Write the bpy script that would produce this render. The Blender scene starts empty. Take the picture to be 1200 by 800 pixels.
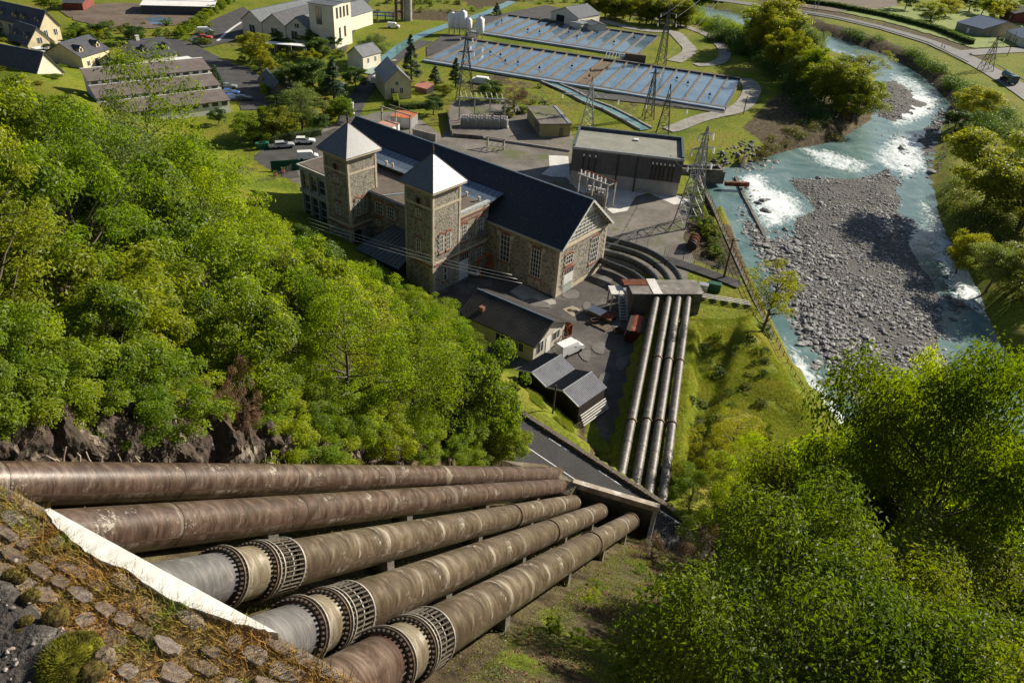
import bpy, bmesh, math, random
import numpy as np
from mathutils import Vector, Matrix, noise
from mathutils.geometry import tessellate_polygon
R = math.radians
rnd = random.Random(7)
sc = bpy.context.scene
COL = sc.collection

# ------------------------------------------------------------------ camera, sky, sun, exposure
EYE = 58.0
FPX, PITCH, ROLL = 867.1, R(33.757), R(4.154)          # focal length in pixels of the 1200 px wide photograph
_f = Vector((0, math.cos(PITCH), -math.sin(PITCH)))
_r = Vector((1, 0, 0)); _u = _r.cross(_f)
CX = math.cos(ROLL)*_r + math.sin(ROLL)*_u
CY = -math.sin(ROLL)*_r + math.cos(ROLL)*_u
cam = bpy.data.cameras.new('camera'); camo = bpy.data.objects.new('camera', cam); COL.objects.link(camo)
camo.matrix_world = Matrix(((CX.x, CY.x, -_f.x, 0), (CX.y, CY.y, -_f.y, 0), (CX.z, CY.z, -_f.z, EYE), (0, 0, 0, 1)))
cam.sensor_width = 36; cam.lens = 36*FPX/1200; cam.clip_end = 6000; cam.clip_start = .05
sc.camera = camo
w = bpy.data.worlds.new('World'); sc.world = w; w.use_nodes = True
SUN_EL, SUN_AZ = R(28), R(57)                            # azimuth clockwise from +Y
nt = w.node_tree; bg = nt.nodes['Background']
sky = nt.nodes.new('ShaderNodeTexSky'); sky.sky_type = 'NISHITA'; sky.sun_disc = False
sky.sun_elevation = SUN_EL; sky.sun_rotation = SUN_AZ
nt.links.new(sky.outputs[0], bg.inputs[0]); bg.inputs[1].default_value = 0.05
sl = bpy.data.lights.new('sun', 'SUN'); sl.energy = 5.0; sl.angle = R(.5); sl.color = (1, .92, .77)
so = bpy.data.objects.new('sun', sl); COL.objects.link(so)
SD = Vector((math.sin(SUN_AZ)*math.cos(SUN_EL), math.cos(SUN_AZ)*math.cos(SUN_EL), math.sin(SUN_EL)))
so.rotation_euler = SD.to_track_quat('Z', 'Y').to_euler(); so.location = (60, 60, 120)
sc.view_settings.view_transform = 'Standard'; sc.view_settings.look = 'None'
sc.view_settings.exposure = 0.85; sc.view_settings.gamma = 1

# ------------------------------------------------------------------ survey helpers
def ray(px, py): return _f + CX*((px-600)/FPX) + CY*((400-py)/FPX)
def at(px, py, z=0.0):                                   # place on the level z under a surveyed direction
    d = ray(px, py); t = (z-EYE)/d.z; return Vector((d.x*t, d.y*t, z))
def st(x, y): return .361*x+.933*y, .933*x-.361*y

# ------------------------------------------------------------------ mesh helpers
class MB:
    def __init__(s): s.v = []; s.f = []; s.m = []; s.uv = None
    def add(s, vs, fs, mi=0):
        b = len(s.v); s.v += [tuple(v) for v in vs]; s.f += [tuple(b+i for i in f) for f in fs]; s.m += [mi]*len(fs); return s
    def box(s, x0, x1, y0, y1, z0, z1, mi=0):
        return s.add([(x0,y0,z0),(x1,y0,z0),(x1,y1,z0),(x0,y1,z0),(x0,y0,z1),(x1,y0,z1),(x1,y1,z1),(x0,y1,z1)],
                     [(0,3,2,1),(4,5,6,7),(0,1,5,4),(1,2,6,5),(2,3,7,6),(3,0,4,7)], mi)
    def bar(s, a, b, w, h=None, mi=0, up=(0,0,1)):       # box beam from a to b
        a = Vector(a); b = Vector(b); h = h or w; d = (b-a)
        if d.length < 1e-6: return s
        d.normalize(); u = Vector(up)
        if abs(d.dot(u)) > .97: u = Vector((1,0,0))
        x = d.cross(u).normalized(); y = x.cross(d).normalized()
        q = []
        for p in (a, b):
            for i, j in ((-1,-1),(1,-1),(1,1),(-1,1)): q.append(p + x*(i*w/2) + y*(j*h/2))
        return s.add(q, [(0,1,2,3),(7,6,5,4),(0,4,5,1),(1,5,6,2),(2,6,7,3),(3,7,4,0)], mi)
    def tube(s, pts, rad, n=8, mi=0, caps=True):
        pts = [Vector(p) for p in pts]
        if not hasattr(rad, '__len__'): rad = [rad]*len(pts)
        b = len(s.v); prev = None
        for i, p in enumerate(pts):
            d = (pts[min(i+1, len(pts)-1)]-pts[max(i-1, 0)])
            d = d.normalized() if d.length > 1e-9 else Vector((0,0,1))
            if prev is None:
                u = Vector((0,0,1)) if abs(d.z) < .95 else Vector((1,0,0))
            else: u = prev
            x = d.cross(u).normalized(); y = x.cross(d).normalized(); prev = y
            for k in range(n):
                a = 2*math.pi*k/n; s.v.append(tuple(p + x*(math.cos(a)*rad[i]) + y*(math.sin(a)*rad[i])))
        for i in range(len(pts)-1):
            for k in range(n):
                k2 = (k+1) % n; s.f.append((b+i*n+k, b+i*n+k2, b+(i+1)*n+k2, b+(i+1)*n+k)); s.m.append(mi)
        if caps:
            s.f.append(tuple(b+k for k in range(n))[::-1]); s.m.append(mi)
            s.f.append(tuple(b+(len(pts)-1)*n+k for k in range(n))); s.m.append(mi)
        return s
    def prism(s, poly, z0, z1, mi=0):                    # xy polygon extruded in z (or list of z per vertex)
        n = len(poly); z0 = z0 if hasattr(z0, '__len__') else [z0]*n; z1 = z1 if hasattr(z1, '__len__') else [z1]*n
        vs = [(p[0], p[1], z0[i]) for i, p in enumerate(poly)] + [(p[0], p[1], z1[i]) for i, p in enumerate(poly)]
        tri = tessellate_polygon([[Vector((p[0], p[1], 0)) for p in poly]])
        fs = [(i, (i+1) % n, n+(i+1) % n, n+i) for i in range(n)]
        fs += [(n+a, n+b, n+c) for a, b, c in tri] + [(c, b, a) for a, b, c in tri]
        return s.add(vs, fs, mi)
    def slab(s, quad, t, mi=0):                          # planar polygon thickened downward along its normal
        q = [Vector(p) for p in quad]; n = (q[1]-q[0]).cross(q[2]-q[0]).normalized()
        if n.z < 0: n = -n
        k = len(q); vs = q + [p-n*t for p in q]
        return s.add(vs, [tuple(range(k)), tuple(range(2*k-1, k-1, -1))] + [(i, k+i, k+(i+1) % k, (i+1) % k) for i in range(k)], mi)
    def build(s, name, mats, parent=None, smooth=False, label=None, kind=None, fixn=True):
        me = bpy.data.meshes.new(name); me.from_pydata(s.v, [], s.f)
        mats = mats if isinstance(mats, (list, tuple)) else [mats]
        for m in mats: me.materials.append(m)
        if len(mats) > 1: me.polygons.foreach_set('material_index', s.m)
        if fixn and len(s.f) < 60000:
            bm = bmesh.new(); bm.from_mesh(me); bmesh.ops.recalc_face_normals(bm, faces=bm.faces); bm.to_mesh(me); bm.free()
        if smooth: me.polygons.foreach_set('use_smooth', [True]*len(me.polygons))
        if s.uv is not None:
            ul = me.uv_layers.new(name='UVMap')
            for l in me.loops: ul.data[l.index].uv = s.uv[l.vertex_index]
        me.update()
        return link(name, me, parent, label, kind)
def link(name, me, parent=None, label=None, kind=None):
    o = bpy.data.objects.new(name, me); COL.objects.link(o)
    if parent: o.parent = parent
    if label: o['label'] = label
    if kind: o['kind'] = kind
    return o
def tag(o, label, cat, group=None):
    o['label'] = label; o['category'] = cat
    if group: o['group'] = group
    return o
def thing(name, label, cat, loc=(0,0,0), rz=0, group=None):
    o = bpy.data.objects.new(name, None); COL.objects.link(o); o.location = loc; o.rotation_euler = (0,0,rz)
    o.empty_display_size = .5
    return tag(o, label, cat, group)
def struct(o): o['kind'] = 'structure'; return o
KIDS = {}
def copy_thing(src, loc, rz, label=None, scale=None, group=None):
    kids = [(c, [g for g in COL.objects if g.parent == c]) for c in COL.objects if c.parent == src] if src.name not in KIDS else KIDS[src.name]
    KIDS[src.name] = kids
    r_ = src.copy(); COL.objects.link(r_); r_.location = loc; r_.rotation_euler = (0,0,rz)
    if scale: r_.scale = scale if hasattr(scale, '__len__') else (scale,)*3
    if label: r_['label'] = label
    if group: r_['group'] = group
    for c, gs in kids:
        k = c.copy(); COL.objects.link(k); k.parent = r_
        for g in gs:
            q = g.copy(); COL.objects.link(q); q.parent = k
    return r_

# ------------------------------------------------------------------ materials
def newmat(name):
    m = bpy.data.materials.new(name); m.use_nodes = True; n = m.node_tree.nodes; return m, n, m.node_tree.links, n['Principled BSDF']
def N(n, t, **k):
    x = n.new(t)
    for a, b in k.items():
        if a in x.inputs.keys() if hasattr(x.inputs, 'keys') else False: x.inputs[a].default_value = b
        else: setattr(x, a, b)
    return x
def ramp(n, l, src, stops):
    r_ = n.new('ShaderNodeValToRGB'); e = r_.color_ramp.elements
    while len(e) > 1: e.remove(e[-1])
    e[0].position = stops[0][0]; e[0].color = (*stops[0][1], 1)
    for p, c in stops[1:]:
        q = e.new(p); q.color = (*c, 1)
    l.new(src, r_.inputs[0]); return r_.outputs[0]
def g3(v): return (v, v, v)
def mixc(n, l, fac, a, b, mode='MIX'):
    m = n.new('ShaderNodeMix'); m.data_type = 'RGBA'; m.blend_type = mode
    for s_, i in ((fac, 0), (a, 6), (b, 7)):
        if hasattr(s_, 'is_output'): l.new(s_, m.inputs[i])
        elif i == 0: m.inputs[0].default_value = s_
        else: m.inputs[i].default_value = (*s_, 1)
    return m.outputs[2]
def noise_tex(n, l, scale, detail=4, vec=None, rough=.55, stretch=None, coord='Object', dist=0):
    tc = n.new('ShaderNodeTexCoord'); src = vec or tc.outputs[coord]
    if stretch:
        mp = n.new('ShaderNodeMapping'); mp.inputs['Scale'].default_value = stretch; l.new(src, mp.inputs[0]); src = mp.outputs[0]
    t = n.new('ShaderNodeTexNoise'); t.inputs['Scale'].default_value = scale; t.inputs['Detail'].default_value = detail
    t.inputs['Roughness'].default_value = rough; t.inputs['Distortion'].default_value = dist
    l.new(src, t.inputs['Vector']); return t.outputs[0]
def bump(n, l, h, bsdf, strength=.5, dist=.05):
    b = n.new('ShaderNodeBump'); b.inputs['Strength'].default_value = strength; b.inputs['Distance'].default_value = dist
    l.new(h, b.inputs['Height']); l.new(b.outputs[0], bsdf.inputs['Normal'])
MC = {}
def mat(name, c, c2=None, scale=2.0, rough=.85, metal=0, bmp=None, c3=None, stretch=None, spec=.3, lo=.35, hi=.65, coord='Object'):
    if name in MC: return MC[name]
    m, n, l, b = newmat(name)
    b.inputs['Roughness'].default_value = rough; b.inputs['Metallic'].default_value = metal; b.inputs['Specular IOR Level'].default_value = spec
    c2 = c2 or tuple(x*.72 for x in c)
    t = noise_tex(n, l, scale, 6, stretch=stretch, coord=coord)
    out = ramp(n, l, t, [(lo, c), (hi, c2)])
    t2 = noise_tex(n, l, scale*7, 5, coord=coord)
    out = mixc(n, l, .45, out, ramp(n, l, t2, [(.3, g3(.55)), (.7, g3(1.25))]), 'MULTIPLY')
    if c3:
        t3 = noise_tex(n, l, scale*.6, 8, coord=coord, rough=.7)
        fac = ramp(n, l, t3, [(.54, g3(0)), (.62, g3(1))])
        out = mixc(n, l, fac, out, c3)
    l.new(out, b.inputs['Base Color'])
    if bmp: bump(n, l, noise_tex(n, l, bmp[0], 5, coord=coord), b, bmp[1], bmp[2] if len(bmp) > 2 else .05)
    MC[name] = m; return m

def mat_rubble(name, cell=2.2, cols=((.06,.055,.045),(.22,.195,.155),(.34,.31,.25)), mortar=(.31,.275,.22)):
    m, n, l, b = newmat(name); b.inputs['Roughness'].default_value = .9
    tc = n.new('ShaderNodeTexCoord')
    v = N(n, 'ShaderNodeTexVoronoi'); v.inputs['Scale'].default_value = cell; l.new(tc.outputs['Object'], v.inputs['Vector'])
    v2 = N(n, 'ShaderNodeTexVoronoi', feature='DISTANCE_TO_EDGE'); v2.inputs['Scale'].default_value = cell; l.new(tc.outputs['Object'], v2.inputs['Vector'])
    sep = n.new('ShaderNodeSeparateColor'); l.new(v.outputs['Color'], sep.inputs[0])
    c = ramp(n, l, sep.outputs[0], [(0, cols[0]), (.45, cols[1]), (1, cols[2])])
    f = ramp(n, l, v2.outputs['Distance'], [(.03, g3(1)), (.09, g3(0))])
    c = mixc(n, l, f, c, mortar)
    c = mixc(n, l, .5, c, ramp(n, l, noise_tex(n, l, .35, 6), [(.3, g3(.6)), (.7, g3(1.2))]), 'MULTIPLY')
    l.new(c, b.inputs['Base Color']); bump(n, l, v2.outputs['Distance'], b, .6, .1)
    return m
def mat_leaf(name, a, b_, trans=.45, tcol=None, scale=.45, rough=.5):
    m, n, l, p = newmat(name)
    p.inputs['Roughness'].default_value = rough; p.inputs['Specular IOR Level'].default_value = .35
    t = noise_tex(n, l, scale, 3)
    oi = n.new('ShaderNodeObjectInfo')
    c = ramp(n, l, t, [(.35, a), (.65, b_)])
    hs = n.new('ShaderNodeHueSaturation'); l.new(c, hs.inputs['Color'])
    mr = n.new('ShaderNodeMapRange'); l.new(oi.outputs['Random'], mr.inputs[0]); mr.inputs[3].default_value = .478; mr.inputs[4].default_value = .515
    l.new(mr.outputs[0], hs.inputs['Hue'])
    mr2 = n.new('ShaderNodeMapRange'); l.new(oi.outputs['Random'], mr2.inputs[0]); mr2.inputs[3].default_value = 1.2; mr2.inputs[4].default_value = .8
    l.new(mr2.outputs[0], hs.inputs['Value'])
    t2 = noise_tex(n, l, 9, 2)
    c = mixc(n, l, .6, hs.outputs[0], ramp(n, l, t2, [(.3, g3(.55)), (.7, g3(1.35))]), 'MULTIPLY')
    l.new(c, p.inputs['Base Color'])
    tr = n.new('ShaderNodeBsdfTranslucent'); tc = mixc(n, l, 1, c, tcol or (2.2, 2.3, .7), 'MULTIPLY'); l.new(tc, tr.inputs[0])
    mx = n.new('ShaderNodeMixShader'); mx.inputs[0].default_value = trans
    l.new(p.outputs[0], mx.inputs[1]); l.new(tr.outputs[0], mx.inputs[2]); l.new(mx.outputs[0], n['Material Output'].inputs[0])
    return m

# ------------------------------------------------------------------ terrain
def inside(poly, X, Y):
    r_ = np.zeros(X.shape, bool); n = len(poly); j = n-1
    for i in range(n):
        xi, yi = poly[i]; xj, yj = poly[j]
        c = ((yi > Y) != (yj > Y)) & (X < (xj-xi)*(Y-yi)/((yj-yi) if yj != yi else 1e-9)+xi); r_ ^= c; j = i
    return r_
def sdist(poly, X, Y):                                   # signed distance, negative inside
    d = np.full(X.shape, 1e9); n = len(poly)
    for i in range(n):
        ax, ay = poly[i]; bx, by = poly[(i+1) % n]; dx, dy = bx-ax, by-ay; L = dx*dx+dy*dy+1e-12
        t = np.clip(((X-ax)*dx+(Y-ay)*dy)/L, 0, 1); d = np.minimum(d, np.hypot(X-ax-t*dx, Y-ay-t*dy))
    return np.where(inside(poly, X, Y), -d, d)
def W(pts, z=0): return [tuple(at(a, b, z)[:2]) for a, b in pts]
def sstep(a, b, x):
    t = np.clip((x-a)/(b-a), 0, 1); return t*t*(3-2*t)
def fbm(X, Y, sc_, seed=0, oct_=4):                      # cheap value noise
    out = np.zeros(X.shape); amp = 1; tot = 0
    rs = np.random.RandomState(seed)
    T = rs.rand(256, 256)
    for o in range(oct_):
        x = X/sc_+o*17.3; y = Y/sc_+o*9.1; xi = np.floor(x).astype(int); yi = np.floor(y).astype(int); fx = x-xi; fy = y-yi
        fx = fx*fx*(3-2*fx); fy = fy*fy*(3-2*fy)
        a = T[xi % 256, yi % 256]; b = T[(xi+1) % 256, yi % 256]; c = T[xi % 256, (yi+1) % 256]; d = T[(xi+1) % 256, (yi+1) % 256]
        out += amp*((a*(1-fx)+b*fx)*(1-fy)+(c*(1-fx)+d*fx)*fy-.5); tot += amp; amp *= .5; sc_ *= .5
    return out/tot*2
WZ = -2.6
RIVER = W([(810,197),(822,208),(850,268),(880,345),(905,400),(930,445),(985,520),(1035,600),(1110,700),(1330,760),(1330,560),(1230,470),(1165,400),(1152,368),(1140,335),(1112,290),(1096,250),(1088,200),(1098,160),(1112,122),(1078,88),(1040,66),(1000,52),(960,38),(900,24),(850,14),(800,2),(795,14),(850,28),(900,42),(950,55),(1000,72),(1026,88),(1030,110),(1022,142),(985,166),(955,172),(925,178),(880,192),(850,198)], WZ)
BAR = W([(925,209),(962,202),(1008,204),(1046,188),(1060,225),(1068,262),(1082,300),(1102,335),(1114,362),(1105,400),(1130,440),(1110,480),(1040,470),(1000,482),(985,460),(962,430),(940,395),(915,355),(898,325),(884,290),(872,262),(862,238),(874,240),(895,268),(912,284),(925,262),(945,240)], WZ+.6)
BAR2 = W([(1030,92),(1052,90),(1070,104),(1082,120),(1064,138),(1036,140),(1022,128)], WZ+.6)
BAR3 = W([(1075,165),(1100,122),(1114,120),(1112,180),(1092,215),(1082,205)], WZ+.6)
YARD = W([(430,330),(569,298),(705,310),(740,296),(772,340),(764,362),(735,470),(712,548),(700,520),(668,487),(640,468),(600,455),(540,430),(450,380)])
def terrain_z(X, Y):
    S = .361*X+.933*Y; T = .933*X-.361*Y; NR = .67*X+.74*Y
    v = np.zeros(X.shape)
    # river and gravel
    dr = sdist(RIVER, X, Y)
    v = np.where(dr < 7, np.minimum(0, -3.6+3.6*sstep(-1.5, 5, dr)), 0)
    wall = (T > -14) & (Y < 175) & (Y > 55) & (X < 62)   # steep left bank held by the wall
    v = np.where(wall & (dr < 7), -3.6+3.6*sstep(-.6, .1, dr), v)
    db = np.minimum(np.minimum(sdist(BAR, X, Y), sdist(BAR2, X, Y)), sdist(BAR3, X, Y))
    bar = WZ+.75*(1-sstep(-6, 1.5, db))-.25+.28*fbm(X, Y, 9, 3)*(db < 2)
    v = np.where((db < 2.5) & (dr < 0), np.maximum(v, bar), v)
    # grass hummocks right of the lower pipes
    hum = sstep(-3.4, -1.5, T)*(1-sstep(100, 112, S))*sstep(56, 62, S)*sstep(.1, 6, dr)
    v += hum*(1.1+1.6*fbm(X, Y, 13, 5, 3))
    TL_ = -10.7-(S-58.5)*.151                             # earth bank that carries the lower pipes
    v += 1.95*sstep(TL_-.15, TL_+.25, T)*(1-sstep(TL_+7.6, TL_+9.2, T))*(1-sstep(95.2, 95.6, S))*sstep(54, 56, S)
    far = sstep(150, 230, Y); v += far*(dr > 6)*np.clip(.6*fbm(X, Y, 40, 8, 2), -.0, 1)*0
    # hillside
    lat = 7*sstep(-22, -42, T)+8*sstep(-40, -90, T)-3*sstep(14, 40, T)
    rock = 3.6*sstep(-20.0, -21.6, T)*sstep(50, 40, S)
    hill = 47.95-.854*S+lat*sstep(56, 44, S)+rock
    rough = fbm(X, Y, 7, 11)*.9*(.25+.75*np.maximum(sstep(-21, -24, T), sstep(1, 3, T)))
    hill = hill+rough*sstep(2, 8, S)
    hill = np.minimum(hill, 46.4+.12*np.maximum(0, -S))
    road = np.full(X.shape, 5.5)
    k = .5*(1+np.tanh((hill-5.5)/.4)); up = np.where(hill > 5.5, hill, 5.5)
    upper = np.where(NR < 43.4, up, 5.5)                 # never below the road bench
    upper = np.where(NR < 43.4, 5.5+(up-5.5)*sstep(43.4, 41.2, NR), 5.5)
    lower_d = NR-49.6
    fall = np.where(T > -13.2, 1.8, 6.5+4*sstep(-14, -22, T)+12*sstep(-40, -60, T))
    fall = np.where(T > -3.2, 12.0, fall)
    low = 5.5*(1-sstep(0, 1, lower_d/fall))
    z = np.where(NR < 49.6, upper, np.maximum(low, v) if False else low+v*(1-np.clip(low/5.5, 0, 1)))
    return z
def axis(parts):
    out = []
    for a, b, s_ in parts: out += list(np.arange(a, b, s_))
    return np.array(out)
gx = axis([(-2600,-600,200),(-600,-200,12),(-200,-70,3),(-70,-22,1.2),(-22,80,.8),(80,200,2.5),(200,520,10),(520,2800,200)])
gy = axis([(-300,-40,30),(-40,-8,2),(-8,120,.8),(120,300,2),(300,700,8),(700,4200,250)])
GX, GY = np.meshgrid(gx, gy); GZ = terrain_z(GX, GY)
def hz(x, y):                                            # height of the ground under a point
    i = min(max(int(np.searchsorted(gx, x))-1, 0), len(gx)-2); j = min(max(int(np.searchsorted(gy, y))-1, 0), len(gy)-2)
    u = (x-gx[i])/(gx[i+1]-gx[i]); v = (y-gy[j])/(gy[j+1]-gy[j])
    return float((GZ[j, i]*(1-u)+GZ[j, i+1]*u)*(1-v)+(GZ[j+1, i]*(1-u)+GZ[j+1, i+1]*u)*v)
nx, ny = len(gx), len(gy)
verts = np.stack([GX.ravel(), GY.ravel(), GZ.ravel()], 1)
idx = np.arange(nx*ny).reshape(ny, nx)
quads = np.stack([idx[:-1, :-1].ravel(), idx[:-1, 1:].ravel(), idx[1:, 1:].ravel(), idx[1:, :-1].ravel()], 1)
def fast_mesh(name, verts, faces, smooth=True):
    me = bpy.data.meshes.new(name); k = faces.shape[1]
    me.vertices.add(len(verts)); me.vertices.foreach_set('co', verts.astype(np.float32).ravel())
    me.loops.add(faces.size); me.loops.foreach_set('vertex_index', faces.astype(np.int32).ravel())
    me.polygons.add(len(faces)); me.polygons.foreach_set('loop_start', np.arange(0, faces.size, k, dtype=np.int32))
    me.polygons.foreach_set('use_smooth', np.full(len(faces), smooth))
    me.update(calc_edges=True); me.validate(); return me
tm = fast_mesh('ground', verts, quads)
# cover masks: what lies on the ground (gravel, bare earth, leaf litter); they belong to the place, not to its light
X, Y = GX.ravel(), GY.ravel(); S = .361*X+.933*Y; T = .933*X-.361*Y; NR = .67*X+.74*Y
dr = sdist(RIVER, X, Y)
m_gravel = 1-sstep(-.6, 1.2, dr)
DIRT = [W(p) for p in ([(640,470),(668,487),(705,540),(716,552),(700,560),(655,525),(690,500)], [(750,250),(860,265),(880,330),(800,300),(745,300)],
    [(880,196),(905,160),(945,130),(1000,140),(1025,150),(960,182),(900,205)], [(930,18),(980,30),(1040,48),(1090,72),(1128,112),(1140,150),(1112,122),(1078,88),(1040,66),(1000,52),(950,36)], [(870,150),(900,120),(930,100),(990,100),(1030,120),(1025,150),(985,170),(920,185)],
    [(500,-20),(560,10),(640,-4),(700,-40)], [(1085,90),(1135,130),(1130,150),(1100,125)])]
m_dirt = np.zeros(X.shape)
for p in DIRT: m_dirt = np.maximum(m_dirt, 1-sstep(-2, 2, sdist(p, X, Y)))
m_dirt = np.maximum(m_dirt, ((NR < 43) & (Y < 60)) * (.72+.6*fbm(X, Y, 5, 21)))
m_dirt = np.maximum(m_dirt, ((T < -19.5) & (NR < 43))*.95)
m_dirt = np.maximum(m_dirt, ((NR < 43) & (T > -20) & (T < -5.2) & (Y < 60))*.9)
m_dirt = np.maximum(m_dirt, (Y > 130)*(T < -30)*(.05+.75*fbm(X, Y, 14, 33, 3)))
m_dirt = np.maximum(m_dirt, (Y > 300)*(.3+.9*fbm(X, Y, 45, 31, 3)))
for nm, a in (('gravel', m_gravel), ('dirt', np.clip(m_dirt, 0, 1))):
    at_ = tm.attributes.new(nm, 'FLOAT', 'POINT'); at_.data.foreach_set('value', a.astype(np.float32))
m, n, l, b = newmat('grassy_ground'); b.inputs['Roughness'].default_value = .95; b.inputs['Specular IOR Level'].default_value = .1
g1 = ramp(n, l, noise_tex(n, l, .07, 8, rough=.65), [(.36, (.10,.14,.012)), (.5, (.165,.19,.018)), (.64, (.20,.18,.03))])
g2 = ramp(n, l, noise_tex(n, l, 1.3, 8, rough=.7), [(.3, g3(.32)), (.7, g3(1.45))])
grass = mixc(n, l, .8, g1, g2, 'MULTIPLY')
dirt = ramp(n, l, noise_tex(n, l, .9, 8, rough=.7), [(.35, (.03,.022,.014)), (.5, (.085,.065,.038)), (.66, (.14,.12,.06))])
gravel = ramp(n, l, noise_tex(n, l, 2.5, 8, rough=.8), [(.3, (.05,.048,.045)), (.7, (.21,.20,.185))])
def edged(attr, scale=.6, amt=.9):
    a = n.new('ShaderNodeAttribute'); a.attribute_name = attr
    t = noise_tex(n, l, scale, 6, rough=.7)
    ad = n.new('ShaderNodeMath'); ad.operation = 'MULTIPLY_ADD'; l.new(t, ad.inputs[0]); ad.inputs[1].default_value = amt; ad.inputs[2].default_value = -.5*amt
    a2 = n.new('ShaderNodeMath'); a2.operation = 'ADD'; l.new(a.outputs['Fac'], a2.inputs[0]); l.new(ad.outputs[0], a2.inputs[1])
    return ramp(n, l, a2.outputs[0], [(.42, g3(0)), (.58, g3(1))])
c = mixc(n, l, edged('dirt', .5, 1.1), grass, dirt); c = mixc(n, l, edged('gravel', 1, .5), c, gravel)
l.new(c, b.inputs['Base Color']); bump(n, l, noise_tex(n, l, 3, 8, rough=.7), b, 1, .25)
tm.materials.append(m)
struct(link('ground', tm))
# ------------------------------------------------------------------ river
bx = [p[0] for p in RIVER]; by = [p[1] for p in RIVER]
wx = np.arange(min(bx)-2, max(bx)+2, 1.0); wy = np.arange(min(by)-2, max(by)+2, 1.0)
WX, WY = np.meshgrid(wx, wy); wd = sdist(RIVER, WX.ravel(), WY.ravel()).reshape(WX.shape)
FOAM = [(1.0, [(862,204),(895,203),(908,220),(935,230),(950,250),(918,264),(895,272),(878,246)]), (.8, [(930,172),(975,175),(1018,190),(1046,186),(1010,204),(960,196)]),
        (.85, [(1018,186),(1040,158),(1080,160),(1092,200),(1066,212)]), (1.0, [(1022,120),(1058,108),(1102,112),(1096,134),(1050,150)]), (.7, [(1036,84),(1078,92),(1104,118),(1050,122)]),
        (1.0, [(1078,235),(1100,250),(1118,285),(1150,335),(1160,375),(1112,350),(1092,300)]), (1.0, [(915,395),(945,418),(970,450),(1005,500),(1010,560),(960,500),(925,445)]),
        (.7, [(1000,520),(1050,560),(1100,660),(1060,660)]), (.6, [(955,48),(1010,66),(1040,84),(1000,78)]), (.35, [(1068,212),(1090,200),(1104,290),(1088,262)])]
fo = np.zeros(WX.size)
for k_, p in FOAM: fo = np.maximum(fo, k_*(1-sstep(-5, 4.5, sdist(W(p, WZ), WX.ravel(), WY.ravel()))))
fo = np.clip(fo, 0, 1); fz = fo.reshape(WX.shape)
WZZ = WZ + fz*.5*fbm(WX, WY, 2.4, 41, 3) + .03*fbm(WX, WY, 3, 42, 2)
idw = np.arange(WX.size).reshape(WX.shape)
ok = (wd[:-1, :-1] < 1.6) & (wd[1:, 1:] < 1.6)
q = np.stack([idw[:-1, :-1][ok], idw[:-1, 1:][ok], idw[1:, 1:][ok], idw[1:, :-1][ok]], 1)
wm = fast_mesh('river_water', np.stack([WX.ravel(), WY.ravel(), WZZ.ravel()], 1), q)
a_ = wm.attributes.new('foam', 'FLOAT', 'POINT'); a_.data.foreach_set('value', fo.astype(np.float32))
m, n, l, b = newmat('river_surface')
fa = n.new('ShaderNodeAttribute'); fa.attribute_name = 'foam'
t = noise_tex(n, l, .55, 9, rough=.78, dist=2.2, stretch=(1, .55, 1))
ma = n.new('ShaderNodeMath'); ma.operation = 'MULTIPLY_ADD'; l.new(fa.outputs['Fac'], ma.inputs[0]); ma.inputs[1].default_value = .41; l.new(t, ma.inputs[2])
f = ramp(n, l, ma.outputs[0], [(.70, g3(0)), (.80, g3(.55)), (.95, g3(1))])
wc = ramp(n, l, noise_tex(n, l, .09, 8, rough=.7, dist=1.5), [(.3, (.06,.12,.12)), (.5, (.11,.18,.175)), (.7, (.20,.265,.255))])
l.new(mixc(n, l, f, wc, (.8,.83,.83)), b.inputs['Base Color'])
l.new(ramp(n, l, f, [(0, g3(.12)), (1, g3(.6))]), b.inputs['Roughness']); b.inputs['IOR'].default_value = 1.33
rr = noise_tex(n, l, 1.1, 7, rough=.65, stretch=(1, .7, 1)); bump(n, l, rr, b, .55, .16)
wm.materials.append(m); struct(link('river_water', wm))

# ------------------------------------------------------------------ stones of the gravel bars: nobody could count them
def rock_proto(seed):
    r_ = random.Random(seed); bm = bmesh.new(); bmesh.ops.create_icosphere(bm, subdivisions=1, radius=1)
    for v in bm.verts: v.co *= r_.uniform(.7, 1.15)
    for v in bm.verts: v.co.z *= .62
    vs = np.array([v.co[:] for v in bm.verts]); fs = np.array([[v.index for v in f.verts] for f in bm.faces]); bm.free(); return vs, fs
PRO = [rock_proto(i) for i in range(6)]
def scatter_rocks(name, pts, sizes, material, seed=1):
    rs = np.random.RandomState(seed); V = []; F = []; b0 = 0
    for (x, y, z), s_ in zip(pts, sizes):
        vs, fs = PRO[rs.randint(6)]; a = rs.rand()*6.28; c, d = math.cos(a), math.sin(a)
        e = s_*np.array([rs.uniform(.8, 1.4), rs.uniform(.7, 1.1), rs.uniform(.7, 1.1)]); p = vs*e
        V.append(np.stack([p[:, 0]*c-p[:, 1]*d+x, p[:, 0]*d+p[:, 1]*c+y, p[:, 2]+z], 1)); F.append(fs+b0); b0 += len(vs)
    me = fast_mesh(name, np.concatenate(V), np.concatenate(F), False); me.materials.append(material); return link(name, me)
rs = np.random.RandomState(5)
def pts_in(poly, nn, pad=0):
    xs = [p[0] for p in poly]; ys = [p[1] for p in poly]; out = []
    while sum(len(o) for o in out) < nn:
        P_ = np.stack([rs.uniform(min(xs), max(xs), nn*2), rs.uniform(min(ys), max(ys), nn*2)], 1)
        out.append(P_[sdist(poly, P_[:, 0], P_[:, 1]) < pad])
    return np.concatenate(out)[:nn]
M_stone = mat('river_stone', (.29,.28,.27), (.115,.11,.115), 1.6, .8, c3=(.46,.45,.43))
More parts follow.
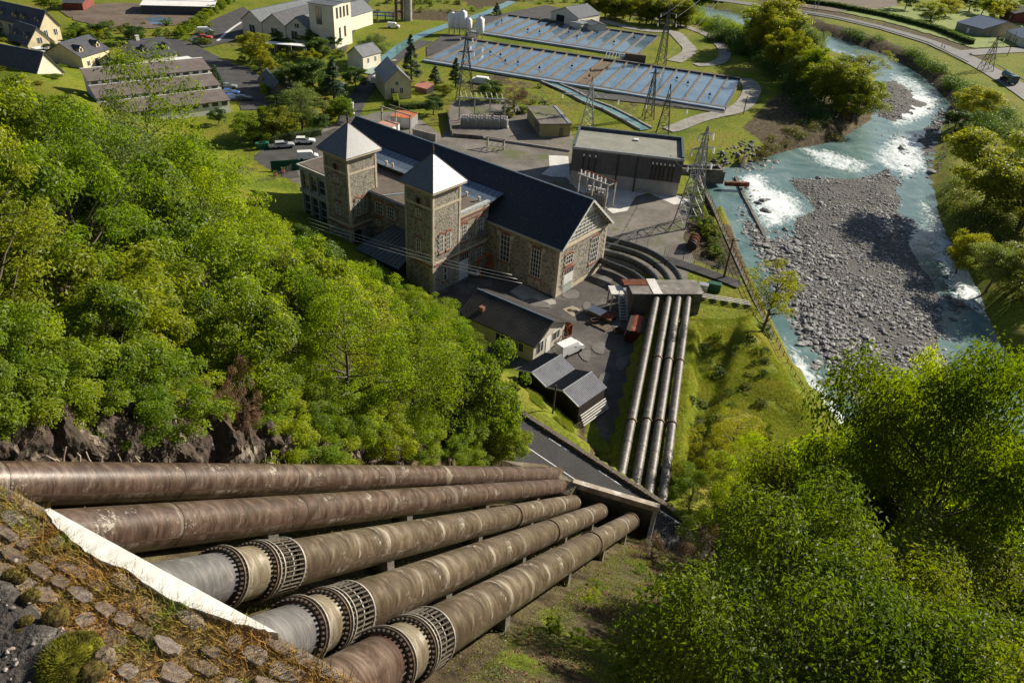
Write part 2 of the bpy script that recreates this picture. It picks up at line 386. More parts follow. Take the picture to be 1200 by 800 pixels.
P_ = np.concatenate([pts_in(BAR, 21000, 1.2), pts_in(BAR2, 1100), pts_in(BAR3, 900)])
near = P_[:, 1] < 150
big_ = fbm(P_[:, 0], P_[:, 1], 16, 9, 3); keep_ = (fbm(P_[:, 0], P_[:, 1], 9, 19, 4) > -.34) | (rs.rand(len(P_)) < .3); P_ = P_[keep_]; big_ = big_[keep_]
sz = np.exp(rs.normal(-1.85, .5, len(P_)))*np.clip(1.0+.8*big_, .55, 1.5)
zz = terrain_z(P_[:, 0], P_[:, 1])
tag(scatter_rocks('gravel_bar_stones', np.column_stack([P_, zz+sz*.15]), sz, M_stone), 'grey river stones covering the gravel bars in the river', 'stones')['kind'] = 'stuff'
P_ = np.concatenate([pts_in(W(p, WZ), k_) for p, k_ in (([(868,212),(900,228),(898,262),(876,240)], 60), ([(1020,140),(1080,160),(1070,215),(1048,190)], 130), ([(905,272),(930,262),(918,300)], 40), ([(1085,90),(1110,120),(1100,160),(1084,150)], 70),
                    ([(812,205),(870,175),(915,186),(905,200),(830,208)], 260), ([(1100,330),(1150,360),(1120,380)], 60))])
sz = np.exp(rs.normal(-.9, .4, len(P_))); zz = np.maximum(terrain_z(P_[:, 0], P_[:, 1]), WZ-.2)
tag(scatter_rocks('river_boulders', np.column_stack([P_, zz+sz*.1]), sz, mat('wet_boulder', (.20,.19,.18), (.07,.065,.06), 1.5, .6), 3), 'dark wet boulders in the rapids and along the river banks', 'boulders')['kind'] = 'stuff'

# ------------------------------------------------------------------ sheets on the valley floor
LEV = [0.02]
def jitter(poly, amp, step=3.0, seed=1):
    r_ = random.Random(seed); out = []
    for i in range(len(poly)):
        a = Vector(poly[i]); b_ = Vector(poly[(i+1) % len(poly)]); k = max(1, int((b_-a).length/step))
        for j in range(k):
            p = a.lerp(b_, j/k); out.append((p.x+r_.uniform(-amp, amp), p.y+r_.uniform(-amp, amp)))
    return out
def smooth_poly(p, it=2):
    for _ in range(it):
        q = []
        for i in range(len(p)):
            a = p[i]; b_ = p[(i+1) % len(p)]
            q += [(a[0]*.75+b_[0]*.25, a[1]*.75+b_[1]*.25), (a[0]*.25+b_[0]*.75, a[1]*.25+b_[1]*.75)]
        p = q
    return p
def sheet(name, pts, material, z=None, jit=0, smooth=0, world=False):
    if z is None: LEV[0] += .006; z = LEV[0]
    poly = pts if world else W(pts, z)
    if smooth: poly = smooth_poly(poly, smooth)
    if jit: poly = jitter(poly, jit, 2.0, len(pts))
    tri = tessellate_polygon([[Vector((p[0], p[1], 0)) for p in poly]])
    me = bpy.data.meshes.new(name); me.from_pydata([(p[0], p[1], z) for p in poly], [], tri); me.materials.append(material); me.update()
    bm = bmesh.new(); bm.from_mesh(me); bmesh.ops.recalc_face_normals(bm, faces=bm.faces)
    if bm.faces[:] and sum(f.normal.z for f in bm.faces) < 0: bmesh.ops.reverse_faces(bm, faces=bm.faces)
    bm.to_mesh(me); bm.free()
    return struct(link(name, me))
def strip(name, pts, width, material, z=None, world=False, n=1, zf=None):
    """road-like band following a line"""
    if z is None: LEV[0] += .006; z = LEV[0]
    P_ = [Vector(p[:2]) for p in (pts if world else [at(a, b_, z) for a, b_ in pts])]
    for _ in range(2):
        q = [P_[0]]
        for a, b_ in zip(P_, P_[1:]): q += [a*.75+b_*.25, a*.25+b_*.75]
        P_ = q+[P_[-1]]
    w_ = width if hasattr(width, '__len__') else (width, width); vs = []; fs = []
    for i, p in enumerate(P_):
        d = (P_[min(i+1, len(P_)-1)]-P_[max(0, i-1)]).normalized(); nn = Vector((-d.y, d.x)); h = (w_[0]+(w_[1]-w_[0])*i/(len(P_)-1))/2
        for s_ in (1, -1):
            q = p+nn*h*s_; vs.append((q.x, q.y, z))
    for i in range(len(P_)-1): fs.append((2*i, 2*i+1, 2*i+3, 2*i+2))
    me = bpy.data.meshes.new(name); me.from_pydata(vs, [], fs); me.materials.append(material); me.update()
    return struct(link(name, me))
M_asph = mat('asphalt', (.048,.046,.048), (.075,.072,.070), .35, .9, bmp=(8, .4, .03))
M_yard = mat('yard_asphalt', (.050,.046,.044), (.100,.090,.082), .22, .9, c3=(.135,.125,.115), bmp=(6, .4, .03))
M_gravel = mat('gravel_yard', (.105,.092,.080), (.19,.17,.148), .16, .95, c3=(.10,.11,.045), bmp=(5, .6, .06))
M_conc = mat('concrete', (.36,.34,.31), (.24,.225,.20), .5, .85, bmp=(6, .4, .03))
M_conc_d = mat('dark_concrete', (.17,.155,.135), (.09,.08,.07), .6, .9, c3=(.05,.045,.03), bmp=(5, .6, .05))
M_conc_l = mat('pale_concrete', (.62,.60,.57), (.48,.46,.43), .4, .8)
M_white = mat('white_paint', (.80,.79,.77), (.70,.69,.67), 1, .6)
M_lawn = mat('lawn', (.13,.20,.02), (.18,.23,.03), .12, .95, bmp=(2, .8, .2), c3=(.20,.21,.04))
M_earth = mat('brown_earth', (.16,.12,.09), (.10,.075,.055), .15, .95, bmp=(3, .6, .1))
M_path = mat('pale_path', (.30,.28,.25), (.20,.19,.17), .3, .95)
M_patch = mat('pale_asphalt_patch', (.155,.145,.135), (.115,.108,.10), .8, .9)
M_rust = mat('rust', (.17,.05,.022), (.09,.028,.016), 2.5, .8, c3=(.26,.10,.05), spec=.2)
M_iron = mat('dark_iron', (.035,.03,.027), (.06,.045,.035), 4, .6, .3)
M_galv = mat('galvanised_steel', (.42,.43,.44), (.30,.31,.32), 2, .45, .5)
M_wood = mat('weathered_wood', (.16,.12,.085), (.09,.065,.045), 3, .9)
sheet('service_yard', YARD, M_yard, world=True) if False else None
# yard levels: gravel first, then asphalt, then patches
sheet('gravel_yard', [(300,182),(345,160),(405,142),(440,131),(478,130),(510,152),(520,160),(530,118),(600,117),(612,130),(640,143),(660,146),(672,160),(668,213),(800,236),(812,222),(822,245),(806,262),(800,280),(812,300),(806,330),(745,318),(700,330),(640,320),(430,240),(350,235),(300,215)], M_gravel, jit=.3)
sheet('service_yard', [(430,330),(560,290),(569,300),(706,312),(712,303),(745,318),(772,334),(766,372),(744,440),(722,500),(714,520),(704,512),(696,488),(672,487),(640,455),(600,455),(540,420),(450,380)], M_yard)
sheet('car_park', [(298,182),(318,168),(372,158),(392,150),(405,150),(372,178),(342,190),(352,208),(300,215)], M_asph)
sheet('concrete_pad', [(662,206),(690,214),(700,208),(800,231),(812,236),(790,240),(760,226),(745,230),(735,247),(718,250),(700,236),(676,222)], M_conc_l)
sheet('loading_ramp', [(643,182),(666,183),(668,208),(646,207),(634,204),(644,196)], M_conc_l)
sheet('concrete_apron', [(597,342),(611,332),(651,352),(652,356),(625,360)], M_conc)
sheet('manhole_slab', [(659,362),(671,358),(684,364),(672,371)], mat('buff_slab', (.34,.29,.21), (.26,.22,.16), 1, .9))
for i, q in enumerate([[(600,370),(620,362),(640,366),(632,372)],[(655,345),(672,338),(683,345),(668,352)],[(682,355),(690,352),(694,366),(684,367)],[(700,325),(716,322),(718,330),(706,336),(698,332)],[(610,352),(640,362),(650,358),(622,348)],
     [(690,405),(706,398),(712,410),(700,416)],[(720,420),(734,416),(736,430),(722,436)],[(560,330),(575,326),(580,334),(566,338)],[(712,376),(722,372),(730,380),(720,386)],[(676,412),(690,408),(694,420),(684,424)],[(700,440),(712,434),(714,448),(704,452)]]):
    sheet('asphalt_patch', q, M_patch, jit=.25, smooth=2)
for cx_, cy_ in ((668,364),(674,365)):
    o = MB(); p = at(cx_, cy_); o.tube([(p.x, p.y, .05), (p.x, p.y, .1)], .42, 12); tag(o.build('manhole_cover', M_iron), 'round dark manhole cover in the buff slab, '+('left one' if cx_ == 668 else 'right one'), 'manhole cover')
# village and fish-farm roads
strip('farm_road', [(405,148),(416,120),(430,100),(440,92),(450,80),(470,62),(500,48)], 5, M_asph)
strip('village_lane', [(392,60),(398,45),(408,30),(418,12),(425,-5)], 7, M_asph)
strip('village_road', [(150,50),(200,48),(222,60),(252,76),(276,84),(300,110),(305,128)], 9, M_asph)
strip('house_lane', [(60,104),(95,90),(130,82),(160,76),(205,72),(228,64)], 5, M_asph)
sheet('house_yard', [(88,92),(120,84),(150,84),(150,92),(105,99)], M_asph)
sheet('village_yard', [(254,98),(262,80),(285,78),(330,82),(345,100),(330,124),(295,118),(262,118)], M_asph)
sheet('upper_car_park', [(221,47),(232,34),(252,22),(285,8),(300,20),(275,48),(256,52),(238,56)], M_asph)
sheet('bare_lot', [(70,14),(120,4),(250,4),(244,14),(220,26),(180,33),(130,32),(95,26)], M_earth, jit=1)
M_pool = mat('pool_water', (.09,.15,.21), (.14,.21,.28), .1, .05, spec=.7)
sheet('puddle', [(172,21),(190,20),(203,24),(196,29),(176,28)], M_pool, jit=.4)
sheet('puddle', [(176,13),(188,12),(191,17),(180,19)], M_pool, jit=.4)
M_kerb = mat('kerb_line', (.6,.59,.56), (.5,.49,.47), 1, .8)
strip('kerb', [(255,48),(268,36),(283,26)], 1.0, M_kerb)
sheet('farm_apron', [(500,55),(520,40),(545,42),(562,20),(600,14),(640,6),(690,18),(700,26),(640,22),(600,18),(556,45),(520,60),(500,66)], M_asph)
strip('farm_track', [(690,20),(750,36),(790,36),(800,48),(812,60),(790,72)], (6, 5), M_path)
strip('farm_track', [(690,8),(740,14),(800,30),(830,40),(848,55),(850,68),(838,75),(815,76)], (5, 4), M_path)
strip('farm_track', [(870,92),(880,98),(882,108),(870,126),(850,132),(820,138),(792,150),(782,152)], (6, 4), M_path)
strip('farm_track', [(640,95),(680,110),(740,116),(800,122),(850,130)], 6, M_asph)
# river road with side road
ROADP = [(800,-6),(860,2),(915,10),(980,20),(1040,34),(1100,52),(1150,76),(1200,106),(1260,150)]
M_road = mat('pale_road', (.17,.165,.16), (.13,.125,.12), .2, .8)  # paler grey than the other asphalt
strip('valley_road', ROADP, 9, M_road)
strip('side_road', [(1132,62),(1160,60),(1200,58),(1260,56)], 8, M_road)
sheet('brown_field', [(880,-14),(910,4),(980,14),(1050,8),(1060,-20)], M_earth)
M_mead = mat('pale_meadow', (.20,.24,.06), (.15,.20,.035), .08, .95, bmp=(1, .8, .3))
sheet('meadow', [(985,14),(1050,8),(1120,6),(1200,20),(1200,54),(1140,56),(1110,46),(1040,26)], M_mead, jit=1)
# settling canal (open concrete channel with grey water)
M_turq = mat('canal_water', (.10,.21,.21), (.15,.27,.26), .2, .08, spec=.6)
strip('canal_water', [(428,86),(440,78),(455,66),(470,54),(490,42),(530,28),(575,14),(600,2)], (4.0, 4.0), M_turq)
strip('canal_water', [(640,96),(668,108),(690,120),(712,128),(735,140),(756,152)], (3.0, 3.0), M_turq)
for s_ in (-1, 1):
    o = MB(); P_ = [at(a, b_) for a, b_ in [(640,96),(668,108),(690,120),(712,128),(735,140),(756,152)]]
    for a, b_ in zip(P_, P_[1:]):
        d = (b_-a).normalized(); nn = Vector((-d.y, d.x, 0))*1.8*s_; o.bar(a+nn+Vector((0,0,.25)), b_+nn+Vector((0,0,.25)), .5, .6)
    tag(o.build('canal_wall', M_conc), 'concrete kerb wall on the %s side of the narrow canal' % ('upper' if s_ > 0 else 'lower'), 'wall')

# ------------------------------------------------------------------ penstocks on the slope
def mat_pipe(name, c1, c2, c3, spots=.5, rg=.27, worn=0):
    m, n, l, b = newmat(name); b.inputs['Metallic'].default_value = .12; b.inputs['Specular IOR Level'].default_value = .6
    tc = n.new('ShaderNodeTexCoord')
    mp = n.new('ShaderNodeMapping'); l.new(tc.outputs['UV'], mp.inputs[0]); mp.inputs['Scale'].default_value = (.55, 1.3, 1); mp.inputs['Rotation'].default_value = (0, 0, .5)
    t = noise_tex(n, l, .9, 9, vec=mp.outputs[0], rough=.68, stretch=(1.5, 1.0, 1), dist=1.8)
    c = ramp(n, l, t, [(.33, c1), (.5, c2), (.68, c3)])
    t2 = noise_tex(n, l, .22, 7, vec=tc.outputs['UV'], rough=.6)
    c = mixc(n, l, .75, c, ramp(n, l, t2, [(.3, g3(.62)), (.7, g3(1.3))]), 'MULTIPLY')
    ts = noise_tex(n, l, 3.2, 6, vec=mp.outputs[0], rough=.75, stretch=(.35, 3.0, 1), dist=.4)
    c = mixc(n, l, .8, c, ramp(n, l, ts, [(.3, g3(.6)), (.52, g3(1.0)), (.72, g3(1.5))]), 'MULTIPLY')
    t3 = noise_tex(n, l, 5, 6, vec=tc.outputs['UV'], rough=.8); t4 = noise_tex(n, l, .55, 3, vec=tc.outputs['UV'])
    mm = n.new('ShaderNodeMath'); mm.operation = 'MULTIPLY'; l.new(t3, mm.inputs[0]); l.new(t4, mm.inputs[1])
    if worn:                                             # pale worn and limed patches, also painting in a broad whitish sheen
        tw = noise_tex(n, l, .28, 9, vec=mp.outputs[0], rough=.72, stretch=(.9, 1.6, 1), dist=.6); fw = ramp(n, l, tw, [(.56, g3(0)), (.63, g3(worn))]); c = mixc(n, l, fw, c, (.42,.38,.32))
    f = ramp(n, l, mm.outputs[0], [(.335, g3(0)), (.37, g3(spots))])
    c = mixc(n, l, f, c, (.36,.33,.28))
    l.new(c, b.inputs['Base Color'])
    l.new(ramp(n, l, ts, [(.3, g3(rg)), (.7, g3(rg+.2))]), b.inputs['Roughness'])
    bump(n, l, t3, b, .25, .02); return m
M_p_brown = mat_pipe('brown_pipe', (.030,.017,.012), (.075,.046,.034), (.15,.105,.08), .6, .24, .3)
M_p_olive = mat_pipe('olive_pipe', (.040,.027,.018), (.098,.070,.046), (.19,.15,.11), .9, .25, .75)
M_p_grey = mat_pipe('grey_pipe', (.085,.082,.085), (.13,.122,.12), (.18,.17,.168), .3)
M_p_cream = mat_pipe('cream_pipe', (.10,.075,.045), (.20,.165,.11), (.44,.41,.36), 1, .36)
M_p_low = mat_pipe('lower_pipe', (.03,.025,.021), (.065,.056,.046), (.14,.125,.105), .5, .46)
M_ring = mat('ring_steel', (.065,.045,.032), (.12,.085,.06), 5, .6, .35, c3=(.20,.12,.05))
M_bright = mat('ring_edge', (.42,.39,.34), (.25,.22,.18), 4, .5, .4)
def pipe_mb(pts, r_, nseg=40):
    """open tube with a uv map in metres"""
    mb = MB(); mb.tube(pts, r_, nseg, caps=False); uv = []; dist = 0; P_ = [Vector(p) for p in pts]
    for i, p in enumerate(P_):
        if i: dist += (p-P_[i-1]).length
        for k in range(nseg): uv.append((k/nseg*2*math.pi*(r_ if not hasattr(r_, '__len__') else r_[i]), dist))
    mb.uv = uv; return mb
def frame_of(d):
    d = d.normalized(); x = d.cross(Vector((0,0,1))).normalized(); return x, x.cross(d).normalized()
def ring(mb, c, d, r0, r1, t, n=48, mi=0):
    x, y = frame_of(d); d = d.normalized(); vs = []; fs = []
    for rr_, off in ((r0, -t/2), (r1, -t/2), (r1, t/2), (r0, t/2)):
        for k in range(n):
            a = 2*math.pi*k/n; vs.append(c+d*off+(x*math.cos(a)+y*math.sin(a))*rr_)
    for j in range(3):
        for k in range(n): fs.append((j*n+k, j*n+(k+1) % n, (j+1)*n+(k+1) % n, (j+1)*n+k))
    mb.add(vs, fs, mi)
def bolts(mb, c, d, r_, n, rad, ln, side=6):
    x, y = frame_of(d); d = d.normalized()
    for k in range(n):
        a = 2*math.pi*(k+.5)/n; p = c+(x*math.cos(a)+y*math.sin(a))*r_; mb.tube([p-d*ln/2, p+d*ln/2], rad, side)
D0 = ray(840, 551).normalized(); HV = Vector((D0.y, -D0.x, 0)).normalized(); PN = D0.cross(HV).normalized()
E5 = Vector((0,0,EYE)) + ray(740, 612)*64
if PN.z < 0: PN = -PN
def onpl(px, py, off=0):
    C_ = Vector((0,0,EYE)); r_ = ray(px, py); q = E5+PN*off; return C_ + r_*(((q-C_).dot(PN))/r_.dot(PN))
def closest(a, d, px, py):                               # parameter along a line nearest to a surveyed direction
    r_ = ray(px, py).normalized(); w0 = a-Vector((0,0,EYE)); A = d.dot(d); B = d.dot(r_); C_ = r_.dot(r_); D_ = d.dot(w0); E_ = r_.dot(w0)
    return (B*E_-C_*D_)/(A*C_-B*B)
PR = .70
specs = [  # near px, near depth, end px, end depth, joints (ringA, ringB, ringC), mid rings, label
 ('first', (150,565), 26.0, (650,556), 66.5, None, [], [(516,560)], 'plain brown steel penstock farthest left, nearest the wooded rock bank', 'b'),
 ('second', (150,620), 21.6, (660,570), 66, None, [], [], 'thick brown steel penstock second from the left, beside the grey jointed one', 'b'),
 ('third', (340,660), 22.1, (681,587), 67.5, ((257,675),(297,666.5),(329,659)), [(599,605),(679,588)], [], 'steel penstock with expansion joint and grey upper end, middle of the five', 'g'),
 ('fourth', (420,712), 20.1, (712,595.5), 67.9, ((344,729.5),(374,719),(404,708)), [(642,624),(709,597)], [], 'olive steel penstock with expansion joint and white worn streaks, second from the right', 'g'),
 ('fifth', (505,745), 19.8, (742,609), 64, ((447,775),(475,760),(500,749)), [(692,639),(738,611.5)], [(602,685)], 'rightmost steel penstock with a brownish upper end and cream band beside the scrub slope', 'm')]
def end_at(px, dep): return Vector((0,0,EYE))+ray(*px)*dep
M_black = mat('black_shadow_gap', (.02,.018,.016), (.03,.028,.025), 3, .9)
for nm, q0, d0, q1, d1, joint, mids, bands, lab, up in specs:
    a = end_at(q0, d0); b_ = end_at(q1, d1); d = (b_-a).normalized()
    T_ = thing('penstock', lab, 'penstock', tuple(a), 0, 'large penstocks coming down the slope')
    loc = lambda s_: d*s_
    s0 = -(a.y-3.6)/d.y; send = (b_-a).length
    s_hide = send+ (2.2 if joint else .6)
    if joint:
        sa, sb, sc_ = [closest(a, d, *q) for q in joint]
        def seg(s1, s2, r_, m, name):
            k = max(2, int((s2-s1)/2)); mb = pipe_mb([loc(s1+(s2-s1)*i/k) for i in range(k+1)], r_, 44); return mb.build(name, m, T_, True)
        seg(s0, sa, PR-.03, M_p_grey if up == 'g' else M_p_brown, 'upper_section')
        seg(sa, sb+.1, PR+.01, M_p_cream, 'sleeve')
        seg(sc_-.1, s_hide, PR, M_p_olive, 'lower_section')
        for s_, wide in ((sa, 0), (sb, 1)):
            mb = MB(); ring(mb, loc(s_-.07), d, PR-.04, PR+.13, .05, 48); ring(mb, loc(s_+.07), d, PR-.04, PR+.14, .05, 48, 1)
            o = mb.build('flange', [M_ring, M_bright], T_)
            mb = MB(); bolts(mb, loc(s_-.05), d, PR+.07, 40, .036, .36); mb.build('bolt_ring', M_iron, o)
        mb = MB(); ring(mb, loc(sc_), d, PR-.02, PR+.12, .07, 48, 1); ring(mb, loc(sb+.28), d, PR-.02, PR+.13, .05, 48, 1); ring(mb, loc((sb+.28+sc_)/2), d, PR+.02, PR+.07, .05, 48, 1)
        o = mb.build('flange', [M_ring, M_bright], T_)
        mb = MB(); c0 = loc(sb+.1); c1 = loc(sc_+.12); bolts(mb, (c0+c1)/2, d, PR+.08, 36, .028, (c1-c0).length); bolts(mb, loc(sc_+.1), d, PR+.07, 36, .042, .1); mb.build('tie_rods', mat('rod_steel', (.14,.12,.10), (.08,.065,.05), 5, .5, .4), T_)
        mb = MB(); mb.tube([loc(sb), loc(sc_)], PR-.1, 32, caps=False); mb.build('inner_sleeve', M_iron, T_, True)
    else:
        k = 30; mb = pipe_mb([loc(s0+(s_hide-s0)*i/k) for i in range(k+1)], PR, 44); mb.build('barrel', M_p_brown, T_, True)
        for s_ in np.arange(s0+4, send-2, 6.5):
            mb = MB(); ring(mb, loc(s_), d, PR-.01, PR+.012, .03, 44); mb.build('weld_seam', M_p_brown, T_)
    for q_ in mids:
        s_ = closest(a, d, *q_); mb = MB(); ring(mb, loc(s_), d, PR-.02, PR+.07, .13, 44); bolts(mb, loc(s_), d, PR+.05, 36, .03, .24); mb.build('coupling', M_ring, T_)
    for q_ in bands:
        s_ = closest(a, d, *q_); mb = pipe_mb([loc(s_-.22), loc(s_+.22)], PR+.008, 44); mb.build('painted_band', M_p_cream, T_, True)
    # concrete saddles
    for i, s_ in enumerate(np.arange(6, send-5, 11.0)):
        p = a+d*s_; zt = hz(p.x, p.y)
        mb = MB(); x, y = frame_of(d); c_ = Vector((0,0,0))
        top = -PR*.55; hgt = p.z-zt+.6
        mb.add([x*sx*.5+d*sd*.3+Vector((0,0,z_)) for z_ in (-hgt, top) for sx, sd in ((-1,-1),(1,-1),(1,1),(-1,1))], [(0,3,2,1),(4,5,6,7),(0,1,5,4),(1,2,6,5),(2,3,7,6),(3,0,4,7)])
        o = mb.build('pipe_saddle', M_conc_d); o.location = p; tag(o, '%s concrete saddle from the top under the %s slope penstock from the left' % (['first','second','third','fourth','fifth','sixth'][min(i,5)], nm), 'saddle', 'concrete saddles under the slope penstocks')

# lower penstocks: level run from the road to the block, then a bend to the hall
low_top = [(768.8,350),(783,350),(794.5,350),(806,350)]
low_bot = [(727,559),(744,571),(759.7,579.6),(775.6,590)]
bend = [[(762,343),(752,327),(735,317),(718,311),(706,306)], [(776,340),(768,324),(750,310),(726,300),(706,296)], [(788,338),(780,320),(762,305),(738,294),(708,287)], [(801,336),(793,318),(775,302),(748,289),(712,280)]]
ZL = 3.0
for i in range(4):
    a = at(*low_top[i], ZL); b_ = at(*low_bot[i], ZL); d = (b_-a).normalized()
    T_ = thing('lower_penstock', ['leftmost', 'second from left', 'third from left', 'rightmost'][i]+' of the four grey pipes running level from the road to the hall', 'penstock', tuple(a), 0, 'lower penstocks between road and power station')
    L_ = (b_-a).length+3.5; mb = pipe_mb([d*(L_*k/14) for k in range(15)], .53, 28); mb.build('barrel', M_p_low, T_, True)
    for s_ in ((16.2, 29.5) if i else (30,)):
        s_ += i*.4; mb = MB(); ring(mb, d*s_, d, .5, .64, .22, 32); bolts(mb, d*s_, d, .6, 16, .05, .3); mb.build('coupling', M_ring, T_)
    for s_ in (9.0, 34.0): mb = MB(); ring(mb, d*(s_+i), d, .52, .545, .08, 28); mb.build('weld_seam', M_iron, T_)
    pts = [Vector((0,0,0))]+[at(*q_, 2.0)-a for q_ in bend[i]]; pts[-1] += (pts[-1]-pts[-2]).normalized()*3
    for _ in range(2):
        q = [pts[0]]
        for u_, v_ in zip(pts, pts[1:]): q += [u_*.75+v_*.25, u_*.25+v_*.75]
        pts = q+[pts[-1]]
    mb = pipe_mb(pts, .53, 24); mb.build('bend', mat('bend_paint', (.075,.078,.07), (.04,.042,.038), 1.5, .38, .2), T_, True)
    for k in (6, 12): mb = MB(); ring(mb, pts[k], pts[k+1]-pts[k], .52, .62, .25, 24); mb.build('coupling', M_ring, T_)
    for k in range(4):
        p = a+d*(5+k*11); mb = MB(); mb.box(-.6, .6, -.4, .4, -ZL-.2, -.35); o = mb.build('pipe_saddle', M_conc_d); o.location = p; o.rotation_euler = (0,0,math.atan2(d.y, d.x)+math.pi/2)
        tag(o, '%s dark pier from the block under the %s level pipe' % (['first','second','third','fourth'][k], ['leftmost','second','third','rightmost'][i]), 'saddle', 'piers under the lower pipes')

# ------------------------------------------------------------------ concrete block at the head of the lower pipes, with its gangway and steps
a = at(768.8,350,ZL); b_ = at(806,350,ZL); ux = (b_-a).normalized(); ang = math.atan2(ux.y, ux.x)
T_ = thing('anchor_block', 'low concrete block that the four grey lower pipes enter, with rusty gangway on top', 'anchor block', (a.x, a.y, 0), ang)
mb = MB(); mb.box(-3.5, 7.2, .3, 4.2, 0, 3.62); mb.build('block', M_conc_d, T_)
mb = MB(); mb.box(-3.7, 7.5, .1, 4.4, 3.62, 3.78); mb.build('cap', mat('block_cap', (.22,.20,.18), (.13,.12,.105), .8, .9, c3=(.30,.28,.26)), T_)
mb = MB(); mb.box(-.5, .9, .0, 4.6, 3.785, 3.86); mb.build('pale_plank', M_conc_l, T_)
for k in range(7): mb = MB(); mb.box(-4.4, -.6, 2.6+k*.26, 2.82+k*.26, 3.8, 3.88+rnd.uniform(0, .03)); mb.build('plank', M_rust, T_)
mb = MB(); mb.box(-6.6, -4.5, 1.0, 3.6, 3.0, 3.2); mb.box(-6.5,-6.3,1.1,1.3,0,3); mb.box(-6.5,-6.3,3.3,3.5,0,3); mb.build('pale_deck', M_conc_l, T_)
st_ = MB()
for k in range(9):
    y_ = 1.0-k*.3; z_ = 3.1-k*.34; st_.box(-5.5, -4.5, y_-.3, y_, z_-.05, z_)
st_.build('steps', M_galv, T_)
rl = MB()
for x_ in (-5.55, -4.45): rl.bar((x_, 1.0, 3.1), (x_, -1.9, .05), .07, .2); rl.bar((x_, 1.0, 4.0), (x_, -1.9, 1.0), .05); rl.bar((x_, 1, 3.1), (x_, 1, 4), .05); rl.bar((x_, -1.9, 0), (x_, -1.9, 1), .05)
rl.build('handrail', M_galv, T_)
T_ = thing('equipment_cabinet', 'small white cabinet at the foot of the steps beside the pipe block', 'cabinet', tuple(at(778-22, 350-2)), ang)
T_.location = at(732+2, 349); mb = MB(); mb.box(-.6, .6, -.4, .4, .15, 1.5); mb.build('case', M_white, T_); mb = MB(); mb.box(-.66,.66,-.46,.46,1.5,1.6); mb.build('lid', M_galv, T_)

# ------------------------------------------------------------------ road on the bench, its wall, markings
ra = at(622,492,5.5); rb = at(785,597,5.5); rd = (rb-ra); rd.z = 0; rd.normalize(); rn = Vector((rd.y, -rd.x, 0)) if False else Vector((-.67, -.74, 0))
rn = Vector((rd.y, -rd.x, 0)); rn = rn if rn.y < 0 else -rn       # towards the hill
def rp(s_, n_, z): p = ra+rd*s_+rn*n_; return (p.x, p.y, z)
def road_quad(name, s0, s1, n0, n1, z, m): mb = MB(); mb.v = [rp(s0, n0, z), rp(s1, n0, z), rp(s1, n1, z), rp(s0, n1, z)]; mb.f = [(0,1,2,3)]; mb.m = [0]; return struct(mb.build(name, m))
M_road2 = mat('bench_road', (.055,.053,.055), (.042,.041,.043), .5, .85, bmp=(12, .3, .02))
o = road_quad('bench_road', -60, 60, .3, 6.0, 5.53, M_road2)
if o.data.polygons[0].normal.z < 0: o.data.flip_normals()
for s0, s1 in ((3.3, 6.2), (10.0, 13.0), (17.5, 20), (24, 27)):
    o = road_quad('lane_dash', s0, s1, .75, .87, 5.536, M_white)
    if o.data.polygons[0].normal.z < 0: o.data.flip_normals()
o = road_quad('edge_line', -20, 12, 3.55, 3.64, 5.536, M_white)
if o.data.polygons[0].normal.z < 0: o.data.flip_normals()
o = road_quad('edge_line', 22, 40, 3.4, 3.55, 5.536, M_white)
if o.data.polygons[0].normal.z < 0: o.data.flip_normals()
T_ = thing('road_wall', 'long mossy stone retaining wall along the valley side of the bench road', 'wall', tuple(ra), 0)
mb = MB(); mb.bar(rd*-30+Vector((0,0,-2.4)), rd*22.5+Vector((0,0,-2.4)), .45, 5.2); mb.bar(rd*22.5+Vector((0,0,-3.3)), rd*50+Vector((0,0,-3.3)), .45, 5.2); mb.build('wall_body', mat_rubble('wall_rubble', 2.2, ((.05,.04,.03),(.13,.11,.09),(.20,.17,.13)), (.10,.08,.06)), T_)
rs2 = random.Random(3); prot = []
for k in range(5):
    mb = MB(); L_ = .36; r3 = random.Random(k)
    mb.add([(x_*L_/2+r3.uniform(-.03,.03), y_*.25+r3.uniform(-.02,.02), z_*.07+(.03 if z_ > 0 else 0)*r3.random()) for z_ in (-1,1) for x_, y_ in ((-1,-1),(1,-1),(1,1),(-1,1))], [(0,3,2,1),(4,5,6,7),(0,1,5,4),(1,2,6,5),(2,3,7,6),(3,0,4,7)]); prot.append(mb)
M_cap = mat('coping_stone', (.15,.12,.10), (.08,.065,.05), 1.5, .9, c3=(.22,.19,.15))
pm = [p.build('stone', M_cap, T_) for p in prot]
for i in range(130):
    s_ = -29+i*.4
    if i < 5: o = pm[i]
    else: o = pm[i % 5].copy(); COL.objects.link(o)
    o.location = rd*s_+Vector((0,0,.27+rs2.uniform(-.02,.03))); o.rotation_euler = (rs2.uniform(-.06,.06), rs2.uniform(-.06,.06), math.atan2(rd.y, rd.x)+rs2.uniform(-.05,.05))

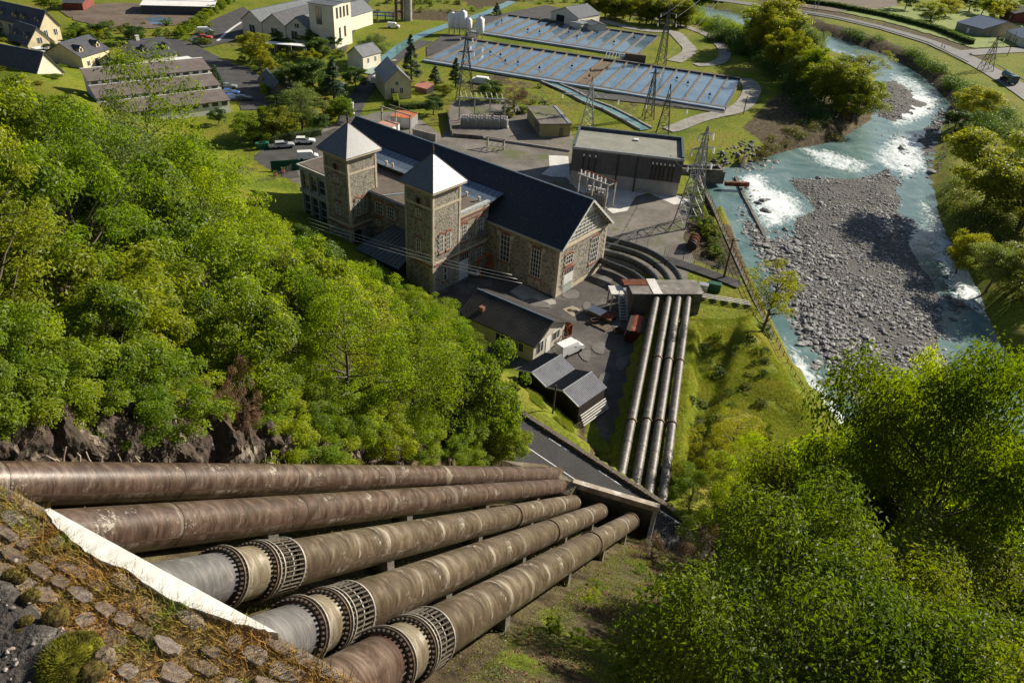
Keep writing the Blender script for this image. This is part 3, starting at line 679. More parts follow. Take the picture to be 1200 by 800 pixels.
# ------------------------------------------------------------------ portal over the bench road where three penstocks go under
pa = at(676,568,12.2); pb = at(771,596,12.2); pd = (pb-pa); pd.z = 0; PL = pd.length; pd.normalize(); pang = math.atan2(pd.y, pd.x)
T_ = thing('penstock_portal', 'concrete portal frame with pale beam that three penstocks run into', 'portal', (pa.x, pa.y, 0), pang)
mb = MB(); mb.box(-.4, PL+.1, 0, .5, 11.75, 12.35); mb.build('beam', mat('beam_concrete', (.50,.44,.36), (.32,.26,.20), 1.2, .85, c3=(.62,.58,.52)), T_)
mb = MB(); mb.box(-.6, PL-.02, .06, .45, 5.2, 11.75); mb.build('back_wall', M_conc_d, T_)
mb = MB(); mb.add([(PL-.35, -3.4, 7.9), (PL-.0, -3.4, 7.9), (PL-.0, .05, 11.9), (PL-.35, .05, 11.9), (PL-.35, -3.0, 5.5), (PL-.0, -3.0, 5.5), (PL-.0, .05, 5.5), (PL-.35, .05, 5.5)], [(0,1,2,3),(4,7,6,5),(0,4,5,1),(1,5,6,2),(2,6,7,3),(3,7,4,0)]); mb.build('wing_wall', mat('beam_concrete', (.5,.44,.36)), T_)
mb = MB(); mb.box(PL-3.6, PL-.4, -1.6, .3, 5.4, 8.6); mb.build('plinth', mat('mossy_plinth', (.10,.08,.045), (.19,.15,.03), 1.0, .9, c3=(.28,.24,.2)), T_)
T_ = thing('anchor_block', 'mossy brown concrete anchor block swallowing the two left penstocks above the road', 'anchor block', (pa.x, pa.y, 0), pang)
q = [at(588,539,10.6), at(640,544,11.4), at(677,567,12.3), at(668,580,11.9), at(648,584,11.0), at(590,566,10.2)]
inv = Matrix.Rotation(-pang, 3, 'Z'); q = [inv @ (p-Vector((pa.x, pa.y, 0))) for p in q]
mb = MB(); mb.prism([(p.x, p.y) for p in q], 4.5, [p.z for p in q]); mb.build('block', mat('mossy_block', (.30,.25,.19), (.17,.13,.085), .9, .9, c3=(.14,.09,.03), bmp=(4,.6,.1)), T_)
T_ = thing('warning_sign', 'small white triangular frame sign behind the anchor block at the road edge', 'sign', tuple(at(634,556,7)), pang)
mb = MB(); mb.bar((-.9,0,-2), (.0,0,1.2), .14); mb.bar((.0,0,1.3), (.12,0,-2), .16); mb.bar((-.8,0,-.3),(.1,0,.9),.1); mb.build('frame', M_white, T_)
# ------------------------------------------------------------------ power station (local frame: x along the hall, y towards the back, origin at the near corner of the hall)
HC = at(650.5, 348.7); YAW = R(-36.52)
M_rub = mat_rubble('rubble_stone', 3.3)
M_quoin = mat('quoin_stone', (.46,.40,.31), (.34,.29,.22), 1.2, .85)
M_brick = mat('brick_trim', (.30,.13,.085), (.22,.09,.06), 3, .85)
M_band = mat('pale_band', (.56,.48,.36), (.44,.37,.27), 1.2, .85)
M_slate = mat('slate_roof', (.020,.025,.038), (.036,.042,.058), 5, .6, bmp=(7, .7, .03), spec=.3, c3=(.055,.065,.085))
M_slate2 = mat('tower_slate', (.115,.115,.125), (.155,.155,.165), 2.5, .42, bmp=(6, .4, .03), spec=.6)
M_flat = mat('gravel_roof', (.135,.11,.09), (.095,.078,.065), .8, .95, bmp=(8, .5, .03))
M_zinc = mat('blue_zinc', (.11,.15,.20), (.15,.19,.25), .6, .35, .4)
M_zinc2 = mat('pale_zinc', (.45,.50,.55), (.36,.41,.46), .6, .35, .4)
M_glass = mat('window_glass', (.03,.035,.04), (.06,.07,.075), .8, .12, spec=.7)
M_wframe = mat('window_frame_paint', (.62,.61,.57), (.50,.49,.46), 2, .6)
M_door = mat('white_door', (.70,.70,.68), (.60,.60,.58), 1, .5)
M_green = mat('green_door_panel', (.36,.42,.36), (.28,.33,.28), 1, .5)
M_dark = mat('dark_opening', (.015,.014,.013), (.025,.023,.022), 2, .9)
PS = thing('power_station', 'stone power station with two slate-capped towers and a long dark slate hall roof', 'power station', (HC.x, HC.y, 0), YAW)
def P3(face, a, d, z):
    """face 'y-': looks towards -y at y=d ; 'x+': looks towards +x at x=d ; a is the other coordinate"""
    return (a, d, z) if face == 'y' else (d, a, z)
def wpoly(mb, face, pos, pts, dep, mi=0):
    """polygon in the wall plane (a, z), standing out by dep towards the viewer side"""
    n_ = len(pts); off = -dep if face == 'y' else dep
    vs = [P3(face, a, pos, z) for a, z in pts] + [P3(face, a, pos+off, z) for a, z in pts]
    mb.add(vs, [tuple(range(n_)), tuple(range(n_, 2*n_))] + [(i, (i+1) % n_, n_+(i+1) % n_, n_+i) for i in range(n_)], mi)
def arch_pts(a, w_, z0, z1, rise, k=7):
    out = [(a-w_/2, z0), (a+w_/2, z0), (a+w_/2, z1-rise)]
    for i in range(1, k): t = math.pi*i/k; out.append((a+w_/2*math.cos(t), z1-rise+rise*math.sin(t)))
    return out+[(a-w_/2, z1-rise)]
def window(parent, face, pos, a, w_, z0, z1, rise=.3, nv=3, nh=4, surround=True, sill=True, arch_brick=True, glass=None):
    mb = MB(); d1 = .05; fw = .09
    wpoly(mb, face, pos, [(a-w_/2, z0), (a-w_/2+fw, z0), (a-w_/2+fw, z1-rise), (a-w_/2, z1-rise)], .10)
    wpoly(mb, face, pos, [(a+w_/2-fw, z0), (a+w_/2, z0), (a+w_/2, z1-rise), (a+w_/2-fw, z1-rise)], .10)
    for i in range(1, nv): x = a-w_/2+w_*i/nv; wpoly(mb, face, pos, [(x-.045, z0), (x+.045, z0), (x+.045, z1-rise*.3), (x-.045, z1-rise*.3)], .09)
    for j in range(nh+1): z = z0+(z1-rise-z0)*j/nh; wpoly(mb, face, pos, [(a-w_/2, z-.04), (a+w_/2, z-.04), (a+w_/2, z+.04), (a-w_/2, z+.04)], .08)
    o = mb.build('window', M_wframe, parent)
    mb = MB(); wpoly(mb, face, pos, arch_pts(a, w_, z0, z1, rise), .03); mb.build('glass', glass or M_glass, o)
    if arch_brick:
        mb = MB(); k = 7
        for i in range(k):
            t0, t1 = math.pi*i/k, math.pi*(i+1)/k; r0, r1 = 1.0, 1.0+.34/(w_/2)
            wpoly(mb, face, pos, [(a+w_/2*math.cos(t)*r_, z1-rise+(rise+(.3 if r_ > 1 else 0))*math.sin(t)) for t, r_ in ((t0, r0), (t0, r1), (t1, r1), (t1, r0))], .12)
        mb.build('brick_arch', M_brick, parent)
    if sill: mb = MB(); wpoly(mb, face, pos, [(a-w_/2-.2, z0-.32), (a+w_/2+.2, z0-.32), (a+w_/2+.2, z0-.05), (a-w_/2-.2, z0-.05)], .16); mb.build('brick_sill', M_brick, parent)
    if surround:
        mb = MB(); z = z0-.1; i = 0
        while z < z1-.2:
            e = .34 if i % 2 else .2
            for s_ in (-1, 1): x0 = a+s_*w_/2; x1 = a+s_*(w_/2+e); wpoly(mb, face, pos, [(min(x0,x1), z), (max(x0,x1), z), (max(x0,x1), z+.36), (min(x0,x1), z+.36)], .07)
            z += .4; i += 1
        mb.build('stone_surround', M_quoin, parent)
    return o
def band(parent, name, face, pos, a0, a1, z0, z1, m, dep=.08): mb = MB(); wpoly(mb, face, pos, [(a0, z0), (a1, z0), (a1, z1), (a0, z1)], dep); return mb.build(name, m, parent)
def corner_quoins(parent, x, y, z0, z1, sx=1, sy=-1):
    mb = MB(); z = z0; i = 0
    while z < z1-.3:
        e, f_ = (.75, .45) if i % 2 else (.45, .75)
        xa, xb = sorted((x+.05*sx, x-e*sx)); ya, yb = sorted((y+.05*sy, y-f_*sy)); mb.box(xa, xb, ya, yb, z, z+.42); z += .46; i += 1
    mb.build('quoin', M_quoin, parent)
# hall
HL, HW, HE, HR = 52.0, 13.2, 8.9, 14.5
mb = MB(); mb.box(-HL, 0, 0, HW, 0, HE)
mb.add([(0,0,HE),(0,HW,HE),(0,HW/2,HR-.25),(-.5,0,HE),(-.5,HW,HE),(-.5,HW/2,HR-.25)], [(0,1,2),(5,4,3),(0,2,5,3),(2,1,4,5)]); mb.build('hall_wall', M_rub, PS)
for s_ in (0, 1):
    y0 = -.45 if s_ == 0 else HW+.45; ze = HE-.45*(HR-HE)/(HW/2)+.05
    mb = MB(); mb.slab([(-HL-.4, y0, ze), (.75, y0, ze), (.75, HW/2, HR+.05), (-HL-.4, HW/2, HR+.05)], .22); mb.build('slate_roof', M_slate, PS)
    for k in range(1, 26):                                # slate courses stand proud a finger's width
        pass
mb = MB(); mb.bar((-HL-.4, HW/2, HR+.1), (.75, HW/2, HR+.1), .3, .14); mb.build('ridge_cap', M_zinc, PS)
mb = MB(); mb.bar((-14.2, -.5, HE-.42), (.7, -.5, HE-.42), .16); mb.build('gutter', M_zinc2, PS)
mb = MB(); s1 = (HR-HE)/(HW/2)
for sg in (1, -1):
    y0 = HW/2; mb.bar((.78, HW/2, HR-.02), (.78, HW/2-sg*(HW/2+.45), HR-.02-s1*(HW/2+.45)), .12, .34)
mb.build('barge_board', M_wframe, PS)
for k in range(8):
    y_ = HW/2+.7+k*.8; z_ = HR-.3-s1*(y_-HW/2); mb = MB(); mb.box(0, .72, y_-.1, y_+.1, z_-.25, z_); mb.build('rafter_end', M_band, PS)
band(PS, 'cornice', 'x', 0, -.1, HW+.1, 8.0, 8.45, M_band, .2); band(PS, 'cornice', 'y', 0, -14.2, .2, 7.95, 8.35, M_band, .14)
mb = MB(); wpoly(mb, 'x', 0, [(4.9, 12.3), (8.9, 12.25), (HW/2, HR-.35)], .12); mb.build('gable_top', M_white, PS)
gl = MB(); poly = [(1.2, 8.85), (10.3, 8.85), (10.3, 11.0), (8.8, 12.2), (5.0, 12.2)]; wpoly(gl, 'x', 0, poly, .05); g_ = gl.build('gable_glazing', mat('gable_glass', (.16,.16,.13), (.26,.26,.22), .5, .25, spec=.6), PS)
mb = MB()
for j in range(6):
    z = 8.95+j*.62; a0 = 1.2+(z-8.85)*1.13; a1 = 10.3 if z < 11 else 10.3-(z-11)*1.2; wpoly(mb, 'x', 0, [(a0, z-.05), (a1, z-.05), (a1, z+.05), (a0, z+.05)], .13)
for k in range(9):
    a_ = 2.0+k*1.03; zt = min(8.85+(a_-1.2)/1.13, 12.2, 11+(10.3-a_)*.8+.0); wpoly(mb, 'x', 0, [(a_-.03, 8.85), (a_+.03, 8.85), (a_+.03, zt), (a_-.03, zt)], .11)
mb.build('glazing_bars', M_wframe, PS)
window(PS, 'y', 0, -10.4, 1.95, 2.55, 7.35, .35, 3, 5); window(PS, 'y', 0, -4.2, 2.0, 2.1, 7.1, .35, 4, 6)
for c_ in (-10.4, -4.2):
    for s_ in (-1.3, 1.3): mb = MB(); wpoly(mb, 'y', 0, [(c_+s_-.3, 6.7), (c_+s_+.3, 6.7), (c_+s_+.36, 7.4), (c_+s_-.36, 7.4)], .15); mb.build('impost', M_band, PS)
    for s_ in (-.95, .95): mb = MB(); wpoly(mb, 'y', 0, [(c_+s_-.18, .5), (c_+s_+.18, .5), (c_+s_+.22, 2.0), (c_+s_-.22, 2.0)], .08); mb.build('quoin', M_quoin, PS)
for s_ in (-.45, .45): mb = MB(); wpoly(mb, 'y', 0, [(-4.2+s_-.16, .9), (-4.2+s_+.16, .9), (-4.2+s_+.16, 1.7), (-4.2+s_-.16, 1.7)], .08); mb.build('quoin', M_quoin, PS)
window(PS, 'x', 0, 2.75, 1.9, 5.0, 6.75, .35, 3, 2); window(PS, 'x', 0, 9.9, 2.1, 2.6, 7.3, .35, 4, 5)
def door(parent, face, pos, a, w_, h, m, trans=.9, m2=None):
    mb = MB(); wpoly(mb, face, pos, [(a-w_/2, .02), (a, .02), (a, h-trans), (a-w_/2, h-trans)], .1); wpoly(mb, face, pos, [(a+.03, .02), (a+w_/2, .02), (a+w_/2, h-trans), (a+.03, h-trans)], .1)
    d_ = mb.build('door', m, parent)
    if m2: mb = MB(); wpoly(mb, face, pos, [(a-w_/2+.1, .1), (a+w_/2-.1, .1), (a+w_/2-.1, (h-trans)*.5), (a-w_/2+.1, (h-trans)*.5)], .12); mb.build('lower_panel', m2, d_)
    mb = MB(); wpoly(mb, face, pos, arch_pts(a, w_, h-trans, h, .3), .05); t_ = mb.build('transom', M_dark, d_)
    mb = MB()
    for k in range(1, 5): x = a-w_/2+w_*k/5; wpoly(mb, face, pos, [(x-.03, h-trans), (x+.03, h-trans), (x+.03, h-.15), (x-.03, h-.15)], .08)
    mb.build('transom_bars', M_wframe, d_)
    mb = MB(); k = 7
    for i in range(k):
        t0, t1 = math.pi*i/k, math.pi*(i+1)/k
        wpoly(mb, face, pos, [(a+(w_/2)*math.cos(t)*r_, h-.3+(.3+(.32 if r_ > 1 else 0))*math.sin(t)) for t, r_ in ((t0, 1), (t0, 1.28), (t1, 1.28), (t1, 1))], .12)
    mb.build('brick_arch', M_brick, parent)
    mb = MB(); z = .1; i = 0
    while z < h-.5:
        e = .36 if i % 2 else .22
        for s_ in (-1, 1): x0 = a+s_*w_/2; x1 = a+s_*(w_/2+e); wpoly(mb, face, pos, [(min(x0,x1), z), (max(x0,x1), z), (max(x0,x1), z+.36), (min(x0,x1), z+.36)], .07)
        z += .4; i += 1
    mb.build('stone_surround', M_quoin, parent); return d_
door(PS, 'x', 0, 3.0, 2.5, 4.2, M_door, 1.0, M_green)
corner_quoins(PS, 0, 0, 0, 8.2); corner_quoins(PS, 0, HW, 0, 8, 1, 1)
band(PS, 'plinth', 'x', 0, -.05, HW, 0, .7, M_band, .06)
# wing in front of the hall
mb = MB(); mb.box(-38, -14.2, -8.4, 0, 0, 10.1); mb.box(-18, -14.2, -7.2, 0, 10.1, 11.3); mb.build('wing_wall', M_rub, PS)
mb = MB(); mb.box(-38, -19, -8.6, -.1, 10.1, 10.4); mb.build('flat_roof', M_flat, PS)
mb = MB(); mb.box(-19.7, -14.6, -7.0, -.1, 11.3, 11.45); mb.build('flat_roof', M_flat, PS)
mb = MB(); mb.box(-14.6, -14.0, -7.1, .1, 11.3, 11.75); mb.build('parapet_coping', mat('lead_coping', (.30,.31,.33), (.5,.5,.48), 2, .5), PS)
mb = MB(); mb.bar((-29.0, -8.6, 10.46), (-24.5, -.4, 10.46), .28, .12); mb.build('roof_joint_cover', M_zinc2, PS)
mb = MB(); mb.bar((-38, -8.75, 10.2), (-19.6, -8.75, 10.2), .2, .2); mb.build('gutter', M_zinc, PS)
for z0, z1, m_, dp in ((10.9, 11.3, M_band, .16), (10.55, 10.8, M_brick, .1), (9.95, 10.15, M_brick, .08), (4.9, 5.25, M_band, .12)): band(PS, 'string_course', 'x', -14.2, -7, 0, z0, z1, m_, dp)
window(PS, 'x', -14.2, -5.75, 1.25, 6.7, 9.7, .4, 3, 4); window(PS, 'x', -14.2, -2.05, 1.35, 6.4, 9.7, .4, 3, 4); window(PS, 'x', -14.2, -2.0, 1.3, 2.1, 4.5, .3, 3, 3)
mb = MB(); wpoly(mb, 'x', -14.2, [(-2.7, 6.35), (-1.4, 6.35), (-1.4, 7.2), (-2.7, 7.2)], .3); mb.build('blue_panel', M_zinc, PS)
door(PS, 'x', -14.2, -5.7, 2.1, 4.5, M_door, 1.1)
window(PS, 'y', -8.4, -30.2, 1.6, 6.8, 9.1, .25, 3, 3); window(PS, 'y', -8.4, -27.5, 1.6, 6.8, 9.1, .25, 3, 3); window(PS, 'y', -8.4, -30.6, .8, 4.6, 5.9, .2, 2, 2)
door(PS, 'y', -8.4, -30.0, 1.3, 3.4, mat('brown_door', (.09,.06,.04), (.06,.04,.03), 2, .7), .9)
# blue zinc strip roof between wing and hall
mb = MB(); mb.slab([(-44.6, -.4, 11.5), (-13.8, -.4, 11.5), (-13.8, 3.2, 12.1), (-44.6, 3.2, 12.1)], .12); mb.build('zinc_roof', M_zinc, PS)
mb = MB(); mb.slab([(-44.6, -1.1, 11.35), (-13.8, -1.1, 11.35), (-13.8, -.35, 11.62), (-44.6, -.35, 11.62)], .14); mb.build('zinc_edge', M_zinc2, PS)
mb = MB(); mb.box(-44.4, -14.3, -.8, 2.6, 10.2, 11.4); mb.build('strip_wall', M_dark, PS)
for k in range(30): mb = MB(); x_ = -44+k*1.03; mb.bar((x_, -.38, 11.56), (x_, 3.1, 12.14), .05, .05); o = mb.build('standing_seam', M_zinc, PS)
for x_ in (-36.5, -35.0, -20.3, -18.2, -15.6): mb = MB(); mb.tube([(x_, -.75, 11.4), (x_, -.75, 11.95)], .16, 8); mb.tube([(x_, -.75, 11.95), (x_, -.75, 12.15)], [.26, .2], 8); mb.build('vent_pot', M_band, PS)
# towers
for x0, nm in ((-19.6, 'right'), (-37.8, 'left')):
    x1 = x0+5.6; y0, y1 = -12.8, -6.9; zt = 16.9
    mb = MB(); mb.box(x0, x1, y0, y1, 0, zt); mb.build('tower_wall', M_rub, PS)
    e = .75; cx_, cy_ = (x0+x1)/2, (y0+y1)/2; cs = [(x0-e, y0-e), (x1+e, y0-e), (x1+e, y1+e), (x0-e, y1+e)]; ap = (cx_, cy_, 21.0); ze = 16.95
    for i in range(4):
        a, b_ = cs[i], cs[(i+1) % 4]; mb = MB(); mb.slab([(a[0], a[1], ze), (b_[0], b_[1], ze), ap], .12); mb.build('slate_roof', M_slate2, PS)
        mb = MB(); mb.bar((a[0], a[1], ze+.04), ap, .09, .08); mb.build('roof_hip', mat('hip_lead', (.16,.12,.11), (.10,.08,.075), 2, .5), PS)
    mb = MB(); mb.box(x0-e+.1, x1+e-.1, y0-e+.1, y1+e-.1, ze-.35, ze-.13); mb.build('eaves_board', M_band, PS)
    mb = MB(); mb.tube([(cx_, cy_, 20.8), (cx_, cy_, 21.3), (cx_, cy_, 21.5), (cx_, cy_, 22.5)], [.16, .12, .2, .03], 8); mb.build('finial', mat('finial_lead', (.10,.06,.05), (.07,.045,.04), 2, .6), PS)
    for f_, pos, a0, a1 in (('y', y0, x0-.1, x1+.1), ('x', x1, y0-.1, y1+.1)):
        band(PS, 'string_course', f_, pos, a0, a1, 13.85, 14.2, M_band, .07); band(PS, 'string_course', f_, pos, a0, a1, 5.05, 5.4, M_band, .1); band(PS, 'brick_course', f_, pos, a0+.5, a1-.3, 4.65, 5.0, M_brick, .06)
        band(PS, 'frieze', f_, pos, a0+.1, a1-.1, 15.9, 16.5, mat('frieze_stone', (.40,.33,.26), (.33,.27,.21), 1, .9), .06)
    for (x, y) in ((x1, y0), (x1, y1), (x0, y0)):
        sx = 1 if x == x1 else -1; sy = -1 if y == y0 else 1
        mb = MB(); xa, xb = sorted((x+.06*sx, x-.32*sx)); ya, yb = sorted((y+.06*sy, y-.32*sy)); mb.box(xa, xb, ya, yb, 5.4, 15.9); mb.build('corner_pilaster', M_band if x == x1 else M_quoin, PS); corner_quoins(PS, x, y, 0, 4.7, sx, sy)
    window(PS, 'x', x1, -10.95 if nm == 'right' else -11.2, .75, 6.75, 9.75, .25, 2, 4); window(PS, 'x', x1, -9.45 if nm == 'right' else -9.75, .75, 6.75, 9.75, .25, 2, 4)
    window(PS, 'y', y0, x0+2.7, .85, 6.5, 8.75, .2, 2, 3); window(PS, 'y', y0, x0+2.75, .9, 12.0, 13.5, .2, 2, 2)
    mb = MB(); wpoly(mb, 'y', y0, arch_pts(x0+2.75, .6, 14.15, 15.1, .25), .1); mb.build('louvre', M_dark, PS)
    mb = MB()
    for s_ in (-1, 1): wpoly(mb, 'y', y0, [(x0+2.75+s_*.55-.2, 14.2), (x0+2.75+s_*.55+.2, 14.2), (x0+2.75+s_*.5+.12, 15.1), (x0+2.75+s_*.5-.12, 15.1)], .09)
    mb.build('brick_arch', M_brick, PS)
    if nm == 'right': window(PS, 'x', x1, -10.1, .7, 1.6, 4.1, .2, 1, 2)
    else:
        mb = MB(); wpoly(mb, 'x', x1, arch_pts(-11.5, 1.5, .1, 4.4, .5), .06); mb.build('dark_doorway', M_dark, PS)
# canopy between the towers
mb = MB(); mb.slab([(-29.4, -14.6, 3.0), (-19.6, -14.6, 3.0), (-19.6, -8.4, 6.0), (-27.0, -8.4, 6.0)], .14); mb.slab([(-29.4, -14.6, 3.0), (-27.0, -8.4, 6.0), (-29.8, -8.4, 3.0)], .14)
mb.build('canopy_roof', mat('canopy_slate', (.055,.075,.09), (.075,.095,.115), 1, .5, spec=.5), PS)
mb = MB(); mb.box(-29.0, -19.7, -14.2, -8.5, 0, 2.9); mb.build('canopy_wall', M_dark, PS)
for k in range(11):
    t = k/10; mb = MB(); x_ = -29+9.2*t; mb.bar((x_, -14.5, 3.08), (-26.8+7.1*t, -8.5, 6.05), .06, .06); mb.build('roof_batten', mat('canopy_slate', (0,0,0)), PS)

# annex with concrete grid front
AN = thing('office_annex', 'pale concrete annex with tall grid windows at the left end of the power station', 'annex', (HC.x, HC.y, 0), YAW)
M_cr = mat('annex_concrete', (.44,.44,.38), (.35,.35,.30), .7, .85)
mb = MB(); mb.box(-49, -38, -9.5, -.5, 0, 10.1); mb.build('annex_wall', M_cr, AN)
mb = MB(); mb.box(-49.3, -37.9, -9.9, -.3, 10.1, 10.35); mb.build('roof_edge', M_cr, AN); mb = MB(); mb.box(-48.9, -38, -9.5, -.7, 10.36, 10.42); mb.build('flat_roof', M_flat, AN)
for k in range(5):
    x_ = -48.1+k*2.15
    for z0, z1 in ((6.4, 9.0), (.9, 5.2)):
        o = window(AN, 'y', -9.5, x_+.75, 1.55, z0, z1, .02, 1, 2 if z0 > 5 else 3, False, False, False)
    mb = MB(); mb.box(x_-.35, x_-.05, -9.9, -9.5, .2, 9.4); mb.build('pilaster', M_cr, AN)
mb = MB(); mb.box(-49, -38, -9.85, -9.5, 5.4, 6.1); mb.build('floor_beam', M_cr, AN)

# ------------------------------------------------------------------ generic houses
def house(name, label, cat, A, B, C, eave, ridge, wallm, roofm, along='AB', over=.35, z0=0, wins=(), doors=(), chimney=0, dormers=0, world=False, gable_win=False, group=None, winm=None):
    """A, B, C: three roof corners (left, near, right) at eaves level; the roof ridge runs along AB or BC"""
    a, b_, c_ = (Vector(q) if world else at(*q, eave) for q in (A, B, C))
    ux = (b_-a); ux.z = 0; L = ux.length; ux.normalize(); uy = Vector((-ux.y, ux.x, 0)); D_ = abs((c_-b_).dot(uy)); 
    if (c_-b_).dot(uy) < 0: uy = -uy
    yaw = math.atan2(ux.y, ux.x); fl = 1 if uy.dot(Vector((-ux.y, ux.x, 0))) > 0 else -1
    T_ = thing(name, label, cat, (a.x, a.y, z0), yaw, group); H_ = eave-z0; HR_ = ridge-z0; Y = D_*fl
    ya, yb = sorted((0, Y))
    mb = MB(); mb.box(0, L, ya, yb, 0, H_)
    if ridge > eave:
        if along == 'AB':
            m_ = Y/2
            for x in (0, L): mb.add([(x, ya, H_), (x, yb, H_), (x, m_, HR_-.05), (abs(x-.3), ya, H_), (abs(x-.3), yb, H_), (abs(x-.3), m_, HR_-.05)], [(0,1,2),(5,4,3),(0,2,5,3),(2,1,4,5)])
        else:
            for y in (ya, yb):
                s_ = .3 if y == ya else -.3
                mb.add([(0, y, H_), (L, y, H_), (L/2, y, HR_-.05), (0, y+s_, H_), (L, y+s_, H_), (L/2, y+s_, HR_-.05)], [(0,1,2),(5,4,3),(0,2,5,3),(2,1,4,5)])
    mb.build('wall', wallm, T_)
    if ridge > eave:
        if along == 'AB':
            sl_ = (HR_-H_)/(D_/2); m_ = Y/2
            for y in (0, Y):
                oy = y-(over if y == ya else -over); mb = MB(); mb.slab([(-over, oy, H_-sl_*over+.04), (L+over, oy, H_-sl_*over+.04), (L+over, m_, HR_+.04), (-over, m_, HR_+.04)], .15); rf = mb.build('roof', roofm, T_)
            mb = MB(); mb.bar((-over, m_, HR_+.08), (L+over, m_, HR_+.08), .25, .1); mb.build('ridge_cap', M_zinc, T_)
        else:
            sl_ = (HR_-H_)/(L/2)
            for x in (0, L):
                ox = x-(over if x == 0 else -over); mb = MB(); mb.slab([(ox, ya-over, H_-sl_*over+.04), (ox, yb+over, H_-sl_*over+.04), (L/2, yb+over, HR_+.04), (L/2, ya-over, HR_+.04)], .15); rf = mb.build('roof', roofm, T_)
            mb = MB(); mb.bar((L/2, ya-over, HR_+.08), (L/2, yb+over, HR_+.08), .25, .1); mb.build('ridge_cap', M_zinc, T_)
    else:
        mb = MB(); mb.box(-over, L+over, ya-over, yb+over, H_, H_+.25); rf = mb.build('roof', roofm, T_)
    ysg = 'front'
    def wq(face, a0, w_, za, zb, m, nm, dep=.08):
        mb = MB()
        if face == 'f':
            y = 0; s_ = -fl; mb.add([(a0, y-.02*s_, za), (a0+w_, y-.02*s_, za), (a0+w_, y-.02*s_, zb), (a0, y-.02*s_, zb), (a0, y+dep*s_, za), (a0+w_, y+dep*s_, za), (a0+w_, y+dep*s_, zb), (a0, y+dep*s_, zb)], [(0,3,2,1),(4,5,6,7),(0,1,5,4),(1,2,6,5),(2,3,7,6),(3,0,4,7)])
        else:
            x = L if face == 'r' else 0; s_ = 1 if face == 'r' else -1; y0_ = a0*fl; y1_ = (a0+w_)*fl
            mb.add([(x-.02*s_, y0_, za), (x-.02*s_, y1_, za), (x-.02*s_, y1_, zb), (x-.02*s_, y0_, zb), (x+dep*s_, y0_, za), (x+dep*s_, y1_, za), (x+dep*s_, y1_, zb), (x+dep*s_, y0_, zb)], [(0,3,2,1),(4,5,6,7),(0,1,5,4),(1,2,6,5),(2,3,7,6),(3,0,4,7)])
        return mb.build(nm, m, T_)
    for f_, t, w_, za, zb in wins:                        # t: fraction along the face
        Lf = L if f_ == 'f' else D_
        fr = wq(f_, t*Lf-w_/2-.12, w_+.24, za-.12, zb+.12, winm or M_wframe, 'window', .05)
        g_ = wq(f_, t*Lf-w_/2, w_, za, zb, M_glass, 'glass', .08); g_.parent = fr
        br = wq(f_, t*Lf-.05, .1, za, zb, winm or M_wframe, 'glazing_bar', .11); br.parent = fr
    for f_, t, w_, zb, m_ in doors: wq(f_, t*(L if f_ == 'f' else D_)-w_/2, w_, .02, zb, m_, 'door', .06)
    for k in range(chimney):
        x = L*(.25+.5*k) if along == 'AB' else L/2; y = Y/2 if along == 'AB' else Y*(.3+.4*k)
        mb = MB(); mb.box(x-.45, x+.45, y-.35, y+.35, HR_-.9, HR_+1.1); mb.box(x-.52, x+.52, y-.42, y+.42, HR_+1.1, HR_+1.25); mb.build('chimney', wallm, T_)
    for k in range(dormers):
        x = L*(k+.5)/dormers+ (.6 if k % 2 else -.6); y0_ = Y*.12; mb = MB(); zz_ = H_+(HR_-H_)*.2; s_ = fl
        mb.add([(x-.7, y0_, zz_), (x+.7, y0_, zz_), (x+.7, y0_, zz_+1.1), (x, y0_, zz_+1.8), (x-.7, y0_, zz_+1.1), (x-.7, y0_+2.4*s_, zz_), (x+.7, y0_+2.4*s_, zz_), (x+.7, y0_+2.4*s_, zz_+1.1), (x, y0_+2.4*s_, zz_+1.8), (x-.7, y0_+2.4*s_, zz_+1.1)], [(0,1,2,3,4),(5,9,8,7,6),(0,4,9,5),(1,6,7,2)]); d_ = mb.build('dormer', wallm, T_)
        mb = MB(); mb.add([(x-.85, y0_-.2*s_, zz_+1.0), (x, y0_-.2*s_, zz_+1.9), (x+.85, y0_-.2*s_, zz_+1.0), (x-.85, y0_+2.4*s_, zz_+1.0), (x, y0_+2.4*s_, zz_+1.9), (x+.85, y0_+2.4*s_, zz_+1.0)], [(0,1,4,3),(1,2,5,4)]); mb.build('dormer_roof', roofm, d_)
        mb = MB(); mb.box(x-.4, x+.4, *sorted((y0_, y0_-.05*s_)), zz_+.25, zz_+1.1); mb.build('dormer_window', M_glass, d_)
    return T_
M_cream = mat('cream_render', (.66,.56,.36), (.58,.48,.30), .5, .85)
M_cream2 = mat('pale_cream_render', (.68,.63,.52), (.58,.53,.43), .5, .85)
M_roofd = mat('dark_tile_roof', (.055,.055,.065), (.085,.083,.09), 1, .6)
M_slate_l = mat('light_slate', (.10,.11,.12), (.145,.15,.16), 1, .5)
M_brown_r = mat('brown_tile_roof', (.17,.14,.125), (.12,.10,.09), .5, .9)
M_whitew = mat('white_render', (.74,.73,.70), (.66,.65,.62), .4, .8)
M_bluer = mat('blue_slate_roof', (.075,.10,.15), (.10,.13,.19), .6, .45)
M_brickw = mat('red_brick_wall', (.22,.06,.045), (.16,.045,.035), 1, .9)
W3 = lambda f_, n_, z0, z1, w_=1.0: [(f_, (i+.5)/n_, w_, z0, z1) for i in range(n_)]
house('mansard_house', 'yellow three-storey house with dark mansard roof in the top left corner', 'house', (-6,20), (46,32), (58,26), 6.5, 10.5, M_cream, M_roofd, wins=W3('f', 5, 3.8, 5.4)+W3('f', 5, .8, 2.4)+W3('r', 2, 3.8, 5.4), dormers=4, winm=M_whitew)
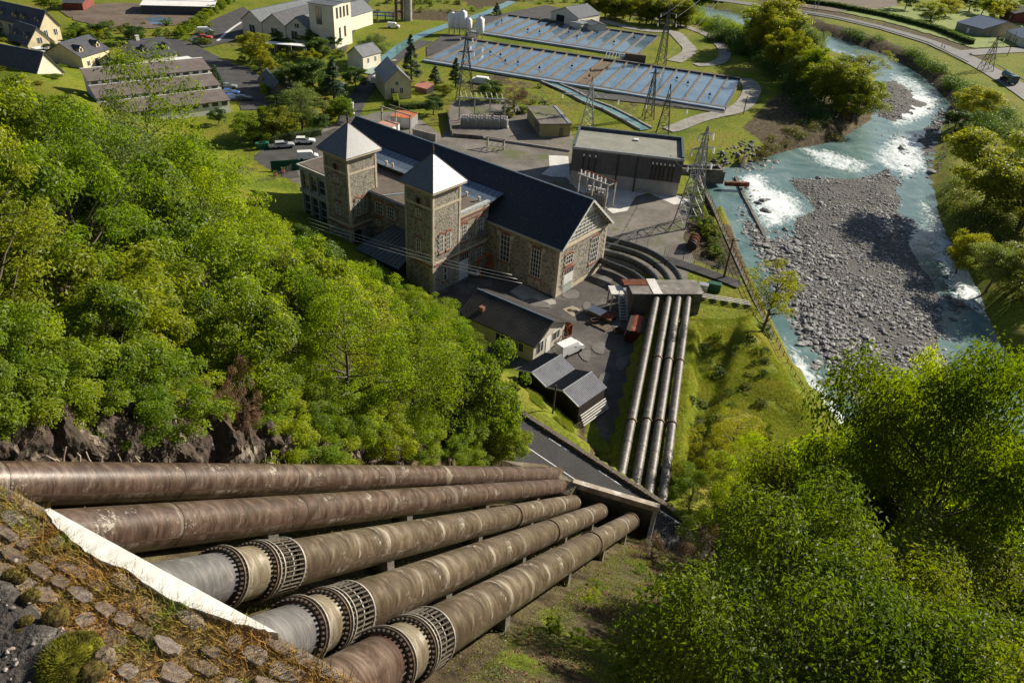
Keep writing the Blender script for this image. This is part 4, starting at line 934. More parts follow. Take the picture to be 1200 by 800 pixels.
house('house', 'small dark-roofed house with cream gable behind the long white annex', 'house', (9,44), (32,52), (60,47), 3.4, 7.5, M_cream, M_roofd, wins=[('r', .5, 1.2, 3.2, 4.6), ('r', .75, 1, .8, 2)], dormers=2)
house('house', 'large dark-roofed barn-like house with cream gable nearest the wood on the left', 'house', (-30,78), (40,92), (87,86), 4.2, 9.5, M_cream2, M_roofd, wins=[('f', .7, 1.2, 1, 2.6), ('f', .9, 1.2, 1, 2.6)])
house('white_annex', 'flat-roofed white annex beside the small dark-roofed house', 'annex', (38,57), (62,64), (76,56), 2.6, 2.6, M_whitew, M_whitew)
house('house', 'cream house with dark roof and two dormers, left of the tall roadside tree', 'house', (95,67), (127,57), (106,46), 3.6, 6.6, M_cream, M_roofd, dormers=2, wins=[('f', .2, 1, .9, 2.1), ('f', .85, 1, .9, 2.1)], doors=[('f', .5, 1.4, 2.2, M_glass)])
house('house', 'cream house with dark roof and two dormers, right of the tall roadside tree', 'house', (167,67), (207,62), (196,48), 3.6, 6.4, M_cream2, M_roofd, dormers=2, chimney=1, wins=[('f', .25, 1, .9, 2.1)], doors=[('f', .6, 1.2, 2.1, M_glass)])
house('garden_shed', 'small white flat shed at the end of the cream house', 'shed', (200,70), (214,76), (221,68), 2.4, 2.4, M_whitew, M_whitew)
for k, (A, B, C, z, r_, lb) in enumerate([((118,98), (190,98), (234,80), 7.0, 9.0, 'highest rear'), ((122,112), (196,114), (238,92), 5.6, 7.4, 'middle'), ((130,128), (200,130), (238,106), 4.2, 5.8, 'third'), ((140,142), (206,148), (237,125), 2.8, 4.2, 'lowest front')]):
    pass
A0 = at(100,100,5); B0 = at(238,86,5)
ux = (B0-A0).normalized(); uy = Vector((ux.y, -ux.x, 0)); Lr = (B0-A0).length
TB = thing('terrace_block', 'long stepped apartment block with brown tiled shed roofs and white clerestory bands', 'apartment block', (A0.x, A0.y, 0), math.atan2(ux.y, ux.x))
mb = MB(); steps = [(0, 5.5, 9.0, 8.2), (-6, 5.5, 6.6, 5.9), (-12, 5.5, 4.4, 3.8)]
for k, (y1, d_, zh, zl) in enumerate(steps):
    y0 = y1-6; mb = MB(); mb.prism([(0, y0), (Lr, y0), (Lr, y1), (0, y1)], 0, [zl-.8, zl-.8, zh-.5, zh-.5]); mb.build('wall', M_whitew, TB)
    mb = MB(); mb.slab([(-.3, y0-.4, zl-.75), (Lr+.3, y0-.4, zl-.75), (Lr+.3, y1-.5, zh-.15), (-.3, y1-.5, zh-.15)], .2); mb.build('tiled_roof', M_brown_r, TB)
    mb = MB(); mb.box(-.35, Lr+.35, y1-.5, y1-.1, zh-.6, zh-.05); mb.build('white_coping', M_whitew, TB)
    for i in range(12):
        x = Lr*(i+.5)/12; mb = MB(); mb.box(x-.7, x+.7, y0-.06, y0+.02, zl-1.9, zl-1.1); mb.build('clerestory_window', M_glass, TB)
house('boundary_shed', 'long dark-walled storage building along the top edge', 'building', (165,6), (250,8), (252,0), 3, 3.5, M_roofd, M_whitew)
house('building', 'low red-brown building at the top edge near the mansard house', 'building', (72,3), (96,4), (97,-3), 2.5, 3.5, M_brickw, M_roofd)
# factory with gabled bays
for k, (A, B, C, lb) in enumerate([((283,22), (306,26), (352,0), 'left'), ((307,26), (334,30), (378,2), 'middle'), ((335,30), (361,34), (398,6), 'right')]):
    house('factory_bay', 'cream gabled factory hall bay with arched dark windows, %s one of the row' % lb, 'factory', A, B, C, 5.0, 8.0, M_cream2, M_slate_l if k != 1 else M_roofd, along='BC', wins=[('f', .5, 2.2, 1, 3.6)] if k < 2 else [('f', .35, 2.2, 1, 3.6), ('f', .5, 1.6, 4.8, 6)], group='gabled bays of the factory')
house('factory_tower', 'tall cream factory block with brown window columns beside the gabled bays', 'factory', (361,3), (390,7), (401,0), 13, 13.3, M_cream2, M_slate_l, wins=[('f', .4, 1.8, 7, 12), ('r', .2, .9, 9, 12), ('r', .4, .9, 9, 12), ('r', .6, .9, 9, 12), ('r', .8, .9, 9, 12), ('r', .3, .9, 3, 6), ('r', .6, .9, 3, 6)], winm=mat('brown_frame', (.12,.07,.045), (.09,.05,.035), 1, .8))
house('stone_hut', 'small pale house with grey gable roof beside the lane and canal', 'house', (407,62), (425,66), (434,58), 4.2, 6.4, M_cream2, M_slate_l, along='BC', wins=[('r', .3, .6, 2, 3.2), ('r', .7, .6, 2, 3.2)])
house('cottage', 'yellow cottage with dark slate roofs and chimney amid garden trees', 'house', (451,96), (482,95), (476,80), 4.6, 7.8, M_cream, M_slate2, along='BC', chimney=1, wins=[('f', .28, .8, 1.5, 2.9), ('f', .62, .8, 1.5, 2.9), ('f', .45, .8, 3.6, 4.6)], winm=M_whitew)
house('garage_shed', 'low lean-to shed with dark slate roof by the parking lane', 'shed', (303,92), (317,108), (332,100), 2.3, 4.6, mat('shed_wall', (.16,.13,.10), (.12,.10,.08), 1, .9), M_slate, along='AB', doors=[('f', .5, 2, 2, M_dark)])
house('farm_building', 'fish farm hall with cream walls and grey roof at the head of the basins', 'building', (646,14), (678,21), (686,13), 3.6, 6.4, M_cream2, M_slate_l, along='BC', wins=[('f', .75, 1.1, 1.2, 2.2), ('f', .9, 1.1, 1.2, 2.2), ('r', .5, 1, 1.2, 2.2)], doors=[('f', .35, 4, 3.2, M_dark)])
house('farm_annex', 'small grey annex left of the pair in front of the fish farm hall', 'annex', (668,25), (682,28), (688,23), 2.4, 2.5, M_cream2, M_galv)
house('farm_annex', 'small grey-roofed hut right of the pair in front of the fish farm hall', 'annex', (685,26), (694,30), (700,25), 2.4, 3.2, M_cream2, M_slate_l)
house('farmhouse', 'long stone farmhouse with blue slate roof in the meadow at top right', 'house', (1122,26), (1152,34), (1164,24), 3.4, 6.4, mat('farm_stone', (.30,.27,.22), (.22,.20,.16), .8, .9), M_bluer, wins=W3('f', 4, .9, 2.2, .8), doors=[('f', .5, 1.2, 2.2, M_white)])
house('farmhouse', 'cream house with blue roof and orange doors at the right edge by the side road', 'house', (1180,36), (1199,45), (1215,34), 3.4, 6.2, M_cream2, M_bluer, doors=[('f', .3, 1.3, 2.4, mat('orange_door', (.6,.25,.05), (.5,.2,.04), 1, .6)), ('f', .7, 1.3, 2.4, MC['orange_door'])])
house('farmhouse', 'red brick house half hidden by trees at the top right', 'house', (1176,10), (1190,16), (1205,8), 4.4, 7, M_brickw, M_roofd, wins=W3('f', 2, 1.2, 2.6, .9))
# grey control building
GBT = thing('switch_hall', 'large flat-roofed grey hall with dark ribbed upper walls beside the pylons', 'building', (9.6, 147.5, 0), math.atan2(144.6-147.5, 31.6-9.6))
M_rib = mat('ribbed_cladding', (.105,.103,.10), (.08,.079,.077), 1, .6); M_lowb = mat('pale_block', (.34,.33,.31), (.28,.27,.25), .8, .85)
Lb, Db, Hb = 22.2, 13.2, 7.6
mb = MB(); mb.box(0, Lb, 0, Db, 0, 3.0); mb.build('base_wall', M_lowb, GBT); mb = MB(); mb.box(-.12, Lb+.12, -.12, Db+.12, 3.0, Hb); mb.build('upper_wall', M_rib, GBT)
for k in range(24): mb = MB(); x_ = .3+k*.93; mb.box(x_, x_+.08, -.2, -.11, 3.05, Hb-.05); mb.build('cladding_rib', M_rib, GBT)
mb = MB(); mb.box(.3, Lb-.3, .3, Db-.3, Hb, Hb+.06); mb.build('roof_deck', mat('roof_deck', (.25,.25,.21), (.20,.20,.17), .4, .9), GBT)
mb = MB(); mb.box(-.2, Lb+.2, -.2, .3, Hb, Hb+.45); mb.build('parapet', M_galv, GBT)
for q in ((-.2, Lb+.2, Db-.3, Db+.2), (-.2, .3, .3, Db-.3), (Lb-.3, Lb+.2, .3, Db-.3)): mb = MB(); mb.box(*q, Hb, Hb+.7); mb.build('parapet', mat('dark_parapet', (.05,.07,.085), (.07,.09,.10), 1, .5), GBT)
for x_ in (9.2, 13.1): mb = MB(); mb.box(x_, x_+.25, -.3, -.13, .0, Hb); mb.build('downpipe', M_iron, GBT)
for x_ in (2.2, 3.4, 4.6, 16.2, 17.0, 17.8, 18.6, 19.6, 20.4): mb = MB(); mb.box(x_, x_+.28, -.35, -.12, 3.2, 6.4); o = mb.build('cable_duct', M_iron, GBT); mb = MB(); mb.box(x_, x_+.28, -.4, -.12, 6.4, 6.8); mb.build('white_insulator', M_white, o)
mb = MB(); mb.box(14.2, 15.0, -.5, 0, 0, .8); mb.build('wall_box', M_galv, GBT)
mb = MB(); mb.box(12, 13, 9, 9.8, Hb+.06, Hb+.4); mb.build('roof_hatch', M_white, GBT)
OB = thing('pump_house', 'small olive-coloured flat-roofed building among the switchyards', 'building', (3.2, 176.2, 0), math.atan2(1.9, 7.3))
M_ol = mat('olive_render', (.30,.27,.14), (.25,.22,.115), .6, .9)
mb = MB(); mb.box(0, 7.4, 0, 14, 0, 3.0); mb.build('wall', M_ol, OB); mb = MB(); mb.box(-.3, 7.7, -.3, 14.3, 3.0, 3.3); mb.build('roof', M_gravel, OB); mb = MB(); mb.box(6.7, 7.5, 0, 14, 3.31, 3.42); mb.build('gutter', M_galv, OB)
for k in range(4): mb = MB(); mb.box(-.06, 0.0, 1.5+k*1.3, 2.3+k*1.3, .2, 2.4); mb.build('door', mat('olive_door', (.14,.12,.06), (.11,.095,.05), 1, .7), OB)
mb = MB(); mb.box(4.7, 5.6, -.06, 0, .02, 2.2); mb.build('door', MC['olive_door'], OB)

# ------------------------------------------------------------------ sheds in the service yard
def corrugated(x0, x1, ya, za, yb, zb, pitch=.28, amp=.05, t=.05):
    """corrugated sheet whose waves run along y (from eave a to ridge b)"""
    mb = MB(); n_ = int((x1-x0)/pitch*4); vs = []; 
    for i in range(n_+1):
        x = x0+(x1-x0)*i/n_; h = amp*math.sin(2*math.pi*i/4); vs += [(x, ya, za+h), (x, yb, zb+h)]
    fs = [(2*i, 2*i+2, 2*i+3, 2*i+1) for i in range(n_)]; mb.add(vs, fs); mb.add([(v[0], v[1], v[2]-t) for v in vs], fs); return mb
M_cor_g = mat('grey_corrugated', (.34,.34,.36), (.27,.27,.29), .6, .45, .35); M_cor_d = mat('shaded_corrugated', (.06,.058,.06), (.085,.08,.08), .4, .5, .3, c3=(.05,.05,.055), spec=.3); M_shed = mat('dark_plank', (.022,.016,.013), (.035,.026,.02), 2, .9)
a = Vector((.9, 76.1, 0)); yaw = R(-40.5)
T_ = thing('carport_shed', 'black double-gabled shed with corrugated roof slopes coloured sunlit and shaded beside the grass bank', 'shed', a, yaw)
mb = MB(); mb.box(.15, 10.0, .2, 5.3, 0, 2.9)
for k in range(2):
    x0 = .1+k*5.0
    for y in (.25, 5.25): mb.add([(x0, y, 2.9), (x0+4.9, y, 2.9), (x0+2.45, y, 3.75)], [(0,1,2)])
mb.build('wall', M_shed, T_)
for k in range(2):
    x0 = k*5.0; xr = x0+2.55
    for s_, (xa, xb, m_, nm) in enumerate(((x0-.1, xr, M_cor_d, 'shaded_roof_slope'), (xr, x0+5.1, M_cor_g, 'sunlit_roof_slope'))):  # shade painted in: slopes turned from the sun take the darker sheet
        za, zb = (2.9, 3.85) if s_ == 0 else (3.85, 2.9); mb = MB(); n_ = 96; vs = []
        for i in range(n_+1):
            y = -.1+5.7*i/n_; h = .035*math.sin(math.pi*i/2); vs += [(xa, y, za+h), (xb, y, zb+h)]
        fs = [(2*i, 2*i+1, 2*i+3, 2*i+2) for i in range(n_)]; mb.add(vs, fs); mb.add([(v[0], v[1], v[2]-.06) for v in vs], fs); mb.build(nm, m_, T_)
    mb = MB(); mb.bar((xr, -.15, 3.9), (xr, 5.65, 3.9), .24, .08); mb.build('ridge_cap', M_galv, T_)
    mb = MB(); mb.bar((x0-.1, -.16, 2.92), (xr, -.16, 3.84), .07, .2); mb.bar((xr, -.16, 3.84), (x0+5.1, -.16, 2.92), .07, .2); mb.build('barge_board', M_galv, T_)
T_ = thing('plank_stack', 'stack of pale boards leaning along the right side of the black shed', 'boards', a, yaw)
for k in range(5): mb = MB(); mb.bar((10.35+k*.16, .2, .35+k*.0+.28*(4-k)), (10.35+k*.16, 5.2, .35+.28*(4-k)), .14, .12); mb.build('board', M_conc_l, T_)
# long workshop
Z1 = 3.1
A = at(542.5,366,Z1); B = at(626,403,Z1); C_ = at(662,375,Z1)
T_ = house('workshop', 'long workshop with dark corrugated roof, one sunlit slope, beside the station yard', 'workshop', A, B, C_, Z1, 5.0, mat('workshop_render', (.46,.42,.35), (.36,.32,.26), .8, .9), mat('workshop_roof_d', (.06,.056,.055), (.09,.082,.076), .5, .85, spec=.2, c3=(.045,.045,.045)), world=True,
   wins=[('f', .55, 1.6, 1, 2.3), ('f', .8, 1.6, 1, 2.3), ('r', .2, 1.4, 1, 2.6), ('r', .72, 1.6, 1.2, 2.4)], doors=[('r', .46, 1.1, 2.5, M_door)], over=.5)
ch = [o for o in COL.objects if o.parent == T_ and o.name.startswith('roof')]
Lw = (B-A).length
for k in range(36): mb = MB(); x_ = -.4+k*(Lw+.8)/35; D2 = abs((C_-B).dot(Vector((-(B-A).normalized().y, (B-A).normalized().x, 0)))); mb.bar((x_, -.45, 3.02), (x_, D2/2, 5.1), .07, .05); mb.bar((x_, D2/2, 5.1), (x_, D2+.45, 3.02), .07, .05); mb.build('roof_batten', ch[0].data.materials[0], T_)
mb = MB(); mb.box(2.0, 2.7, 1.0, 1.6, 3.3, 4.4); mb.build('chimney', M_brick, T_)
# rusty half-round store
c_ = at(744,393); T_ = thing('nissen_store', 'rusty red barrel-roofed corrugated store beside the level pipes', 'store', c_, R(-108+90-90))
T_.rotation_euler = (0,0,R(-14))
mb = MB(); n_ = 24; vs = []; ln = 4.6; rr_ = 1.35; fs = []; rows = 36
for j in range(rows+1):
    y = -ln/2+ln*j/rows; h = .04*math.sin(math.pi*j/1.5)
    for i in range(n_+1): t = math.pi*i/n_; vs.append((-(rr_+h)*math.cos(t), y, 1.0+(rr_+h)*math.sin(t)*.85))
for j in range(rows):
    for i in range(n_): q_ = j*(n_+1)+i; fs.append((q_, q_+1, q_+n_+2, q_+n_+1))
mb.add(vs, fs); mb.build('barrel_roof', mat('rusty_sheet', (.36,.085,.035), (.24,.06,.03), 1.5, .6, .2, c3=(.36,.22,.16)), T_, True)
mb = MB(); mb.box(-1.2, 1.2, -2.1, 2.1, 0, 2.0); mb.build('body', M_iron, T_)
for k in range(12): mb = MB(); x_ = -1.15+k*.2; mb.bar((x_, -2.2, .1), (x_, -2.25, 1.2+math.sqrt(max(0,1.3**2-x_**2))*.75), .09); mb.build('slat', M_rust, T_)
for s_ in (-1, 1):
    for y in (-1.5, 1.5): mb = MB(); mb.tube([(s_*1.3, y, .35), (s_*1.15, y, .35)], .35, 14); mb.build('wheel', M_iron, T_)
# scrap table with rusty sheets
c_ = at(709,377); T_ = thing('scrap_rack', 'low rack with a white board, rusty sheets and wooden boards in the yard', 'rack', c_, R(-38))
mb = MB(); mb.box(-3.3, -.8, -.2, 1.6, .75, .85); mb.build('white_board', M_white, T_)
for k in range(6): mb = MB(); mb.box(-.8+k*.3, -.52+k*.3, -.4, 1.7, .7+.02*k, .78+.02*k); mb.build('rusty_sheet', M_rust, T_)
for k in range(7): mb = MB(); mb.box(-1.8+k*.5, -1.35+k*.5, -2.3, -.5, .12, .2+.03*(k % 2)); mb.build('board', M_wood, T_)
mb = MB(); mb.box(-3.2, 1, -.1, .1, 0, .7); mb.box(-3.2, 1, 1.3, 1.5, 0, .7); mb.build('trestle', M_wood, T_)
for (px, py), lb in (((697,378), 'left of the scrap rack'), ((724,389), 'right of the scrap rack')):
    T_ = thing('wooden_crate', 'small open wooden crate '+lb, 'crate', at(px, py), R(20)); 
    for s_ in (-1, 1): mb = MB(); mb.box(-.6, .6, s_*.4-.04, s_*.4+.04, .05, .6); mb.build('side_board', M_wood, T_); mb = MB(); mb.box(s_*.6-.04, s_*.6+.04, -.36, .36, .05, .6); mb.build('end_board', M_wood, T_)
    mb = MB(); mb.box(-.56, .56, -.36, .36, 0, .1); mb.build('bottom', M_rust, T_)
T_ = thing('scrap_pile', 'rust-brown pile of timber and iron by the workshop gable', 'scrap', at(656,401), R(30))
for k in range(14): mb = MB(); a_ = Vector((rnd.uniform(-1.2, 1.2), rnd.uniform(-1, 1), rnd.uniform(.1, .7))); b_ = a_+Vector((rnd.uniform(-1, 1), rnd.uniform(-1, 1), rnd.uniform(-.1, .6))); mb.bar(a_, b_, .14, .1); mb.build('beam', M_rust if k % 3 else M_wood, T_)
T_ = thing('rust_cage', 'rust-red metal box frame against the workshop gable', 'frame', at(662,392), R(-38))
mb = MB(); 
for x in (-.7, .7):
    for y in (-.6, .6): mb.bar((x, y, 0), (x, y, 1.9), .1)
for z in (.1, 1.9):
    mb.bar((-.7,-.6,z), (.7,-.6,z), .1); mb.bar((-.7,.6,z), (.7,.6,z), .1); mb.bar((-.7,-.6,z), (-.7,.6,z), .1); mb.bar((.7,-.6,z), (.7,.6,z), .1)
mb.build('frame', M_rust, T_); mb = MB(); mb.box(-.65, .65, .5, .56, .2, 1.8); mb.build('panel', M_rust, T_)
c_ = at(567.5,320); T_ = thing('orange_frame', 'orange A-frame gantry standing against the station wing', 'gantry', c_, YAW+R(90))
mb = MB(); M_or = mat('orange_paint', (.55,.12,.03), (.45,.10,.03), 2, .5)
for x in (-1.6, 1.6): mb.bar((x, -.6, 0), (x*.95, 0, 3.2), .12); mb.bar((x, .6, 0), (x*.95, 0, 3.2), .12); mb.bar((x*.97, -.4, 1.1), (x*.97, .4, 1.1), .1)
mb.bar((-1.6, 0, 3.2), (1.6, 0, 3.2), .16); mb.build('frame', M_or, T_)
T_ = thing('white_sacks', 'pile of white sacks beside the orange gantry', 'sacks', at(556,322), 0)
for k in range(5):
    mb = MB(); p = Vector((rnd.uniform(-.6, .6), rnd.uniform(-.4, .4), .25+.2*(k > 3))); mb.tube([p-Vector((.45,0,0)), p-Vector((.3,0,0)), p+Vector((.3,0,0)), p+Vector((.45,0,0))], [.12, .26, .26, .12], 8); mb.build('sack', M_white, T_, True)
T_ = thing('blue_tarpaulin', 'blue sheet leaning below the left level pipe', 'sheet', at(738,468), R(70)); mb = MB(); mb.box(-1.6, 1.6, -.05, .05, .1, 1.2); mb.build('sheet', mat('blue_sheet', (.35,.48,.62), (.28,.4,.55), 2, .5), T_)
# ------------------------------------------------------------------ masonry terrace below the viewpoint
ZM = 52.8
ea = at(58,596,ZM); eb = at(322,740,ZM); ed = (eb-ea).normalized(); en = Vector((ed.y, -ed.x, 0)); en = en if en.y < 0 else -en
MW = thing('masonry_wall', 'mossy stone masonry wall top with white coping edge above the penstocks', 'wall', tuple(ea), math.atan2(ed.y, ed.x))
# local frame: x along the edge, y away from the penstocks is negative
sgn = 1 if Vector((-ed.y, ed.x, 0)).dot(en) > 0 else -1
def ml(px, py): p = at(px, py, ZM)-ea; return Vector((p.dot(ed), p.dot(Vector((-ed.y, ed.x, 0)))))
mb = MB(); y0, y1 = sorted((.12*sgn, 4.6*sgn)); mb.box(-8, 7.5, y0, y1, -9.5, -.03); mb.build('wall_body', mat('mortar_bed', (.15,.095,.045), (.25,.165,.06), 3, .95, c3=(.33,.26,.17), bmp=(9,1,.06)), MW)
xb = ml(330,745).x
M_wh = mat('whitewash', (.80,.79,.74), (.72,.70,.63), 1.5, .75, bmp=(12,.3,.01))
rr_ = random.Random(4)
inner = [(54,598),(62,612),(78,628),(100,646),(125,660),(150,668),(175,687),(200,702),(222,711),(250,721),(275,731),(300,736),(320,741)]
pts = [ml(*q) for q in inner]; k = []
for a_, b_ in zip(pts, pts[1:]):
    for j in range(4): p = a_.lerp(b_, j/4); k.append((p.x+rr_.uniform(-.008,.008), p.y+rr_.uniform(-.008,.008)))
poly = k+[(pts[-1].x, pts[-1].y), (ml(324,744).x, 0)]+[(ml(58,596).x, 0)]
poly = [poly[0]]+[q for q in poly[1:]]
mb = MB(); mb.prism(poly, -.5, .012); mb.build('white_coping', M_wh, MW)
mb = MB(); y0, y1 = sorted((.0, .3*sgn)); mb.box(ml(324,744).x+.02, 7.4, y0, y1, -6, -.034); mb.box(-8, -.03, y0, y1, -6, -.034); mb.box(-.03, ml(324,744).x+.02, *sorted((.01*sgn, .3*sgn)), -9, -.51); mb.build('wall_edge', mat('edge_stone', (.30,.25,.20), (.17,.14,.11), 2, .9, c3=(.1,.08,.04)), MW)
M_st = [mat('terrace_stone_a', (.30,.235,.18), (.17,.12,.085), 5, .9, bmp=(22,.5,.012), c3=(.22,.13,.04)), mat('terrace_stone_b', (.38,.315,.26), (.22,.17,.13), 5, .9, bmp=(22,.8,.02)), mat('terrace_stone_c', (.24,.18,.13), (.13,.095,.065), 5, .9, bmp=(22,.5,.012), c3=(.26,.17,.05))]
protos = []
for i in range(12):
    r3 = random.Random(i+50); n_ = r3.choice((7, 8, 9)); mb = MB(); ring_ = []
    for j in range(n_): t = 2*math.pi*(j+r3.uniform(-.2, .2))/n_; sq_ = (1/max(abs(math.cos(t)), abs(math.sin(t))))**.95; ring_.append((math.cos(t)*.47*sq_*r3.uniform(.88, 1.08), math.sin(t)*.47*sq_*r3.uniform(.88, 1.08)))
    vs = [(x, y, -.5) for x, y in ring_]+[(x, y, .36+r3.uniform(-.06, .06)) for x, y in ring_]+[(x*.9, y*.9, .5+r3.uniform(-.07, .07)) for x, y in ring_]+[(0, 0, .52)]
    fs = [(j, (j+1) % n_, n_+(j+1) % n_, n_+j) for j in range(n_)]+[(n_+j, n_+(j+1) % n_, 2*n_+(j+1) % n_, 2*n_+j) for j in range(n_)]+[(2*n_+j, 2*n_+(j+1) % n_, 3*n_) for j in range(n_)]
    mb.add(vs, fs); protos.append(mb.build('stone', M_st[i % 3], MW))
cnt = 0
pinner = [(p.x, p.y) for p in pts]
def inner_y(x):
    if x <= pinner[0][0]: return .02*sgn
    for (ax, ay), (bx_, by_) in zip(pinner, pinner[1:]):
        if ax <= x <= bx_: return ay+(by_-ay)*(x-ax)/(bx_-ax+1e-9)
    return .02*sgn
row = 0; y = .03
while y < 1.95 and cnt < 296:
    x = -1.3-y*.5+rr_.uniform(0, .3); hgt = rr_.uniform(.085, .15)
    while x < 4.6 and cnt < 296:
        wd_ = rr_.uniform(.13, .36); cx_, cy_ = x+wd_/2, (y+hgt/2)
        iy = abs(inner_y(cx_)) if sgn*inner_y(cx_) > 0 else 0
        skip = rr_.random() < (.05+.3*(noise.noise(Vector((cx_*1.1, cy_*1.6, 3))) > .02)*(cx_ > .3)) 
        if cy_-hgt*.4 > iy and not skip:
            o = protos[cnt] if cnt < 12 else protos[rr_.randrange(12)].copy()
            if cnt >= 12: COL.objects.link(o)
            o.location = (cx_, cy_*sgn, -.047+rr_.uniform(-.01, .014)); o.scale = (wd_*.98, hgt*.98, rr_.uniform(.055, .085)); o.rotation_euler = (rr_.uniform(-.05, .05), rr_.uniform(-.05, .05), rr_.uniform(-.12, .12)); cnt += 1
        x += wd_+.02
    y += hgt+.015
# dry grass and moss on the masonry
def blade_field(name, pts, hts, wd, material, seed=1, lean=.5, parent=None):
    rs = np.random.RandomState(seed); n_ = len(pts); a = rs.rand(n_)*6.28; ln = np.array(hts)
    dx, dy = np.cos(a), np.sin(a); th = rs.rand(n_)*6.28; lx, ly = np.cos(th)*ln*lean*rs.rand(n_), np.sin(th)*ln*lean*rs.rand(n_)
    P_ = np.array(pts); V = np.zeros((n_, 3, 3)); V[:, 0] = P_; V[:, 1] = P_; V[:, 2] = P_
    V[:, 0, 0] -= dx*wd/2; V[:, 0, 1] -= dy*wd/2; V[:, 1, 0] += dx*wd/2; V[:, 1, 1] += dy*wd/2
    V[:, 2, 0] += lx; V[:, 2, 1] += ly; V[:, 2, 2] += ln
    me = fast_mesh(name, V.reshape(-1, 3), np.arange(n_*3).reshape(-1, 3), False); me.materials.append(material); return link(name, me, parent)
M_dry = mat('dry_grass', (.36,.19,.05), (.27,.20,.045), 2.5, .9, c3=(.18,.22,.03), spec=.1)
P_ = []; Hh = []
rs = np.random.RandomState(12)
nn__ = 150000; x = rs.uniform(-2.5, 5.2, nn__); y_ = rs.uniform(.02, 3.2, nn__)
iy = np.interp(x, [q[0] for q in pinner], [abs(q[1]) for q in pinner], left=0, right=0)
k = (y_ > iy-.03) & (fbm(x+9, y_+9, .7, 71, 3)+.08+.16*(y_-iy < .45)+.16*(x > 1.0)-.25*(x < .2) > rs.uniform(-.3, .35, nn__))
x, y_, iy = x[k], y_[k], iy[k]; ny_ = np.array([-ed.y, ed.x])
P_ = np.stack([ea.x+ed.x*x+ny_[0]*y_*sgn, ea.y+ed.y*x+ny_[1]*y_*sgn, np.full(len(x), ZM-.03)], 1); Hh = rs.uniform(.02, .075, len(x))*(1+.6*(y_-iy < .25))
tag(blade_field('dry_grass', P_, Hh, .007, M_dry, 4, 1.3), 'dry brown grass and moss growing between the terrace stones', 'grass')['kind'] = 'stuff'
# dark pebbly parapet close to the camera, with moss cushions
ZP = 56.75
pp = [(-60,590),(0,636),(20,652),(45,676),(70,705),(95,735),(120,765),(150,800),(185,850),(-60,900)]
mp_ = [at(a_, b_, ZP) for a_, b_ in pp]; c0 = mp_[1]
T_ = thing('parapet', 'dark pebbly concrete parapet top in the bottom left corner', 'parapet', tuple(c0), 0)
xs = np.arange(-1.6, 1.4, .022); ys = np.arange(-1.4, 1.6, .022)
pl2 = [((p-c0).x, (p-c0).y) for p in mp_]
GXp, GYp = np.meshgrid(xs, ys); sdp = sdist(pl2, GXp.ravel(), GYp.ravel()).reshape(GXp.shape)
Zp = .05*fbm(GXp, GYp, .25, 5, 4)+.02*fbm(GXp, GYp, .05, 6, 2)-.9*sstep(-.03, .06, sdp+.03*fbm(GXp, GYp, .12, 8, 3))
idp = np.arange(GXp.size).reshape(GXp.shape); okp = (sdp[:-1, :-1] < .12)
q = np.stack([idp[:-1, :-1][okp], idp[:-1, 1:][okp], idp[1:, 1:][okp], idp[1:, :-1][okp]], 1)
me = fast_mesh('top', np.stack([GXp.ravel(), GYp.ravel(), Zp.ravel()], 1), q); me.materials.append(mat('pebble_concrete', (.030,.027,.025), (.06,.052,.045), 9, .95, c3=(.13,.115,.10), bmp=(60,1,.02))); link('top', me, T_)
rs = np.random.RandomState(3); PB = []; SZ = []
for i in range(3200):
    x, y = rs.uniform(-.6, .9), rs.uniform(-.9, .4)
    d_ = sdist(pl2, np.array([x]), np.array([y]))[0]
    if d_ < -.0: PB.append((c0.x+x, c0.y+y, ZP+.05*fbm(np.array([x]), np.array([y]), .25, 5, 4)[0]+.002)); SZ.append(rs.uniform(.0015, .0055))
o = scatter_rocks('pebbles', PB, SZ, mat('pebble', (.34,.29,.25), (.14,.12,.11), 30, .8, c3=(.42,.30,.22)), 9); tag(o, 'small light pebbles bedded in the dark parapet concrete', 'pebbles'); o['kind'] = 'stuff'
def moss(px, py, r_, lab, m_, sq=.7):
    r_ *= .62
    p = at(px, py, ZP); bm = bmesh.new(); bmesh.ops.create_icosphere(bm, subdivisions=4, radius=r_)
    for v in bm.verts: nn_ = noise.noise(v.co*(2.2/r_))*.22+noise.noise(v.co*(7/r_))*.10; v.co *= 1+nn_; v.co.z *= sq
    me = bpy.data.meshes.new('moss_cushion'); bm.to_mesh(me); bm.free(); me.materials.append(m_)
    for f in me.polygons: f.use_smooth = True
    o = link('moss_cushion', me); o.location = (p.x, p.y, ZP+.01); tag(o, lab, 'moss')
    # short moss fronds
    rs = np.random.RandomState(int(px)); P_ = []; 
    n_ = 9000 if r_ > .04 else 1800
    dv = rs.normal(size=(n_, 3)); dv /= np.linalg.norm(dv, axis=1)[:, None]; dv[:, 2] = abs(dv[:, 2]); pt = dv*r_*np.array([1, 1, sq])*rs.uniform(.94, 1.06, (n_, 1))
    V = np.zeros((n_, 3, 3)); t_ = rs.normal(size=(n_, 3)); t_ /= np.linalg.norm(t_, axis=1)[:, None]
    V[:, 0] = pt-t_*.0007; V[:, 1] = pt+t_*.0007; V[:, 2] = pt+dv*rs.uniform(.05, .14, (n_, 1))*r_
    me = fast_mesh('fronds', V.reshape(-1, 3), np.arange(n_*3).reshape(-1, 3), False); me.materials.append(m_); link('fronds', me, o)
M_moss = mat('moss', (.17,.17,.012), (.08,.07,.012), 22, .95, spec=.1); M_moss2 = mat('moss_brown', (.12,.095,.02), (.06,.045,.02), 25, .95, spec=.1)
moss(84,778,.085,'large yellow-green moss cushion at the bottom of the parapet',M_moss,.5)
moss(66,727,.036,'olive moss cushion above the large yellow-green one on the parapet',M_moss2)
